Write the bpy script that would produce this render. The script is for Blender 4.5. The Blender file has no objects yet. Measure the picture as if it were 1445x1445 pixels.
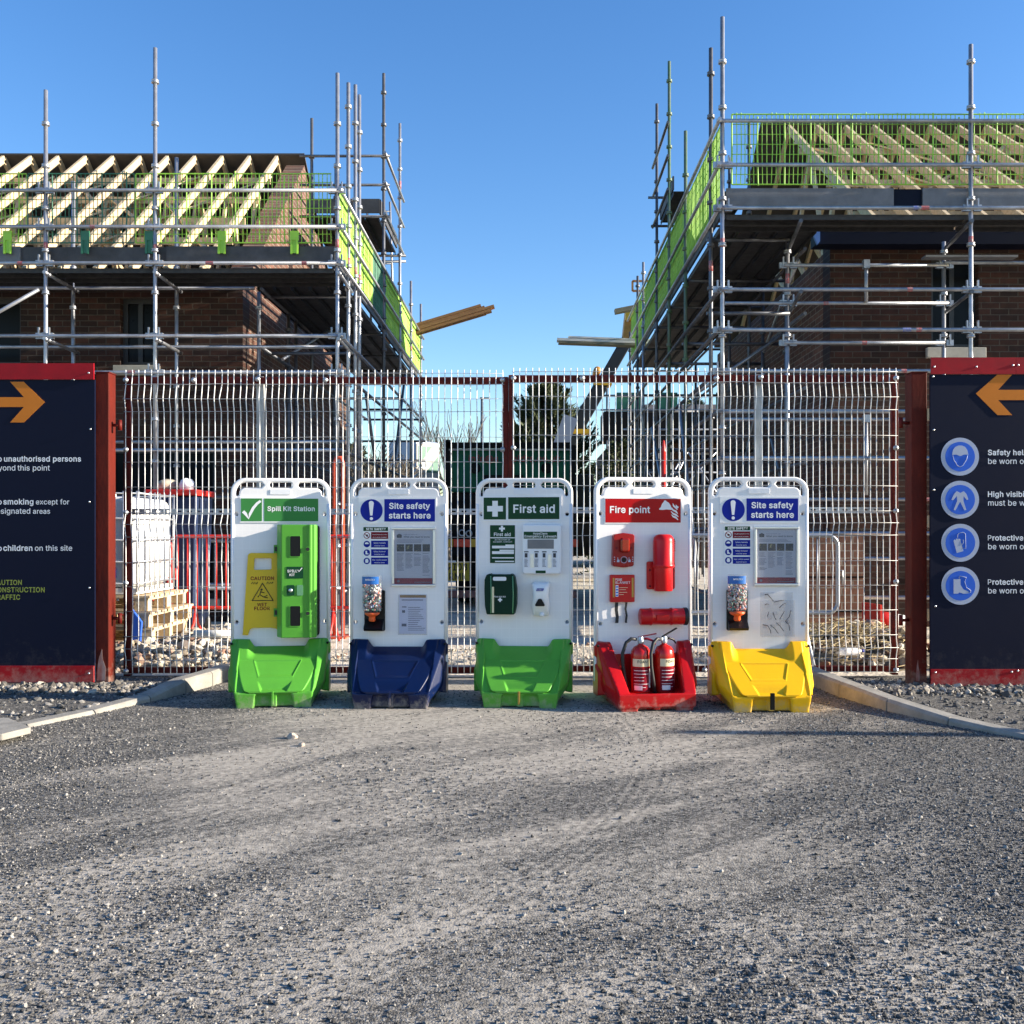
import bpy, bmesh, math, random
import numpy as np
from mathutils import Vector, Matrix
random.seed(7); np.random.seed(7)
R = math.radians
SC = bpy.context.scene
COL = SC.collection

# ---------------------------------------------------------------- camera
EYE = 1.17
cam_d = bpy.data.cameras.new('camera'); cam_d.lens = 35; cam_d.sensor_width = 36
cam_d.shift_x = -0.019; cam_d.shift_y = 0.019; cam_d.clip_end = 2000; cam_d.clip_start = 0.05
cam = bpy.data.objects.new('camera', cam_d); COL.objects.link(cam)
cam.location = (0, 0, EYE); cam.rotation_euler = (R(90), 0, 0)
SC.camera = cam
# ---------------------------------------------------------------- light
SUN_EL, SUN_AZ = R(16.2), R(2.8)          # azimuth: degrees towards the camera from due right
w = bpy.data.worlds.new('World'); SC.world = w; w.use_nodes = True
nt = w.node_tree; bg = nt.nodes['Background']
sky = nt.nodes.new('ShaderNodeTexSky'); sky.sky_type = 'NISHITA'; sky.sun_disc = False
sky.sun_elevation = SUN_EL; sky.sun_rotation = R(90) + SUN_AZ
sky.air_density = 1.0; sky.dust_density = 0.3; sky.ozone_density = 2.2
hs = nt.nodes.new('ShaderNodeHueSaturation'); hs.inputs['Saturation'].default_value = 1.28; hs.inputs['Hue'].default_value = 0.51
nt.links.new(sky.outputs[0], hs.inputs['Color']); nt.links.new(hs.outputs[0], bg.inputs[0]); bg.inputs[1].default_value = 0.098
sd = bpy.data.lights.new('sun', 'SUN'); sd.energy = 5.0; sd.angle = R(0.5); sd.color = (1.0, 0.89, 0.73)
so = bpy.data.objects.new('sun', sd); COL.objects.link(so)
sdir = Vector((math.cos(SUN_EL)*math.cos(SUN_AZ), -math.cos(SUN_EL)*math.sin(SUN_AZ), math.sin(SUN_EL)))
so.rotation_euler = sdir.to_track_quat('Z', 'Y').to_euler(); so.location = (20, -2, 8)
SC.view_settings.view_transform = 'Standard'; SC.view_settings.look = 'None'
SC.view_settings.exposure = 1.5; SC.view_settings.gamma = 1.0
SC.cycles.max_bounces = 8; SC.cycles.transparent_max_bounces = 12

# ---------------------------------------------------------------- materials
MATS = {}
def _nodes(name):
    m = bpy.data.materials.new(name); m.use_nodes = True
    return m, m.node_tree, m.node_tree.nodes['Principled BSDF']
def L(nt, a, b): nt.links.new(a, b)
def mat(name, col, rough=0.5, metal=0.0, col2=None, var=0.12, scale=6.0, bump=0.0, bscale=80.0, rvar=0.1, spec=None, stretch=None, thr=(0.35, 0.7)):
    """painted / plastic / metal surface: two tones mixed by noise, uneven gloss, a little bump"""
    m, nt, p = _nodes(name)
    tc = nt.nodes.new('ShaderNodeTexCoord')
    mp = nt.nodes.new('ShaderNodeMapping'); L(nt, tc.outputs['Object'], mp.inputs[0])
    if stretch: mp.inputs['Scale'].default_value = stretch
    n = nt.nodes.new('ShaderNodeTexNoise'); n.inputs['Scale'].default_value = scale; n.inputs['Detail'].default_value = 6; n.inputs['Roughness'].default_value = 0.65
    L(nt, mp.outputs[0], n.inputs['Vector'])
    r = nt.nodes.new('ShaderNodeValToRGB'); r.color_ramp.elements[0].position = thr[0]; r.color_ramp.elements[1].position = thr[1]
    c2 = col2 if col2 else tuple(max(0, c*(1-var)) for c in col)
    r.color_ramp.elements[0].color = (*c2, 1); r.color_ramp.elements[1].color = (*col, 1)
    L(nt, n.outputs[0], r.inputs[0]); L(nt, r.outputs[0], p.inputs['Base Color'])
    mr = nt.nodes.new('ShaderNodeMapRange'); mr.inputs[3].default_value = min(1, rough+rvar); mr.inputs[4].default_value = max(0.03, rough-rvar)
    L(nt, n.outputs[0], mr.inputs[0]); L(nt, mr.outputs[0], p.inputs['Roughness'])
    p.inputs['Metallic'].default_value = metal
    if spec is not None: p.inputs['Specular IOR Level'].default_value = spec
    if bump:
        n2 = nt.nodes.new('ShaderNodeTexNoise'); n2.inputs['Scale'].default_value = bscale; n2.inputs['Detail'].default_value = 4
        L(nt, mp.outputs[0], n2.inputs['Vector'])
        b = nt.nodes.new('ShaderNodeBump'); b.inputs['Strength'].default_value = bump; b.inputs['Distance'].default_value = 0.01
        L(nt, n2.outputs[0], b.inputs['Height']); L(nt, b.outputs[0], p.inputs['Normal'])
    MATS[name] = m
    return m
def M(n): return MATS[n]

# plastics and paints
mat('white_plastic', (0.80, 0.80, 0.82), 0.38, var=0.05, scale=3, bump=0.06, bscale=30)
mat('sign_white', (0.82, 0.82, 0.82), 0.3, var=0.03)
mat('sign_green', (0.045, 0.22, 0.055), 0.3, var=0.06, spec=.15)
mat('sign_dark_green', (0.006, 0.052, 0.022), 0.3, var=0.06, spec=.15)  # darker copy of the sign green: shade on the first aid sign put into colour
mat('sign_blue', (0.002, 0.014, 0.26), 0.3, var=0.06, spec=.15)
mat('sign_red', (0.42, 0.005, 0.008), 0.3, var=0.06, spec=.15)
mat('sign_maroon', (0.20, 0.008, 0.02), 0.35, var=0.1, spec=.15)
mat('tub_green', (0.095, 0.355, 0.038), 0.36, var=0.12, scale=5, bump=0.05, bscale=60, spec=.3)
mat('tub_blue', (0.002, 0.010, 0.055), 0.36, var=0.15, scale=5, bump=0.05, bscale=60, spec=.3)
mat('tub_red', (0.46, 0.006, 0.008), 0.34, var=0.15, scale=5, bump=0.05, bscale=60, spec=.3)
mat('tub_yellow', (0.86, 0.47, 0.006), 0.36, var=0.08, scale=5, bump=0.05, bscale=60, spec=.3)
mat('cabinet_green', (0.085, 0.33, 0.035), 0.34, var=0.06, spec=.3)
mat('sheet_yellow', (0.78, 0.50, 0.01), 0.42, var=0.08)
mat('lens_red', (0.26, 0.010, 0.004), 0.1, var=0.2)
mat('device_red', (0.56, 0.010, 0.012), 0.3, var=0.08, spec=.3)
mat('extinguisher_red', (0.48, 0.012, 0.008), 0.22, var=0.06)
mat('black_rubber', (0.012, 0.012, 0.013), 0.55, var=0.3)
mat('black_plastic', (0.006, 0.006, 0.007), 0.4, var=0.3, spec=.25)
mat('kit_green', (0.004, 0.03, 0.016), 0.5, var=0.2, spec=.15)
mat('kit_trim', (0.12, 0.32, 0.16), 0.5, var=0.2)
mat('cream_label', (0.75, 0.66, 0.42), 0.4, var=0.06)
mat('gold_trim', (0.45, 0.28, 0.06), 0.35, 0.4)
mat('grey_window', (0.16, 0.17, 0.20), 0.2, var=0.2)
mat('paper', (0.72, 0.73, 0.78), 0.55, var=0.05)
mat('print_grey', (0.13, 0.135, 0.18), 0.6, var=0.2)
mat('print_dark', (0.04, 0.04, 0.05), 0.6, var=0.4, scale=60)
mat('print_black', (0.008, 0.008, 0.008), 0.5)
mat('print_brown', (0.30, 0.17, 0.05), 0.5)
mat('label_blue', (0.015, 0.13, 0.45), 0.35)
mat('nozzle_orange', (0.85, 0.13, 0.03), 0.3)
mat('alu', (0.72, 0.73, 0.75), 0.32, 0.9, var=0.1, scale=20)
mat('photo_dark', (0.012, 0.012, 0.012), 0.5, col2=(0.25, 0.23, 0.10), scale=60, thr=(0.36, 0.42))
mat('poster_paper', (0.46, 0.47, 0.54), 0.5, var=0.06)  # greyed paper: the reflection on the poster put into its colour
mat('sheet_paper', (0.62, 0.63, 0.78), 0.5, var=0.05)
mat('alarm_shade_red', (0.30, 0.005, 0.007), 0.3, var=0.08, spec=.3)  # darker than the other devices: shade on the alarm put into the colour
def splash(name, zmax, amount):
    """dried mud splashed up from the road on the lowest part of a thing"""
    nt = M(name).node_tree; p = nt.nodes['Principled BSDF']; src = p.inputs['Base Color'].links[0].from_socket
    geo = nt.nodes.new('ShaderNodeNewGeometry'); s_ = nt.nodes.new('ShaderNodeSeparateXYZ'); L(nt, geo.outputs['Position'], s_.inputs[0])
    n = nt.nodes.new('ShaderNodeTexNoise'); n.inputs['Scale'].default_value = 16; n.inputs['Detail'].default_value = 9; n.inputs['Roughness'].default_value = 0.75; L(nt, geo.outputs['Position'], n.inputs['Vector'])
    mr = nt.nodes.new('ShaderNodeMapRange'); mr.inputs[1].default_value = 0; mr.inputs[2].default_value = zmax; mr.inputs[3].default_value = 0.22; mr.inputs[4].default_value = -0.12; L(nt, s_.outputs[2], mr.inputs[0])
    ad = nt.nodes.new('ShaderNodeMath'); ad.operation = 'ADD'; L(nt, n.outputs[0], ad.inputs[0]); L(nt, mr.outputs[0], ad.inputs[1])
    m2 = nt.nodes.new('ShaderNodeMapRange'); m2.inputs[1].default_value = 0.56; m2.inputs[2].default_value = 0.78; m2.inputs[4].default_value = amount; L(nt, ad.outputs[0], m2.inputs[0])
    mx = nt.nodes.new('ShaderNodeMixRGB'); mx.inputs[2].default_value = (0.40, 0.35, 0.28, 1); L(nt, m2.outputs[0], mx.inputs[0]); L(nt, src, mx.inputs[1]); L(nt, mx.outputs[0], p.inputs['Base Color'])
for _n in ('tub_green', 'tub_blue', 'tub_red', 'tub_yellow'): splash(_n, .16, .55)
# hoarding and gate
mat('navy_panel', (0.0033, 0.0055, 0.021), 0.5, col2=(0.005, 0.0068, 0.021), scale=2.5, bump=0.04, bscale=8, spec=.12)
mat('hoarding_red', (0.36, 0.003, 0.010), 0.45, col2=(0.27, 0.005, 0.011), scale=6, bump=0.05, bscale=12, spec=.2)
mat('arrow_orange', (0.62, 0.19, 0.022), 0.45, var=0.08, spec=.15)
mat('letter_white', (0.86, 0.86, 0.88), 0.4, var=0.05, spec=.15)
mat('letter_yellow', (0.27, 0.31, 0.04), 0.4, var=0.1)
mat('disc_grey', (0.42, 0.46, 0.58), 0.4, var=0.05, spec=.15)
mat('disc_blue', (0.035, 0.13, 0.60), 0.4, var=0.06, spec=.15)
mat('gate_red', (0.15, 0.011, 0.006), 0.55, col2=(0.06, 0.006, 0.005), scale=9, bump=0.15, bscale=45, spec=.2)
mat('post_red', (0.125, 0.013, 0.006), 0.6, col2=(0.065, 0.008, 0.005), scale=5, bump=0.12, bscale=40, stretch=(1, 1, 0.4), spec=.15)
mat('bare_scrape', (0.34, 0.30, 0.28), 0.7, col2=(0.22, 0.05, 0.035), scale=22, stretch=(1, 1, 0.25))
mat('wire_grey', (0.50, 0.50, 0.50), 0.45, 0.2, col2=(0.38, 0.38, 0.38), scale=20)
mat('mesh_white', (0.88, 0.88, 0.86), 0.4, 0.0, col2=(0.76, 0.76, 0.74), scale=20)
mat('galv', (0.50, 0.52, 0.55), 0.42, 0.75, col2=(0.36, 0.38, 0.42), scale=9, bump=0.1, bscale=60)
mat('galv_pole', (0.56, 0.56, 0.54), 0.55, 0.35, col2=(0.33, 0.33, 0.32), scale=14, bump=0.2, bscale=70, stretch=(1, 1, 0.3))
mat('screw', (0.7, 0.7, 0.7), 0.3, 0.8)
splash('navy_panel', .5, .05); splash('hoarding_red', .3, .35); splash('post_red', .3, .3)
# scaffold
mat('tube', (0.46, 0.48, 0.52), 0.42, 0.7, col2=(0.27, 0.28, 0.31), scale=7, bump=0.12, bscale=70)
mat('tube_dark', (0.16, 0.17, 0.19), 0.5, 0.6, col2=(0.09, 0.095, 0.11), scale=7, bump=0.12, bscale=70)  # darker copy of the tube: shade under and behind decks put into the colour
mat('tube_green', (0.05, 0.15, 0.06), 0.5, 0.1, col2=(0.13, 0.15, 0.13), scale=10)
mat('paint_red', (0.42, 0.02, 0.03), 0.55, col2=(0.28, 0.22, 0.23), scale=45); mat('paint_blue', (0.05, 0.10, 0.42), 0.55, col2=(0.25, 0.26, 0.32), scale=45)
mat('deck', (0.05, 0.05, 0.052), 0.6, 0.2, col2=(0.025, 0.025, 0.026), scale=12, bump=0.2, bscale=60)
mat('toe', (0.07, 0.07, 0.074), 0.65, col2=(0.04, 0.04, 0.043), scale=5, bump=0.1, bscale=50)
mat('toe_grey', (0.17, 0.175, 0.19), 0.65, col2=(0.11, 0.115, 0.125), scale=5, bump=0.1, bscale=50)
mat('lime', (0.36, 0.70, 0.06), 0.45, var=0.2)
mat('teal_green', (0.035, 0.18, 0.10), 0.5, var=0.2)
mat('lime_net', (0.32, 0.62, 0.05), 0.5, var=0.3, scale=14)
# timber
mat('truss', (0.66, 0.53, 0.34), 0.7, col2=(0.48, 0.36, 0.21), scale=7, bump=0.15, bscale=50, stretch=(3, 3, 3))
mat('lvl', (0.50, 0.25, 0.085), 0.6, col2=(0.33, 0.15, 0.05), scale=10, bump=0.1, bscale=40, stretch=(0.4, 6, 6))
mat('pale_timber', (0.68, 0.55, 0.36), 0.7, col2=(0.45, 0.34, 0.2), scale=9, bump=0.15, bscale=50)
mat('white_board', (0.78, 0.76, 0.70), 0.6, var=0.1); mat('board_under', (0.22, 0.2, 0.13), 0.7)
mat('barrier_red', (0.62, 0.03, 0.02), 0.4, var=0.2, scale=12)
mat('orange_tube', (0.72, 0.10, 0.04), 0.4, var=0.2, scale=12)
mat('ibc_white', (0.80, 0.80, 0.77), 0.4, var=0.06, scale=3)
mat('bin_navy', (0.02, 0.035, 0.09), 0.45, var=0.3)
mat('lorry_green', (0.018, 0.14, 0.078), 0.6, col2=(0.013, 0.10, 0.057), spec=.15, scale=4)
mat('lorry_black', (0.007, 0.007, 0.008), 0.6, var=0.4, spec=.12)
mat('letter_red', (0.17, 0.010, 0.014), 0.5)
mat('plate_yellow', (0.50, 0.36, 0.01), 0.4, var=0.15)
mat('amber', (0.65, 0.36, 0.02), 0.35); mat('reflector', (0.75, 0.05, 0.02), 0.25)
mat('bumper_pink', (0.30, 0.13, 0.10), 0.6, var=0.3, scale=20)
mat('cabin_white', (0.27, 0.265, 0.24), 0.45, var=0.05); mat('cabin_shade_grey', (0.30, 0.35, 0.45), 0.45, var=0.1)  # blue-grey is the white cabin's shaded side put into the colour
mat('cabin_teal', (0.005, 0.12, 0.075), 0.45, var=0.1)
mat('boom_black', (0.018, 0.019, 0.022), 0.4, var=0.4); mat('plant_yellow', (0.80, 0.46, 0.02), 0.42, var=0.12)
mat('plant_orange', (0.55, 0.26, 0.04), 0.5, var=0.3, scale=10)
mat('concrete', (0.33, 0.312, 0.275), 0.85, col2=(0.20, 0.19, 0.17), scale=8, bump=0.25, bscale=90)
mat('sill_stone', (0.50, 0.47, 0.40), 0.8, col2=(0.4, 0.37, 0.31), scale=8)
mat('glass_void_dark', (0.004, 0.0045, 0.006), 0.3, spec=.15)  # black and dull: also stands in for shade inside empty openings
mat('frame_grey', (0.03, 0.032, 0.035), 0.5)
mat('navy_fascia', (0.005, 0.008, 0.020), 0.5, spec=.1); mat('blue_bracket', (0.10, 0.22, 0.55), 0.4)
mat('rubbish_blue', (0.03, 0.12, 0.6), 0.4); mat('straw', (0.55, 0.44, 0.24), 0.8, var=0.3)
mat('sack', (0.42, 0.38, 0.30), 0.85, col2=(0.2, 0.18, 0.15), scale=6, bump=0.3, bscale=20)
mat('soil_dark', (0.06, 0.05, 0.04), 0.95, col2=(0.16, 0.14, 0.11), scale=10, bump=0.6, bscale=50)
mat('bark', (0.10, 0.085, 0.065), 0.9, col2=(0.2, 0.17, 0.13), scale=10)
mat('conifer', (0.020, 0.034, 0.012), 0.8, col2=(0.062, 0.076, 0.022), scale=1.6)
mat('ivy', (0.06, 0.08, 0.02), 0.75, col2=(0.02, 0.035, 0.012), scale=1.0)
mat('tile_dark', (0.07, 0.06, 0.055), 0.8, var=0.3, scale=3, bump=0.3, bscale=10)

def clear_plastic(name, col, rough=0.08, alpha=0.25):
    m, nt, p = _nodes(name)
    tc = nt.nodes.new('ShaderNodeTexCoord'); n = nt.nodes.new('ShaderNodeTexNoise'); n.inputs['Scale'].default_value = 25
    L(nt, tc.outputs['Object'], n.inputs['Vector'])
    mr = nt.nodes.new('ShaderNodeMapRange'); mr.inputs[3].default_value = rough; mr.inputs[4].default_value = rough+0.15
    L(nt, n.outputs[0], mr.inputs[0]); L(nt, mr.outputs[0], p.inputs['Roughness'])
    p.inputs['Base Color'].default_value = (*col, 1); p.inputs['Alpha'].default_value = alpha; p.inputs['Specular IOR Level'].default_value = .25
    MATS[name] = m
clear_plastic('clear', (0.35, 0.36, 0.39), 0.08, 0.10)
clear_plastic('clear_frost', (0.85, 0.86, 0.9), 0.25, 0.6)

def panel_mat():
    """white moulded sheet with a faint square rib pattern"""
    m, nt, p = _nodes('station_panel')
    tc = nt.nodes.new('ShaderNodeTexCoord'); sep = nt.nodes.new('ShaderNodeSeparateXYZ'); cmb = nt.nodes.new('ShaderNodeCombineXYZ')
    L(nt, tc.outputs['Object'], sep.inputs[0]); L(nt, sep.outputs[0], cmb.inputs[0]); L(nt, sep.outputs[2], cmb.inputs[1])
    b = nt.nodes.new('ShaderNodeTexBrick'); b.offset = 0; b.inputs['Scale'].default_value = 1
    b.inputs['Brick Width'].default_value = 0.052; b.inputs['Row Height'].default_value = 0.062; b.inputs['Mortar Size'].default_value = 0.004; b.inputs['Mortar Smooth'].default_value = 0.6
    b.inputs['Color1'].default_value = (0.85, 0.825, 0.815, 1); b.inputs['Color2'].default_value = (0.845, 0.82, 0.81, 1); b.inputs['Mortar'].default_value = (0.875, 0.85, 0.84, 1)
    L(nt, cmb.outputs[0], b.inputs['Vector'])
    n = nt.nodes.new('ShaderNodeTexNoise'); n.inputs['Scale'].default_value = 4; n.inputs['Detail'].default_value = 5
    L(nt, tc.outputs['Object'], n.inputs['Vector'])
    mx = nt.nodes.new('ShaderNodeMixRGB'); mx.blend_type = 'MULTIPLY'; mx.inputs[0].default_value = 0.08
    L(nt, b.outputs[0], mx.inputs[1]); L(nt, n.outputs[0], mx.inputs[2]); L(nt, mx.outputs[0], p.inputs['Base Color'])
    bp = nt.nodes.new('ShaderNodeBump'); bp.inputs['Strength'].default_value = 0.10; bp.inputs['Distance'].default_value = 0.004
    L(nt, n.outputs[0], bp.inputs['Height']); L(nt, bp.outputs[0], p.inputs['Normal'])
    p.inputs['Roughness'].default_value = 0.4
    MATS['station_panel'] = m
panel_mat()

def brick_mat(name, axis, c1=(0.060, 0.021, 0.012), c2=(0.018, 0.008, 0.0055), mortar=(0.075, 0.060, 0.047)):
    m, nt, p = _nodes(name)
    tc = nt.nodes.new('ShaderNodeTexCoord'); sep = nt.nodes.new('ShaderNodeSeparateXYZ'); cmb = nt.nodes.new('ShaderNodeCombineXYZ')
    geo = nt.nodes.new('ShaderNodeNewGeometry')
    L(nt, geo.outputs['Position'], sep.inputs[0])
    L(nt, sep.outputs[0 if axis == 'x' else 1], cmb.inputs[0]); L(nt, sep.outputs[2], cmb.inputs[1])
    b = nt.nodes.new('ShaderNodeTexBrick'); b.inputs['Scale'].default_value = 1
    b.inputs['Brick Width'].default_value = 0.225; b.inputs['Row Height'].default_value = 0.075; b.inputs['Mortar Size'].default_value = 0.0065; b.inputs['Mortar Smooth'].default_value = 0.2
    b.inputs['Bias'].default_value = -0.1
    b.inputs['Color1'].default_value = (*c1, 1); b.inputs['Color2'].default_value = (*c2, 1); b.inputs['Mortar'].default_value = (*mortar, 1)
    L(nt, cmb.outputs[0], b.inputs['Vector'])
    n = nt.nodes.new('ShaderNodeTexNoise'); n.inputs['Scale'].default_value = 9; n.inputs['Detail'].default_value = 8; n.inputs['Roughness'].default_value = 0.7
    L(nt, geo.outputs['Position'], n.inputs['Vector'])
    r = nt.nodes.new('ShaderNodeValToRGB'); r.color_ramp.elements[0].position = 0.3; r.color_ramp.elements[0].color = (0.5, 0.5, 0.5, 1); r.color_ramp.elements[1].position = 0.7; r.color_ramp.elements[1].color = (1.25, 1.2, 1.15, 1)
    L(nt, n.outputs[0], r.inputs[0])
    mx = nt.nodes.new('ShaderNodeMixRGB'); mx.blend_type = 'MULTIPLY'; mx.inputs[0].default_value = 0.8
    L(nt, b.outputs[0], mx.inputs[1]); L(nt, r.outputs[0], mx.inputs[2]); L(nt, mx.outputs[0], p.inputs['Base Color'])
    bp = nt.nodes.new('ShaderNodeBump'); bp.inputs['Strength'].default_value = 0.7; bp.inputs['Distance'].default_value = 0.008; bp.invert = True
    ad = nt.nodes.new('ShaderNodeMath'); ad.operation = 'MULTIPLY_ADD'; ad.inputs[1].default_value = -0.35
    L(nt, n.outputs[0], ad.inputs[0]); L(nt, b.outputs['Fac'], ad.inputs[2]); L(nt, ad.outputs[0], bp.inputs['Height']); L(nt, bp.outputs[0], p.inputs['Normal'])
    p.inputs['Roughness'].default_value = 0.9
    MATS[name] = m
brick_mat('brick_front', 'x'); brick_mat('brick_side', 'y', (0.15, 0.066, 0.044), (0.075, 0.036, 0.026), (0.24, 0.20, 0.16))  # one brick: the side wall is paler, its sunlit tone put into the colour
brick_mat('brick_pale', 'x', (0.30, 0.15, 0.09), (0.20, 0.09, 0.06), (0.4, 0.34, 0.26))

def road_mat(name, dusty):
    """loose chippings: voronoi stones with pale dust lying in worn, stretched patches"""
    m, nt, p = _nodes(name)
    geo = nt.nodes.new('ShaderNodeNewGeometry')
    v = nt.nodes.new('ShaderNodeTexVoronoi'); v.inputs['Scale'].default_value = 125
    v2 = nt.nodes.new('ShaderNodeTexVoronoi'); v2.inputs['Scale'].default_value = 260
    L(nt, geo.outputs['Position'], v.inputs['Vector']); L(nt, geo.outputs['Position'], v2.inputs['Vector'])
    sp = nt.nodes.new('ShaderNodeSeparateColor'); L(nt, v.outputs['Color'], sp.inputs[0])
    cr = nt.nodes.new('ShaderNodeValToRGB')
    e = cr.color_ramp.elements; e[0].position = 0.0; e[0].color = (0.018, 0.0175, 0.017, 1); e[1].position = 1.0; e[1].color = (0.30, 0.282, 0.25, 1)
    k = cr.color_ramp.elements.new(0.6); k.color = (0.092, 0.087, 0.079, 1)
    L(nt, sp.outputs[0], cr.inputs[0])
    # dust mask
    mq = nt.nodes.new('ShaderNodeMapping'); mq.inputs['Rotation'].default_value = (0, 0, R(-38)); L(nt, geo.outputs['Position'], mq.inputs[0])
    mp = nt.nodes.new('ShaderNodeMapping'); mp.inputs['Scale'].default_value = (0.5, 2.1, 1); L(nt, mq.outputs[0], mp.inputs[0])
    n = nt.nodes.new('ShaderNodeTexNoise'); n.inputs['Scale'].default_value = 1.1; n.inputs['Detail'].default_value = 9; n.inputs['Roughness'].default_value = 0.68; n.inputs['Distortion'].default_value = 0.6
    L(nt, mp.outputs[0], n.inputs['Vector'])
    n2 = nt.nodes.new('ShaderNodeTexNoise'); n2.inputs['Scale'].default_value = 28; n2.inputs['Detail'].default_value = 6; n2.inputs['Roughness'].default_value = 0.75
    L(nt, geo.outputs['Position'], n2.inputs['Vector'])
    # less dust towards the sides and near the camera
    sx = nt.nodes.new('ShaderNodeSeparateXYZ'); L(nt, geo.outputs['Position'], sx.inputs[0])
    ax = nt.nodes.new('ShaderNodeMath'); ax.operation = 'ADD'; ax.inputs[1].default_value = 0.35; L(nt, sx.outputs[0], ax.inputs[0])
    ab = nt.nodes.new('ShaderNodeMath'); ab.operation = 'ABSOLUTE'; L(nt, ax.outputs[0], ab.inputs[0])
    mrx = nt.nodes.new('ShaderNodeMapRange'); mrx.inputs[1].default_value = 1.0; mrx.inputs[2].default_value = 2.7; mrx.inputs[3].default_value = 0.07; mrx.inputs[4].default_value = -0.20
    L(nt, ab.outputs[0], mrx.inputs[0])
    mry = nt.nodes.new('ShaderNodeMapRange'); mry.inputs[1].default_value = 3.6; mry.inputs[2].default_value = 6.2; mry.inputs[3].default_value = -0.03; mry.inputs[4].default_value = 0.06
    L(nt, sx.outputs[1], mry.inputs[0])
    a1 = nt.nodes.new('ShaderNodeMath'); a1.operation = 'ADD'; L(nt, n.outputs[0], a1.inputs[0]); L(nt, mrx.outputs[0], a1.inputs[1])
    a2 = nt.nodes.new('ShaderNodeMath'); a2.operation = 'ADD'; L(nt, a1.outputs[0], a2.inputs[0]); L(nt, mry.outputs[0], a2.inputs[1])
    a3 = nt.nodes.new('ShaderNodeMath'); a3.operation = 'MULTIPLY_ADD'; a3.inputs[1].default_value = 0.55; L(nt, n2.outputs[0], a3.inputs[0]); L(nt, a2.outputs[0], a3.inputs[2])
    # two curved tyre tracks pressed into the dust
    def mth(op, x, y=None, z=None):
        q = nt.nodes.new('ShaderNodeMath'); q.operation = op
        for i_, t in enumerate((x, y, z)):
            if t is None: continue
            if isinstance(t, (int, float)): q.inputs[i_].default_value = t
            else: L(nt, t, q.inputs[i_])
        return q.outputs[0]
    yo = mth('SUBTRACT', sx.outputs[1], 5.6); cv = mth('MULTIPLY', mth('MULTIPLY', yo, yo), 0.12)
    for x_c, amp in ((0.62, 0.24), (-1.05, 0.10)):
        dx = mth('SUBTRACT', mth('ADD', sx.outputs[0], cv), x_c)
        band = mth('SMOOTH_MIN', mth('MAXIMUM', mth('SUBTRACT', 1.0, mth('MULTIPLY', mth('ABSOLUTE', dx), 6.5)), 0.0), 0.5, 0.2)
        wv = mth('SINE', mth('MULTIPLY', dx, 120.0)); cut = mth('SINE', mth('ADD', mth('MULTIPLY', sx.outputs[1], 95.0), mth('MULTIPLY', dx, 40.0)))
        pat = mth('ADD', mth('MULTIPLY', wv, 0.42), mth('ADD', mth('MULTIPLY', cut, 0.12), 0.22))
        a3n = mth('MULTIPLY_ADD', mth('MULTIPLY', band, pat), amp, a3.outputs[0])
        a3 = a3n.node
    ms = nt.nodes.new('ShaderNodeMapRange'); ms.inputs[1].default_value = 0.71 - dusty; ms.inputs[2].default_value = 0.93 - dusty; ms.clamp = True
    L(nt, a3.outputs[0], ms.inputs[0])
    dc = nt.nodes.new('ShaderNodeValToRGB'); dc.color_ramp.elements[0].position = 0.3; dc.color_ramp.elements[0].color = (0.20, 0.180, 0.150, 1); dc.color_ramp.elements[1].position = 0.72; dc.color_ramp.elements[1].color = (0.485, 0.437, 0.365, 1)
    L(nt, n2.outputs[0], dc.inputs[0])
    mx = nt.nodes.new('ShaderNodeMixRGB'); L(nt, ms.outputs[0], mx.inputs[0]); L(nt, cr.outputs[0], mx.inputs[1]); L(nt, dc.outputs[0], mx.inputs[2])
    L(nt, mx.outputs[0], p.inputs['Base Color']); p.inputs['Roughness'].default_value = 0.92
    # bump: stones, weaker under dust
    h = nt.nodes.new('ShaderNodeMath'); h.operation = 'MULTIPLY_ADD'; h.inputs[1].default_value = 0.45
    L(nt, v2.outputs['Distance'], h.inputs[0]); L(nt, v.outputs['Distance'], h.inputs[2])
    inv = nt.nodes.new('ShaderNodeMapRange'); inv.inputs[3].default_value = 0.6; inv.inputs[4].default_value = 0.22; L(nt, ms.outputs[0], inv.inputs[0])
    bp = nt.nodes.new('ShaderNodeBump'); bp.invert = True; bp.inputs['Distance'].default_value = 0.006
    L(nt, inv.outputs[0], bp.inputs['Strength']); L(nt, h.outputs[0], bp.inputs['Height'])
    b2 = nt.nodes.new('ShaderNodeBump'); b2.inputs['Strength'].default_value = 0.25; b2.inputs['Distance'].default_value = 0.012
    L(nt, n2.outputs[0], b2.inputs['Height']); L(nt, bp.outputs[0], b2.inputs['Normal']); L(nt, b2.outputs[0], p.inputs['Normal'])
    MATS[name] = m
road_mat('road_mat', 0.0); road_mat('verge_mat', -0.08)

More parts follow.
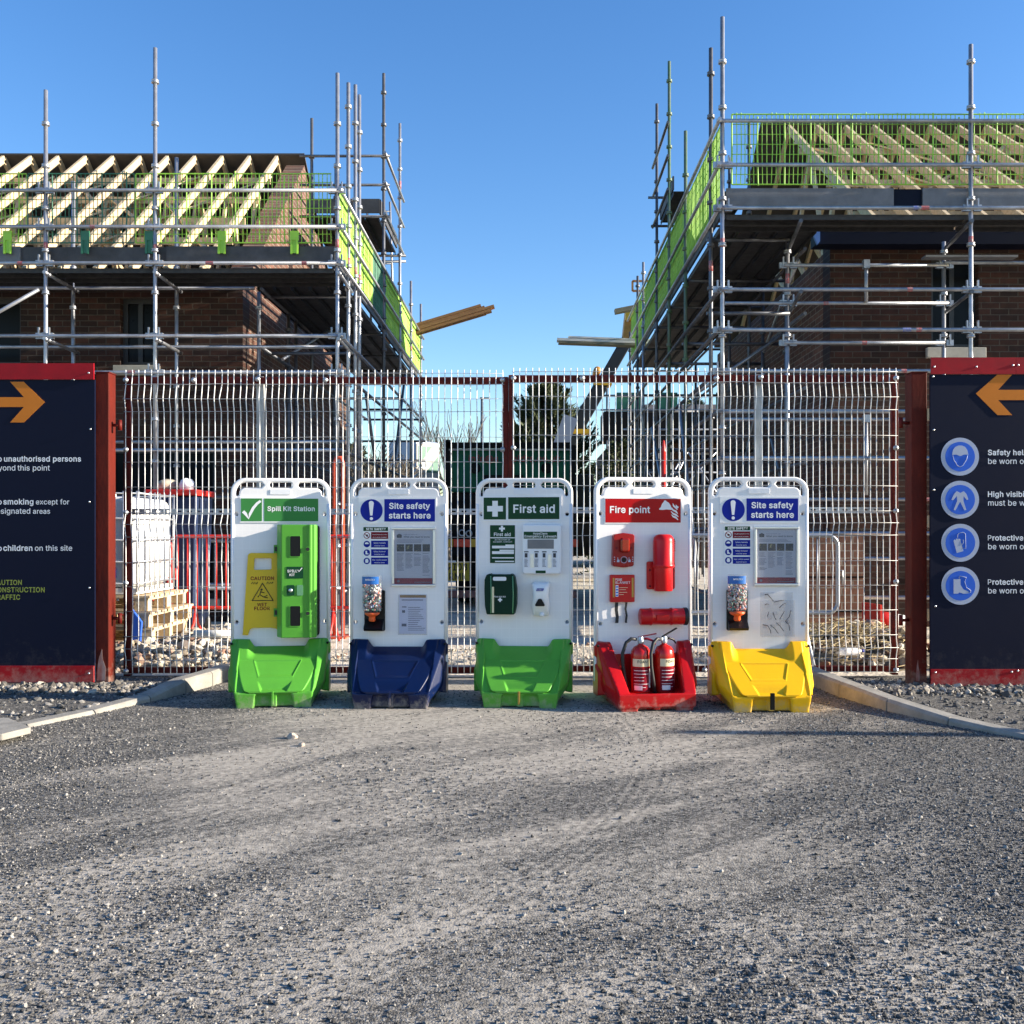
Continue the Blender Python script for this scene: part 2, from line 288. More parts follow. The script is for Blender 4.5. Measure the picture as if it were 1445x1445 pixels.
def stone_mat(name, cols):
    m, nt, p = _nodes(name)
    geo = nt.nodes.new('ShaderNodeNewGeometry'); cr = nt.nodes.new('ShaderNodeValToRGB'); cr.color_ramp.interpolation = 'LINEAR'
    e = cr.color_ramp.elements; e[0].color = (*cols[0], 1); e[1].color = (*cols[-1], 1)
    for i, c in enumerate(cols[1:-1]):
        k = e.new((i+1)/(len(cols)-1)); k.color = (*c, 1)
    L(nt, geo.outputs['Random Per Island'], cr.inputs[0])
    n = nt.nodes.new('ShaderNodeTexNoise'); n.inputs['Scale'].default_value = 60; n.inputs['Detail'].default_value = 4
    L(nt, geo.outputs['Position'], n.inputs['Vector'])
    mx = nt.nodes.new('ShaderNodeMixRGB'); mx.blend_type = 'MULTIPLY'; mx.inputs[0].default_value = 0.5
    L(nt, cr.outputs[0], mx.inputs[1]); L(nt, n.outputs[0], mx.inputs[2]); L(nt, mx.outputs[0], p.inputs['Base Color'])
    p.inputs['Roughness'].default_value = 0.9
    MATS[name] = m
stone_mat('chip_mat', [(0.035, 0.034, 0.033), (0.10, 0.098, 0.094), (0.19, 0.184, 0.175), (0.46, 0.43, 0.39)])
stone_mat('rubble_mat', [(0.20, 0.16, 0.11), (0.62, 0.55, 0.44), (0.35, 0.27, 0.19), (0.75, 0.70, 0.6), (0.28, 0.12, 0.07)])
stone_mat('rubble_dark', [(0.05, 0.045, 0.04), (0.16, 0.145, 0.125), (0.30, 0.27, 0.23), (0.55, 0.5, 0.43)])  # darker stones; the shadow along the hoardings is put into their colours too
stone_mat('plug_mat', [(0.8, 0.8, 0.8), (0.05, 0.25, 0.15), (0.85, 0.85, 0.82), (0.7, 0.12, 0.08), (0.8, 0.78, 0.7), (0.08, 0.15, 0.4)])
def ground_mat():
    m, nt, p = _nodes('site_ground')
    geo = nt.nodes.new('ShaderNodeNewGeometry')
    n = nt.nodes.new('ShaderNodeTexNoise'); n.inputs['Scale'].default_value = 2.2; n.inputs['Detail'].default_value = 10; n.inputs['Roughness'].default_value = 0.72
    L(nt, geo.outputs['Position'], n.inputs['Vector'])
    cr = nt.nodes.new('ShaderNodeValToRGB'); e = cr.color_ramp.elements
    e[0].position = 0.3; e[0].color = (0.30, 0.25, 0.19, 1); e[1].position = 0.6; e[1].color = (0.68, 0.61, 0.50, 1)
    L(nt, n.outputs[0], cr.inputs[0]); L(nt, cr.outputs[0], p.inputs['Base Color']); p.inputs['Roughness'].default_value = 0.95
    n2 = nt.nodes.new('ShaderNodeTexNoise'); n2.inputs['Scale'].default_value = 25; n2.inputs['Detail'].default_value = 8
    L(nt, geo.outputs['Position'], n2.inputs['Vector'])
    bp = nt.nodes.new('ShaderNodeBump'); bp.inputs['Strength'].default_value = 0.8; bp.inputs['Distance'].default_value = 0.03
    L(nt, n2.outputs[0], bp.inputs['Height']); L(nt, bp.outputs[0], p.inputs['Normal'])
    MATS['site_ground'] = m
ground_mat()

# ---------------------------------------------------------------- mesh building
class MB:
    def __init__(s): s.v = []; s.f = []; s.m = []; s.s = []
    def add(s, vs, fs, mi=0, smooth=False):
        o = len(s.v); s.v += [tuple(v) for v in vs]
        for f in fs: s.f.append(tuple(i+o for i in f)); s.m.append(mi); s.s.append(smooth)
        return s
    def box(s, x0, x1, y0, y1, z0, z1, mi=0):
        v = [(x0,y0,z0),(x1,y0,z0),(x1,y1,z0),(x0,y1,z0),(x0,y0,z1),(x1,y0,z1),(x1,y1,z1),(x0,y1,z1)]
        return s.add(v, [(0,3,2,1),(4,5,6,7),(0,1,5,4),(1,2,6,5),(2,3,7,6),(3,0,4,7)], mi)
    def beam(s, p0, p1, w, h, mi=0, up=(0,0,1)):
        """rectangular bar from p0 to p1, w sideways, h along up"""
        p0, p1 = Vector(p0), Vector(p1); d = (p1-p0).normalized(); u = Vector(up)
        a = d.cross(u)
        if a.length < 1e-4: a = d.cross(Vector((1,0,0)))
        a.normalize(); b = a.cross(d).normalized()
        vs = []
        for p in (p0, p1):
            for i, j in ((-1,-1),(1,-1),(1,1),(-1,1)): vs.append(p + a*(i*w/2) + b*(j*h/2))
        return s.add(vs, [(0,3,2,1),(4,5,6,7),(0,1,5,4),(1,2,6,5),(2,3,7,6),(3,0,4,7)], mi)
    def tube(s, pts, r, n=8, mi=0, closed=False, caps=True):
        pts = [Vector(p) for p in pts]; N = len(pts); rings = []
        rr = r if isinstance(r, (list, tuple)) else [r]*N
        prev = None
        for i, p in enumerate(pts):
            if closed: d = pts[(i+1) % N] - pts[i-1]
            else: d = pts[min(i+1, N-1)] - pts[max(i-1, 0)]
            d.normalize()
            if prev is None:
                u = Vector((0,0,1)) if abs(d.z) < 0.9 else Vector((0,1,0))
                a = d.cross(u).normalized()
            else:
                a = (prev - d*prev.dot(d))
                a = a.normalized() if a.length > 1e-6 else d.cross(Vector((0,0,1))).normalized()
            prev = a; b = d.cross(a)
            rings.append([p + (a*math.cos(2*math.pi*k/n) + b*math.sin(2*math.pi*k/n))*rr[i] for k in range(n)])
        vs = [q for ring in rings for q in ring]; fs = []
        for i in range(N if closed else N-1):
            j = (i+1) % N
            for k in range(n): fs.append((i*n+k, i*n+(k+1) % n, j*n+(k+1) % n, j*n+k))
        s.add(vs, fs, mi, True)
        if caps and not closed:
            o = len(s.v) - len(vs)
            s.f.append(tuple(o+k for k in reversed(range(n)))); s.m.append(mi); s.s.append(False)
            s.f.append(tuple(o+(N-1)*n+k for k in range(n))); s.m.append(mi); s.s.append(False)
        return s
    def lathe(s, prof, c=(0,0,0), n=24, mi=0, axis='z', mis=None):
        """prof: (radius, height) pairs"""
        vs = []; fs = []
        for r, h in prof:
            for k in range(n):
                a = 2*math.pi*k/n; x, y = r*math.cos(a), r*math.sin(a)
                vs.append({'z': (c[0]+x, c[1]+y, c[2]+h), 'x': (c[0]+h, c[1]+x, c[2]+y), 'y': (c[0]+x, c[1]+h, c[2]+y)}[axis])
        o = len(s.v); s.v += vs
        for i in range(len(prof)-1):
            for k in range(n):
                q = (i*n+k, i*n+(k+1) % n, (i+1)*n+(k+1) % n, (i+1)*n+k)
                if axis == 'y': q = q[::-1]
                s.f.append(tuple(o+t for t in q)); s.m.append(mis[i] if mis else mi); s.s.append(True)
        return s
    def prism(s, poly, y0, y1, mi=0, plane='xz'):
        n = len(poly); T = {'xz': lambda a, b, t: (a, t, b), 'xy': lambda a, b, t: (a, b, t), 'yz': lambda a, b, t: (t, a, b)}[plane]
        vs = [T(a, b, y0) for a, b in poly] + [T(a, b, y1) for a, b in poly]
        fs = [tuple(range(n)), tuple(range(2*n-1, n-1, -1))] + [(i, n+i, n+(i+1) % n, (i+1) % n) for i in range(n)]
        return s.add(vs, fs, mi)
    def hull(s, pts, mi=0):
        bm = bmesh.new()
        for p in pts: bm.verts.new(p)
        r = bmesh.ops.convex_hull(bm, input=bm.verts)
        bm.verts.index_update()
        used = [v for v in bm.verts if v.link_faces]; ix = {v: i for i, v in enumerate(used)}
        s.add([v.co[:] for v in used], [tuple(ix[v] for v in f.verts) for f in bm.faces], mi); bm.free()
        return s
    def mesh(s, name, mats, fix=True):
        me = bpy.data.meshes.new(name); me.from_pydata(s.v, [], s.f)
        for m in (mats if isinstance(mats, (list, tuple)) else [mats]): me.materials.append(M(m) if isinstance(m, str) else m)
        me.polygons.foreach_set('material_index', s.m); me.polygons.foreach_set('use_smooth', s.s)
        if fix:
            bm = bmesh.new(); bm.from_mesh(me); bmesh.ops.recalc_face_normals(bm, faces=bm.faces); bm.to_mesh(me); bm.free()
        me.update(); return me

def wloc(o):
    v = Vector((0,0,0))
    while o: v += o.location; o = o.parent
    return v
def link(name, me, parent=None):
    o = bpy.data.objects.new(name, me); COL.objects.link(o)
    if parent: o.parent = parent
    return o
def part(parent, name, mb, mats, world=False, bevel=0, seg=2, fix=True, label=None):
    if world and parent:
        d = wloc(parent); mb.v = [(a-d.x, b-d.y, c-d.z) for a, b, c in mb.v]
    o = link(name, mb.mesh(name, mats, fix), parent)
    if bevel:
        bv = o.modifiers.new('bevel', 'BEVEL'); bv.width = bevel; bv.segments = seg; bv.limit_method = 'ANGLE'; bv.angle_limit = R(40); bv.harden_normals = False
    if label: o['label'] = label
    return o
def tag(o, label=None, cat=None, group=None, kind=None):
    if label: o['label'] = label
    if cat: o['category'] = cat
    if group: o['group'] = group
    if kind: o['kind'] = kind
    return o
def thing(name, label, cat, loc=(0,0,0), rz=0, group=None):
    o = bpy.data.objects.new(name, None); COL.objects.link(o); o.location = loc; o.rotation_euler = (0,0,rz)
    o.empty_display_size = 0.1
    return tag(o, label, cat, group)
def single(name, mb, mats, label, cat, group=None, kind=None, loc=None, bevel=0, fix=True):
    """a thing that is one mesh; world coordinates"""
    loc = loc or (0,0,0); mb.v = [(a-loc[0], b-loc[1], c-loc[2]) for a, b, c in mb.v]
    o = part(None, name, mb, mats, bevel=bevel, fix=fix); o.location = loc
    return tag(o, label, cat, group, kind)
def bake(o):
    """apply modifiers into mesh data"""
    dg = bpy.context.evaluated_depsgraph_get(); dg.update()
    me = bpy.data.meshes.new_from_object(o.evaluated_get(dg)); o.modifiers.clear(); o.data = me
    return o
def rrect(x0, x1, z0, z1, r, n=5):
    p = []
    for cx, cz, a0 in ((x1-r, z0+r, -90), (x1-r, z1-r, 0), (x0+r, z1-r, 90), (x0+r, z0+r, 180)):
        for k in range(n+1):
            a = R(a0 + 90*k/n); p.append((cx+r*math.cos(a), cz+r*math.sin(a)))
    return p
def circ(cx, cz, r, n=28): return [(cx+r*math.cos(2*math.pi*k/n), cz+r*math.sin(2*math.pi*k/n)) for k in range(n)]
def filled(name, splines, thick, bevel, mats, parent=None, plane='xz', off=0.0):
    """closed outlines (first the outer edge, then holes) as a thick sheet"""
    cu = bpy.data.curves.new(name, 'CURVE'); cu.dimensions = '2D'; cu.fill_mode = 'BOTH'; cu.extrude = thick/2 - bevel; cu.bevel_depth = bevel; cu.bevel_resolution = 2
    cu.offset = -bevel
    for sp in splines:
        c = cu.splines.new('POLY'); c.points.add(len(sp)-1); c.use_cyclic_u = True
        for q, (a, b) in zip(c.points, sp): q.co = (a, b, 0, 1)
    tmp = bpy.data.objects.new('tmp', cu); COL.objects.link(tmp)
    dg = bpy.context.evaluated_depsgraph_get(); dg.update()
    me = bpy.data.meshes.new_from_object(tmp.evaluated_get(dg)); bpy.data.objects.remove(tmp); bpy.data.curves.remove(cu)
    if plane == 'xz': me.transform(Matrix(((1,0,0,0),(0,0,-1,off),(0,1,0,0),(0,0,0,1))))
    elif plane == 'yz': me.transform(Matrix(((0,0,1,off),(1,0,0,0),(0,1,0,0),(0,0,0,1))))
    me.materials.clear()
    for m in (mats if isinstance(mats, (list, tuple)) else [mats]): me.materials.append(M(m))
    me.name = name
    return link(name, me, parent) if parent is not False else me
GLYPHS = {}      # grotesque letter outlines, thousandths of the type size: advance | outline | outline ...
for _l in """, 188|38,-119 68,71 137,71 84,-119
. 188|95,-4 78,-1 63,9 53,24 50,41 53,59 63,73 78,83 95,87 113,83 128,73 138,59 141,41 138,24 128,9 113,-1
0 453|227,-7 174,1 130,24 95,62 69,113 53,178 48,254 53,330 69,395 95,447 130,484 174,508 227,516 279,508 323,484 358,447 384,395 400,330 405,254 400,178 384,113 359,62 323,24 279,1|227,50 261,56 290,74 313,103 330,144 340,194 344,254 340,314 330,365 313,405 290,435 261,453 227,460 192,453 163,435 140,405 123,365 113,314 109,254 113,194 123,144 140,103 163,74 192,56
1 453|76,0 76,55 391,55 391,0|276,509 276,0 212,0 212,448 209,448 86,358 86,427 198,509
8 453|226,-7 178,-2 136,11 101,33 74,62 57,96 52,135 55,166 65,195 81,220 101,241 125,256 153,265 153,267 119,282 93,308 76,342 70,380 75,417 90,450 114,477 146,498 184,511 226,516 269,511 306,498 337,477 361,450 377,417 382,380 376,342 359,308 333,282 300,267 300,265 327,256 351,241 372,220 387,195 397,166 401,135 395,96 378,62 352,33 317,11 275,-2|226,49 258,52 285,60 307,74 323,91 333,113 337,139 333,165 322,189 305,208 283,223 256,232 226,235 196,232 169,223 147,208 130,189 119,165 115,139 119,113 129,91 145,74 167,60 195,52|226,290 252,292 274,300 293,313 307,330 316,351 319,376 316,399 308,420 294,437 275,449 252,457 226,460 200,457 177,449 159,437 145,420 136,399 133,376 136,351 145,330 159,313 178,300 201,292
: 188|95,-4 78,-1 63,9 53,24 50,41 53,59 63,73 78,83 95,87 113,83 128,73 138,59 141,41 138,24 128,9 113,-1|95,271 78,274 63,284 53,299 50,316 53,334 63,349 78,359 95,362 113,359 128,349 138,334 141,316 138,299 128,284 113,274
@ 676|355,-135 284,-130 221,-114 167,-88 122,-53 87,-8 61,46 45,109 40,179 46,248 61,309 87,363 123,408 167,444 220,470 281,486 349,492 415,486 472,469 522,442 562,407 594,366 617,319 631,268 635,215 634,178 631,142 625,107 615,76 599,49 579,28 551,15 517,11 497,12 476,17 457,24 441,36 429,50 423,68 420,68 408,48 388,30 361,17 326,13 285,18 251,35 224,62 204,96 192,137 188,182 193,226 207,265 228,297 257,322 291,338 330,343 360,340 385,331 404,319 416,306 419,306 419,335 474,335 474,110 476,91 485,74 499,63 518,59 540,63 557,76 568,97 576,127 580,166 581,215 577,259 567,301 548,339 523,373 490,402 450,424 402,438 347,442 292,438 242,424 199,402 164,372 135,334 115,289 102,236 98,178 102,119 115,66 135,21 165,-17 201,-46 246,-68 298,-81 357,-85 385,-84 412,-80 436,-75 458,-69 476,-63 489,-59 504,-107 487,-113 464,-120 438,-126 411,-131 383,-134|329,65 359,68 382,78 400,95 412,118 419,148 422,185 419,221 411,249 399,269 381,282 358,289 331,292 305,288 283,277 265,260 252,239 244,213 242,185 244,154 251,125 262,101 279,81 301,69
A 480|16,0 201,509 276,509 463,0 395,0 287,302 276,334 264,372 250,420 232,478 245,478 228,419 213,371 201,333 191,302 85,0|110,142 110,199 370,199 370,142
B 456|60,0 60,509 241,509 289,504 329,491 359,469 381,442 394,410 398,374 395,344 387,320 373,301 356,286 336,275 315,267 315,262 339,257 363,245 385,227 402,203 414,173 418,136 413,100 400,67 377,39 344,18 301,4 247,0|125,57 245,57 296,63 330,80 349,105 355,137 352,161 342,184 327,203 306,218 279,228 248,231 125,231|125,285 238,285 265,288 288,296 308,309 323,326 333,348 336,372 330,403 313,429 283,446 240,452 125,452
C 510|267,-7 205,1 150,25 104,63 70,115 48,179 40,254 48,329 70,393 104,445 150,484 205,508 267,516 305,513 340,504 373,490 402,471 427,447 448,418 463,385 473,348 408,348 401,373 389,395 375,413 357,428 337,440 315,449 292,454 267,456 223,450 184,432 150,403 125,364 109,314 103,254 109,194 125,145 151,105 184,76 223,59 267,53 292,55 315,60 337,69 357,81 375,96 389,114 401,136 408,160 473,160 463,124 448,91 428,62 402,38 373,19 341,5 305,-4
D 502|219,0 96,0 96,57 215,57 272,63 318,81 354,110 379,149 394,198 399,255 394,312 379,361 354,399 320,428 275,446 221,452 93,452 93,509 225,509 294,501 353,478 399,441 433,391 455,329 462,255 455,181 433,119 398,68 351,31 291,8|125,509 125,0 60,0 60,509
E 419|60,0 60,509 372,509 372,452 125,452 125,286 355,286 355,229 125,229 125,57 375,57 375,0
F 410|60,0 60,509 369,509 369,452 125,452 125,278 346,278 346,221 125,221 125,0
G 520|269,-7 205,1 149,25 104,64 69,116 47,179 40,254 47,329 69,393 103,445 149,484 203,508 265,516 304,513 340,504 374,489 403,469 429,445 449,416 465,384 474,349 408,349 399,372 387,393 373,411 356,427 337,439 315,448 291,454 265,456 222,450 183,432 150,404 125,364 109,314 103,254 109,194 125,145 151,105 184,76 224,59 269,53 309,57 345,71 374,93 396,123 410,160 415,202 434,199 283,199 283,256 478,256 478,200 471,141 451,91 419,50 377,19 326,0
H 517|60,0 60,509 125,509 125,289 392,289 392,509 457,509 457,0 392,0 392,232 125,232 125,0
I 300|31,0 31,57 118,57 118,452 31,452 31,509 269,509 269,452 183,452 183,57 269,57 269,0
K 467|104,145 104,216 122,239 139,261 157,282 174,303 193,324 212,344 364,509 448,509 231,276 228,276|60,0 60,509 125,509 125,334 124,225 125,193 125,0|372,0 188,259 228,309 449,0
L 393|60,0 60,509 125,509 125,57 361,57 361,0
M 628|60,0 60,509 152,509 277,187 282,174 287,159 293,141 299,123 305,103 311,84 317,65 322,49 307,49 312,65 318,83 324,102 330,121 336,140 342,158 348,174 352,187 476,509 568,509 568,0 504,0 504,291 504,308 504,327 505,347 505,369 506,391 506,413 507,435 507,457 513,457 505,433 498,409 490,386 482,363 474,341 467,322 461,305 456,291 342,0 286,0 170,291 165,304 159,321 152,340 145,361 137,384 129,408 121,432 112,457 119,457 119,437 120,416 120,394 121,372 121,350 122,328 122,309 122,291 122,0
N 523|60,0 60,509 136,509 343,183 352,169 363,151 375,130 388,107 401,82 414,55 405,54 402,81 401,108 400,134 399,157 399,178 399,195 399,509 463,509 463,0 387,0 202,290 190,310 177,331 164,354 148,381 130,413 108,452 119,454 121,417 122,384 123,354 124,328 125,307 125,291 125,0
O 533|267,-7 205,1 150,25 105,63 70,115 48,179 40,254 48,329 70,393 105,445 150,484 205,508 267,516 329,508 384,484 429,445 464,393 486,329 493,254 486,179 464,115 429,63 384,25 329,1|267,53 310,59 349,76 383,105 408,144 425,194 430,254 425,314 408,365 383,404 349,433 310,450 267,456 223,450 184,433 151,404 125,364 109,314 103,254 109,194 125,144 151,105 184,76 223,59
P 445|60,0 60,509 235,509 289,503 332,487 366,462 390,430 404,391 409,348 404,304 390,265 366,233 332,207 289,191 235,186 109,186 109,242 233,242 269,246 297,256 318,272 333,294 342,319 344,348 342,376 333,402 318,423 297,439 268,449 232,452 125,452 125,0
R 449|60,0 60,509 236,509 290,504 333,489 367,465 390,433 405,395 409,352 405,309 390,271 367,240 333,217 289,203 236,198 96,198 96,255 234,255 269,258 298,267 319,281 334,300 342,324 345,352 342,380 334,405 319,425 298,440 269,449 233,452 125,452 125,0|353,0 230,229 303,229 428,0
S 447|224,-9 172,-4 128,9 91,31 64,60 46,96 38,137 104,137 110,110 123,88 142,71 166,59 194,52 224,49 257,52 286,60 311,74 329,92 341,114 346,139 342,161 332,179 316,193 296,205 272,214 245,222 184,239 128,260 86,289 60,326 52,372 58,413 75,448 102,476 138,498 180,511 227,516 275,511 316,498 351,476 377,449 394,415 401,378 337,378 326,412 302,437 267,453 225,459 194,456 167,448 145,435 129,418 118,398 115,376 119,352 131,334 148,319 169,308 191,300 212,293 264,279 287,272 312,264 336,252 359,238 379,220 395,198 405,171 408,139 403,99 386,64 360,34 323,11 278,-4
T 449|32,452 32,509 417,509 417,452 257,452 257,0 193,0 193,452
U 517|259,-8 203,-2 154,15 114,43 85,80 66,124 60,173 60,509 124,509 124,178 128,144 141,113 160,87 187,68 220,56 259,52 298,56 331,68 357,87 377,113 389,144 393,178 393,509 457,509 457,173 451,124 433,80 403,43 363,15 315,-2
V 480|204,0 16,509 84,509 192,206 203,176 215,137 230,89 248,31 235,31 252,90 267,138 279,176 290,206 395,509 463,509 278,0
W 686|155,0 16,509 82,509 163,196 170,171 175,145 181,120 187,94 192,67 197,40 189,40 194,67 200,94 205,120 211,145 218,171 224,196 306,509 380,509 462,196 468,171 474,145 480,120 486,94 492,67 497,40 488,40 493,67 499,94 504,120 510,145 517,171 523,196 603,509 670,509 530,0 455,0 368,323 359,356 351,391 344,431 336,475 350,475 342,433 335,395 327,359 318,323 230,0
X 474|18,0 217,284 217,236 29,509 104,509 178,400 192,379 204,361 214,345 223,329 233,312 243,292 232,292 243,311 252,329 261,345 272,361 284,379 298,400 374,509 446,509 259,239 259,287 456,0 382,0 292,129 279,149 268,165 259,180 250,195 241,212 230,231 244,231 235,213 225,196 216,181 206,166 195,149 182,129 91,0
Y 472|203,0 203,208 16,509 91,509 192,344 208,318 222,292 236,264 250,230 224,230 237,265 251,293 265,318 280,344 381,509 455,509 268,208 268,0
Z 438|42,0 42,46 273,385 289,408 306,431 323,453 341,476 348,454 317,453 285,452 254,452 223,452 40,452 40,509 397,509 397,462 169,129 152,105 134,81 116,57 97,33 90,54 121,56 152,57 183,57 214,57 399,57 399,0
a 389|160,-9 126,-5 94,5 68,22 48,45 35,73 30,108 34,138 43,161 58,179 78,193 100,203 125,211 152,216 178,220 209,224 234,227 252,230 265,235 273,243 276,255 276,257 273,279 267,297 256,311 240,322 220,329 196,331 171,329 149,322 132,313 118,301 107,288 100,274 41,291 57,322 79,346 104,364 133,375 163,382 194,384 215,383 239,379 263,372 286,360 306,343 322,320 333,290 337,251 337,0 277,0 277,52 272,52 264,38 252,25 236,12 215,1 190,-6|170,45 202,49 228,59 248,74 263,93 272,115 276,138 276,190 270,186 259,182 246,179 231,176 216,173 200,171 186,169 175,168 154,164 134,159 117,150 103,139 95,124 92,105 94,87 102,72 114,61 130,52 149,47
b 424|229,-8 198,-5 172,4 153,17 138,31 127,46 118,59 112,59 112,0 53,0 53,509 114,509 114,319 118,319 127,331 137,346 152,360 171,373 197,381 229,384 274,378 313,361 345,332 370,293 385,245 390,189 385,133 370,84 346,45 313,16 274,-2|220,47 253,51 279,66 301,88 316,117 325,151 328,189 325,227 316,261 301,290 280,311 253,325 220,330 188,325 161,312 140,291 125,263 116,229 113,189 116,150 125,115 140,86 162,65 188,51
c 396|207,-8 159,-2 117,16 82,46 56,85 40,133 34,187 40,243 56,291 82,330 117,360 159,378 207,384 234,383 260,377 284,368 305,356 324,341 340,322 353,301 362,277 303,262 298,276 290,289 281,301 270,311 257,319 242,325 226,329 207,330 173,325 145,310 124,287 108,258 99,224 96,187 99,151 108,117 124,89 145,66 173,51 207,46 226,48 243,52 258,58 271,66 282,76 292,89 299,102 304,117 363,102 354,78 341,56 325,37 306,21 285,9 261,-1 235,-6
d 424|195,-8 151,-2 111,16 79,45 55,84 39,133 34,189 39,245 55,293 79,332 112,361 151,378 196,384 228,381 253,373 272,360 287,346 298,331 306,319 311,319 311,509 372,509 372,0 313,0 313,59 307,59 298,46 287,31 272,17 252,4 227,-5|205,47 236,51 263,65 284,86 299,115 309,150 312,189 309,229 300,263 284,291 263,312 237,325 205,330 172,325 145,311 124,290 108,261 99,227 96,189 99,151 109,117 124,88 145,66 172,51
e 404|212,-8 161,-2 117,16 82,46 56,85 40,132 34,187 39,242 55,290 81,329 115,359 157,378 205,384 236,382 266,374 294,361 319,341 341,315 357,282 368,242 371,194 371,169 75,169 75,221 338,221 310,202 307,237 298,269 283,294 263,314 237,326 205,330 173,326 146,313 125,294 109,270 99,241 96,211 96,178 100,139 110,106 128,80 151,61 179,50 212,46 234,48 254,53 271,61 285,73 297,88 306,105 365,91 353,63 335,39 311,19 283,4 249,-5
f 254|228,379 228,327 6,327 6,379|81,0 81,432 84,461 96,486 113,505 135,519 161,527 187,530 207,529 222,527 234,524 243,521 227,468 222,470 215,472 206,473 195,474 171,470 154,460 145,443 142,419 142,0
g 425|207,-151 168,-148 134,-140 105,-127 82,-110 64,-91 51,-69 101,-41 110,-53 122,-66 136,-78 154,-88 178,-95 207,-97 249,-92 282,-75 304,-47 311,-6 311,68 306,68 298,56 287,41 272,28 252,16 227,8 195,5 152,10 113,27 80,53 55,90 39,136 34,191 39,246 55,293 80,332 112,361 152,378 196,384 228,382 253,373 273,360 288,346 299,331 308,319 313,319 313,379 372,379 372,-9 367,-54 350,-90 324,-117 291,-136 251,-147|205,59 237,63 264,75 285,95 300,121 309,154 312,193 309,231 300,264 285,291 264,312 237,325 205,330 172,325 145,312 124,290 109,262 99,229 96,193 99,155 109,123 124,96 145,76 172,63
h 410|114,227 114,0 53,0 53,509 114,509 114,287 102,287 124,332 152,362 187,379 227,384 264,380 295,369 321,349 341,321 353,285 357,240 357,0 296,0 296,235 290,275 273,304 246,323 210,329 184,326 161,317 141,303 126,283 117,257
i 167|53,0 53,379 114,379 114,0|84,443 67,446 54,455 44,468 41,483 44,499 54,512 67,521 84,524 100,521 114,512 123,499 126,483 123,468 114,455 100,446
j 167|53,379 114,379 114,-30 111,-63 102,-90 86,-113 65,-129 37,-139 4,-143 -10,-143 -10,-87 2,-87 25,-83 40,-72 50,-54 53,-29|83,443 67,446 53,455 44,468 41,483 44,499 53,512 67,521 83,524 100,521 114,512 123,499 126,483 123,468 114,455 100,446
k 381|110,137 110,212 121,212 284,379 360,379 184,199 177,199|53,0 53,509 114,509 114,0|294,0 148,186 191,229 372,0
l 189|139,-2 101,3 74,20 58,47 53,84 53,509 114,509 114,99 115,77 120,62 130,54 146,52 154,52 160,53 165,53 170,54 181,3 172,1 162,-1 151,-2
m 610|53,0 53,379 112,379 112,295 108,295 118,323 132,346 151,363 172,376 195,384 219,386 257,380 287,361 309,331 321,295 312,295 322,321 337,343 357,361 381,375 407,383 437,386 468,383 497,372 522,354 541,328 553,296 557,255 557,0 496,0 496,254 490,289 473,313 447,326 419,330 395,328 374,320 358,307 345,290 338,270 335,247 335,0 274,0 274,260 269,288 253,311 229,326 199,330 178,328 158,320 140,307 126,289 117,266 114,238 114,0
n 410|114,227 114,0 53,0 53,379 112,379 112,287 102,287 124,332 152,362 187,379 227,384 264,380 295,369 321,349 341,321 353,285 357,240 357,0 296,0 296,235 290,275 273,304 246,323 210,329 184,326 161,317 141,303 126,283 117,257
o 415|207,-8 159,-2 117,16 82,46 56,85 40,133 34,187 40,243 56,291 82,330 117,360 159,378 207,384 256,378 299,360 333,330 359,291 376,243 381,187 376,133 359,85 333,46 299,16 256,-2|207,46 242,51 270,66 292,89 307,117 316,151 319,187 316,224 307,258 292,287 270,310 242,325 207,330 173,325 145,310 124,287 108,258 99,224 96,187 99,151 108,117 124,89 145,66 173,51
p 424|53,-143 53,379 112,379 112,319 118,319 126,331 137,346 152,360 171,373 197,381 229,384 274,378 313,361 345,332 370,293 385,245 390,189 385,133 370,84 346,45 313,16 274,-2 229,-8 198,-5 173,4 153,17 138,31 127,46 118,59 114,59 114,-143|220,47 253,51 279,66 301,88 316,117 325,151 328,189 325,227 316,261 301,290 280,311 253,325 220,330 188,325 161,312 140,291 125,263 116,229 113,189 116,150 125,115 140,86 162,65 188,51
r 259|53,0 53,379 112,379 112,321 115,321 130,347 152,367 181,380 213,385 221,385 229,384 237,384 243,384 243,322 239,323 230,324 219,325 207,326 182,323 159,315 140,301 126,284 117,262 114,237 114,0
s 365|182,-8 145,-5 112,3 84,18 62,38 45,63 36,94 94,107 105,79 124,60 150,49 181,45 217,50 244,62 262,81 268,103 265,121 254,136 237,147 212,155 149,170 104,186 72,208 53,237 47,274 51,305 65,332 87,354 115,370 149,381 187,384 223,381 254,372 279,358 299,339 314,316 324,290 268,277 258,298 243,316 219,328 187,333 156,329 131,317 114,299 109,277 112,258 124,243 144,232 172,223 229,209 275,194 306,171 325,142 331,107 326,75 312,47 290,24 260,6 223,-5
t 227|204,379 204,327 6,327 6,379|65,471 126,471 126,98 128,76 136,61 150,53 170,50 177,50 185,51 194,52 202,54 213,2 203,-1 192,-3 180,-4 168,-4 125,2 92,21 72,52 65,93
u 410|182,-5 146,-1 115,11 89,31 69,59 57,95 53,139 53,379 114,379 114,144 119,105 137,75 164,56 200,50 226,53 249,62 268,77 283,97 293,122 296,153 296,379 357,379 357,0 298,0 298,92 307,92 286,47 257,17 222,0
v 389|163,0 17,379 84,379 165,155 177,121 187,87 196,53 206,21 184,21 194,53 203,87 213,121 224,155 305,379 371,379 226,0
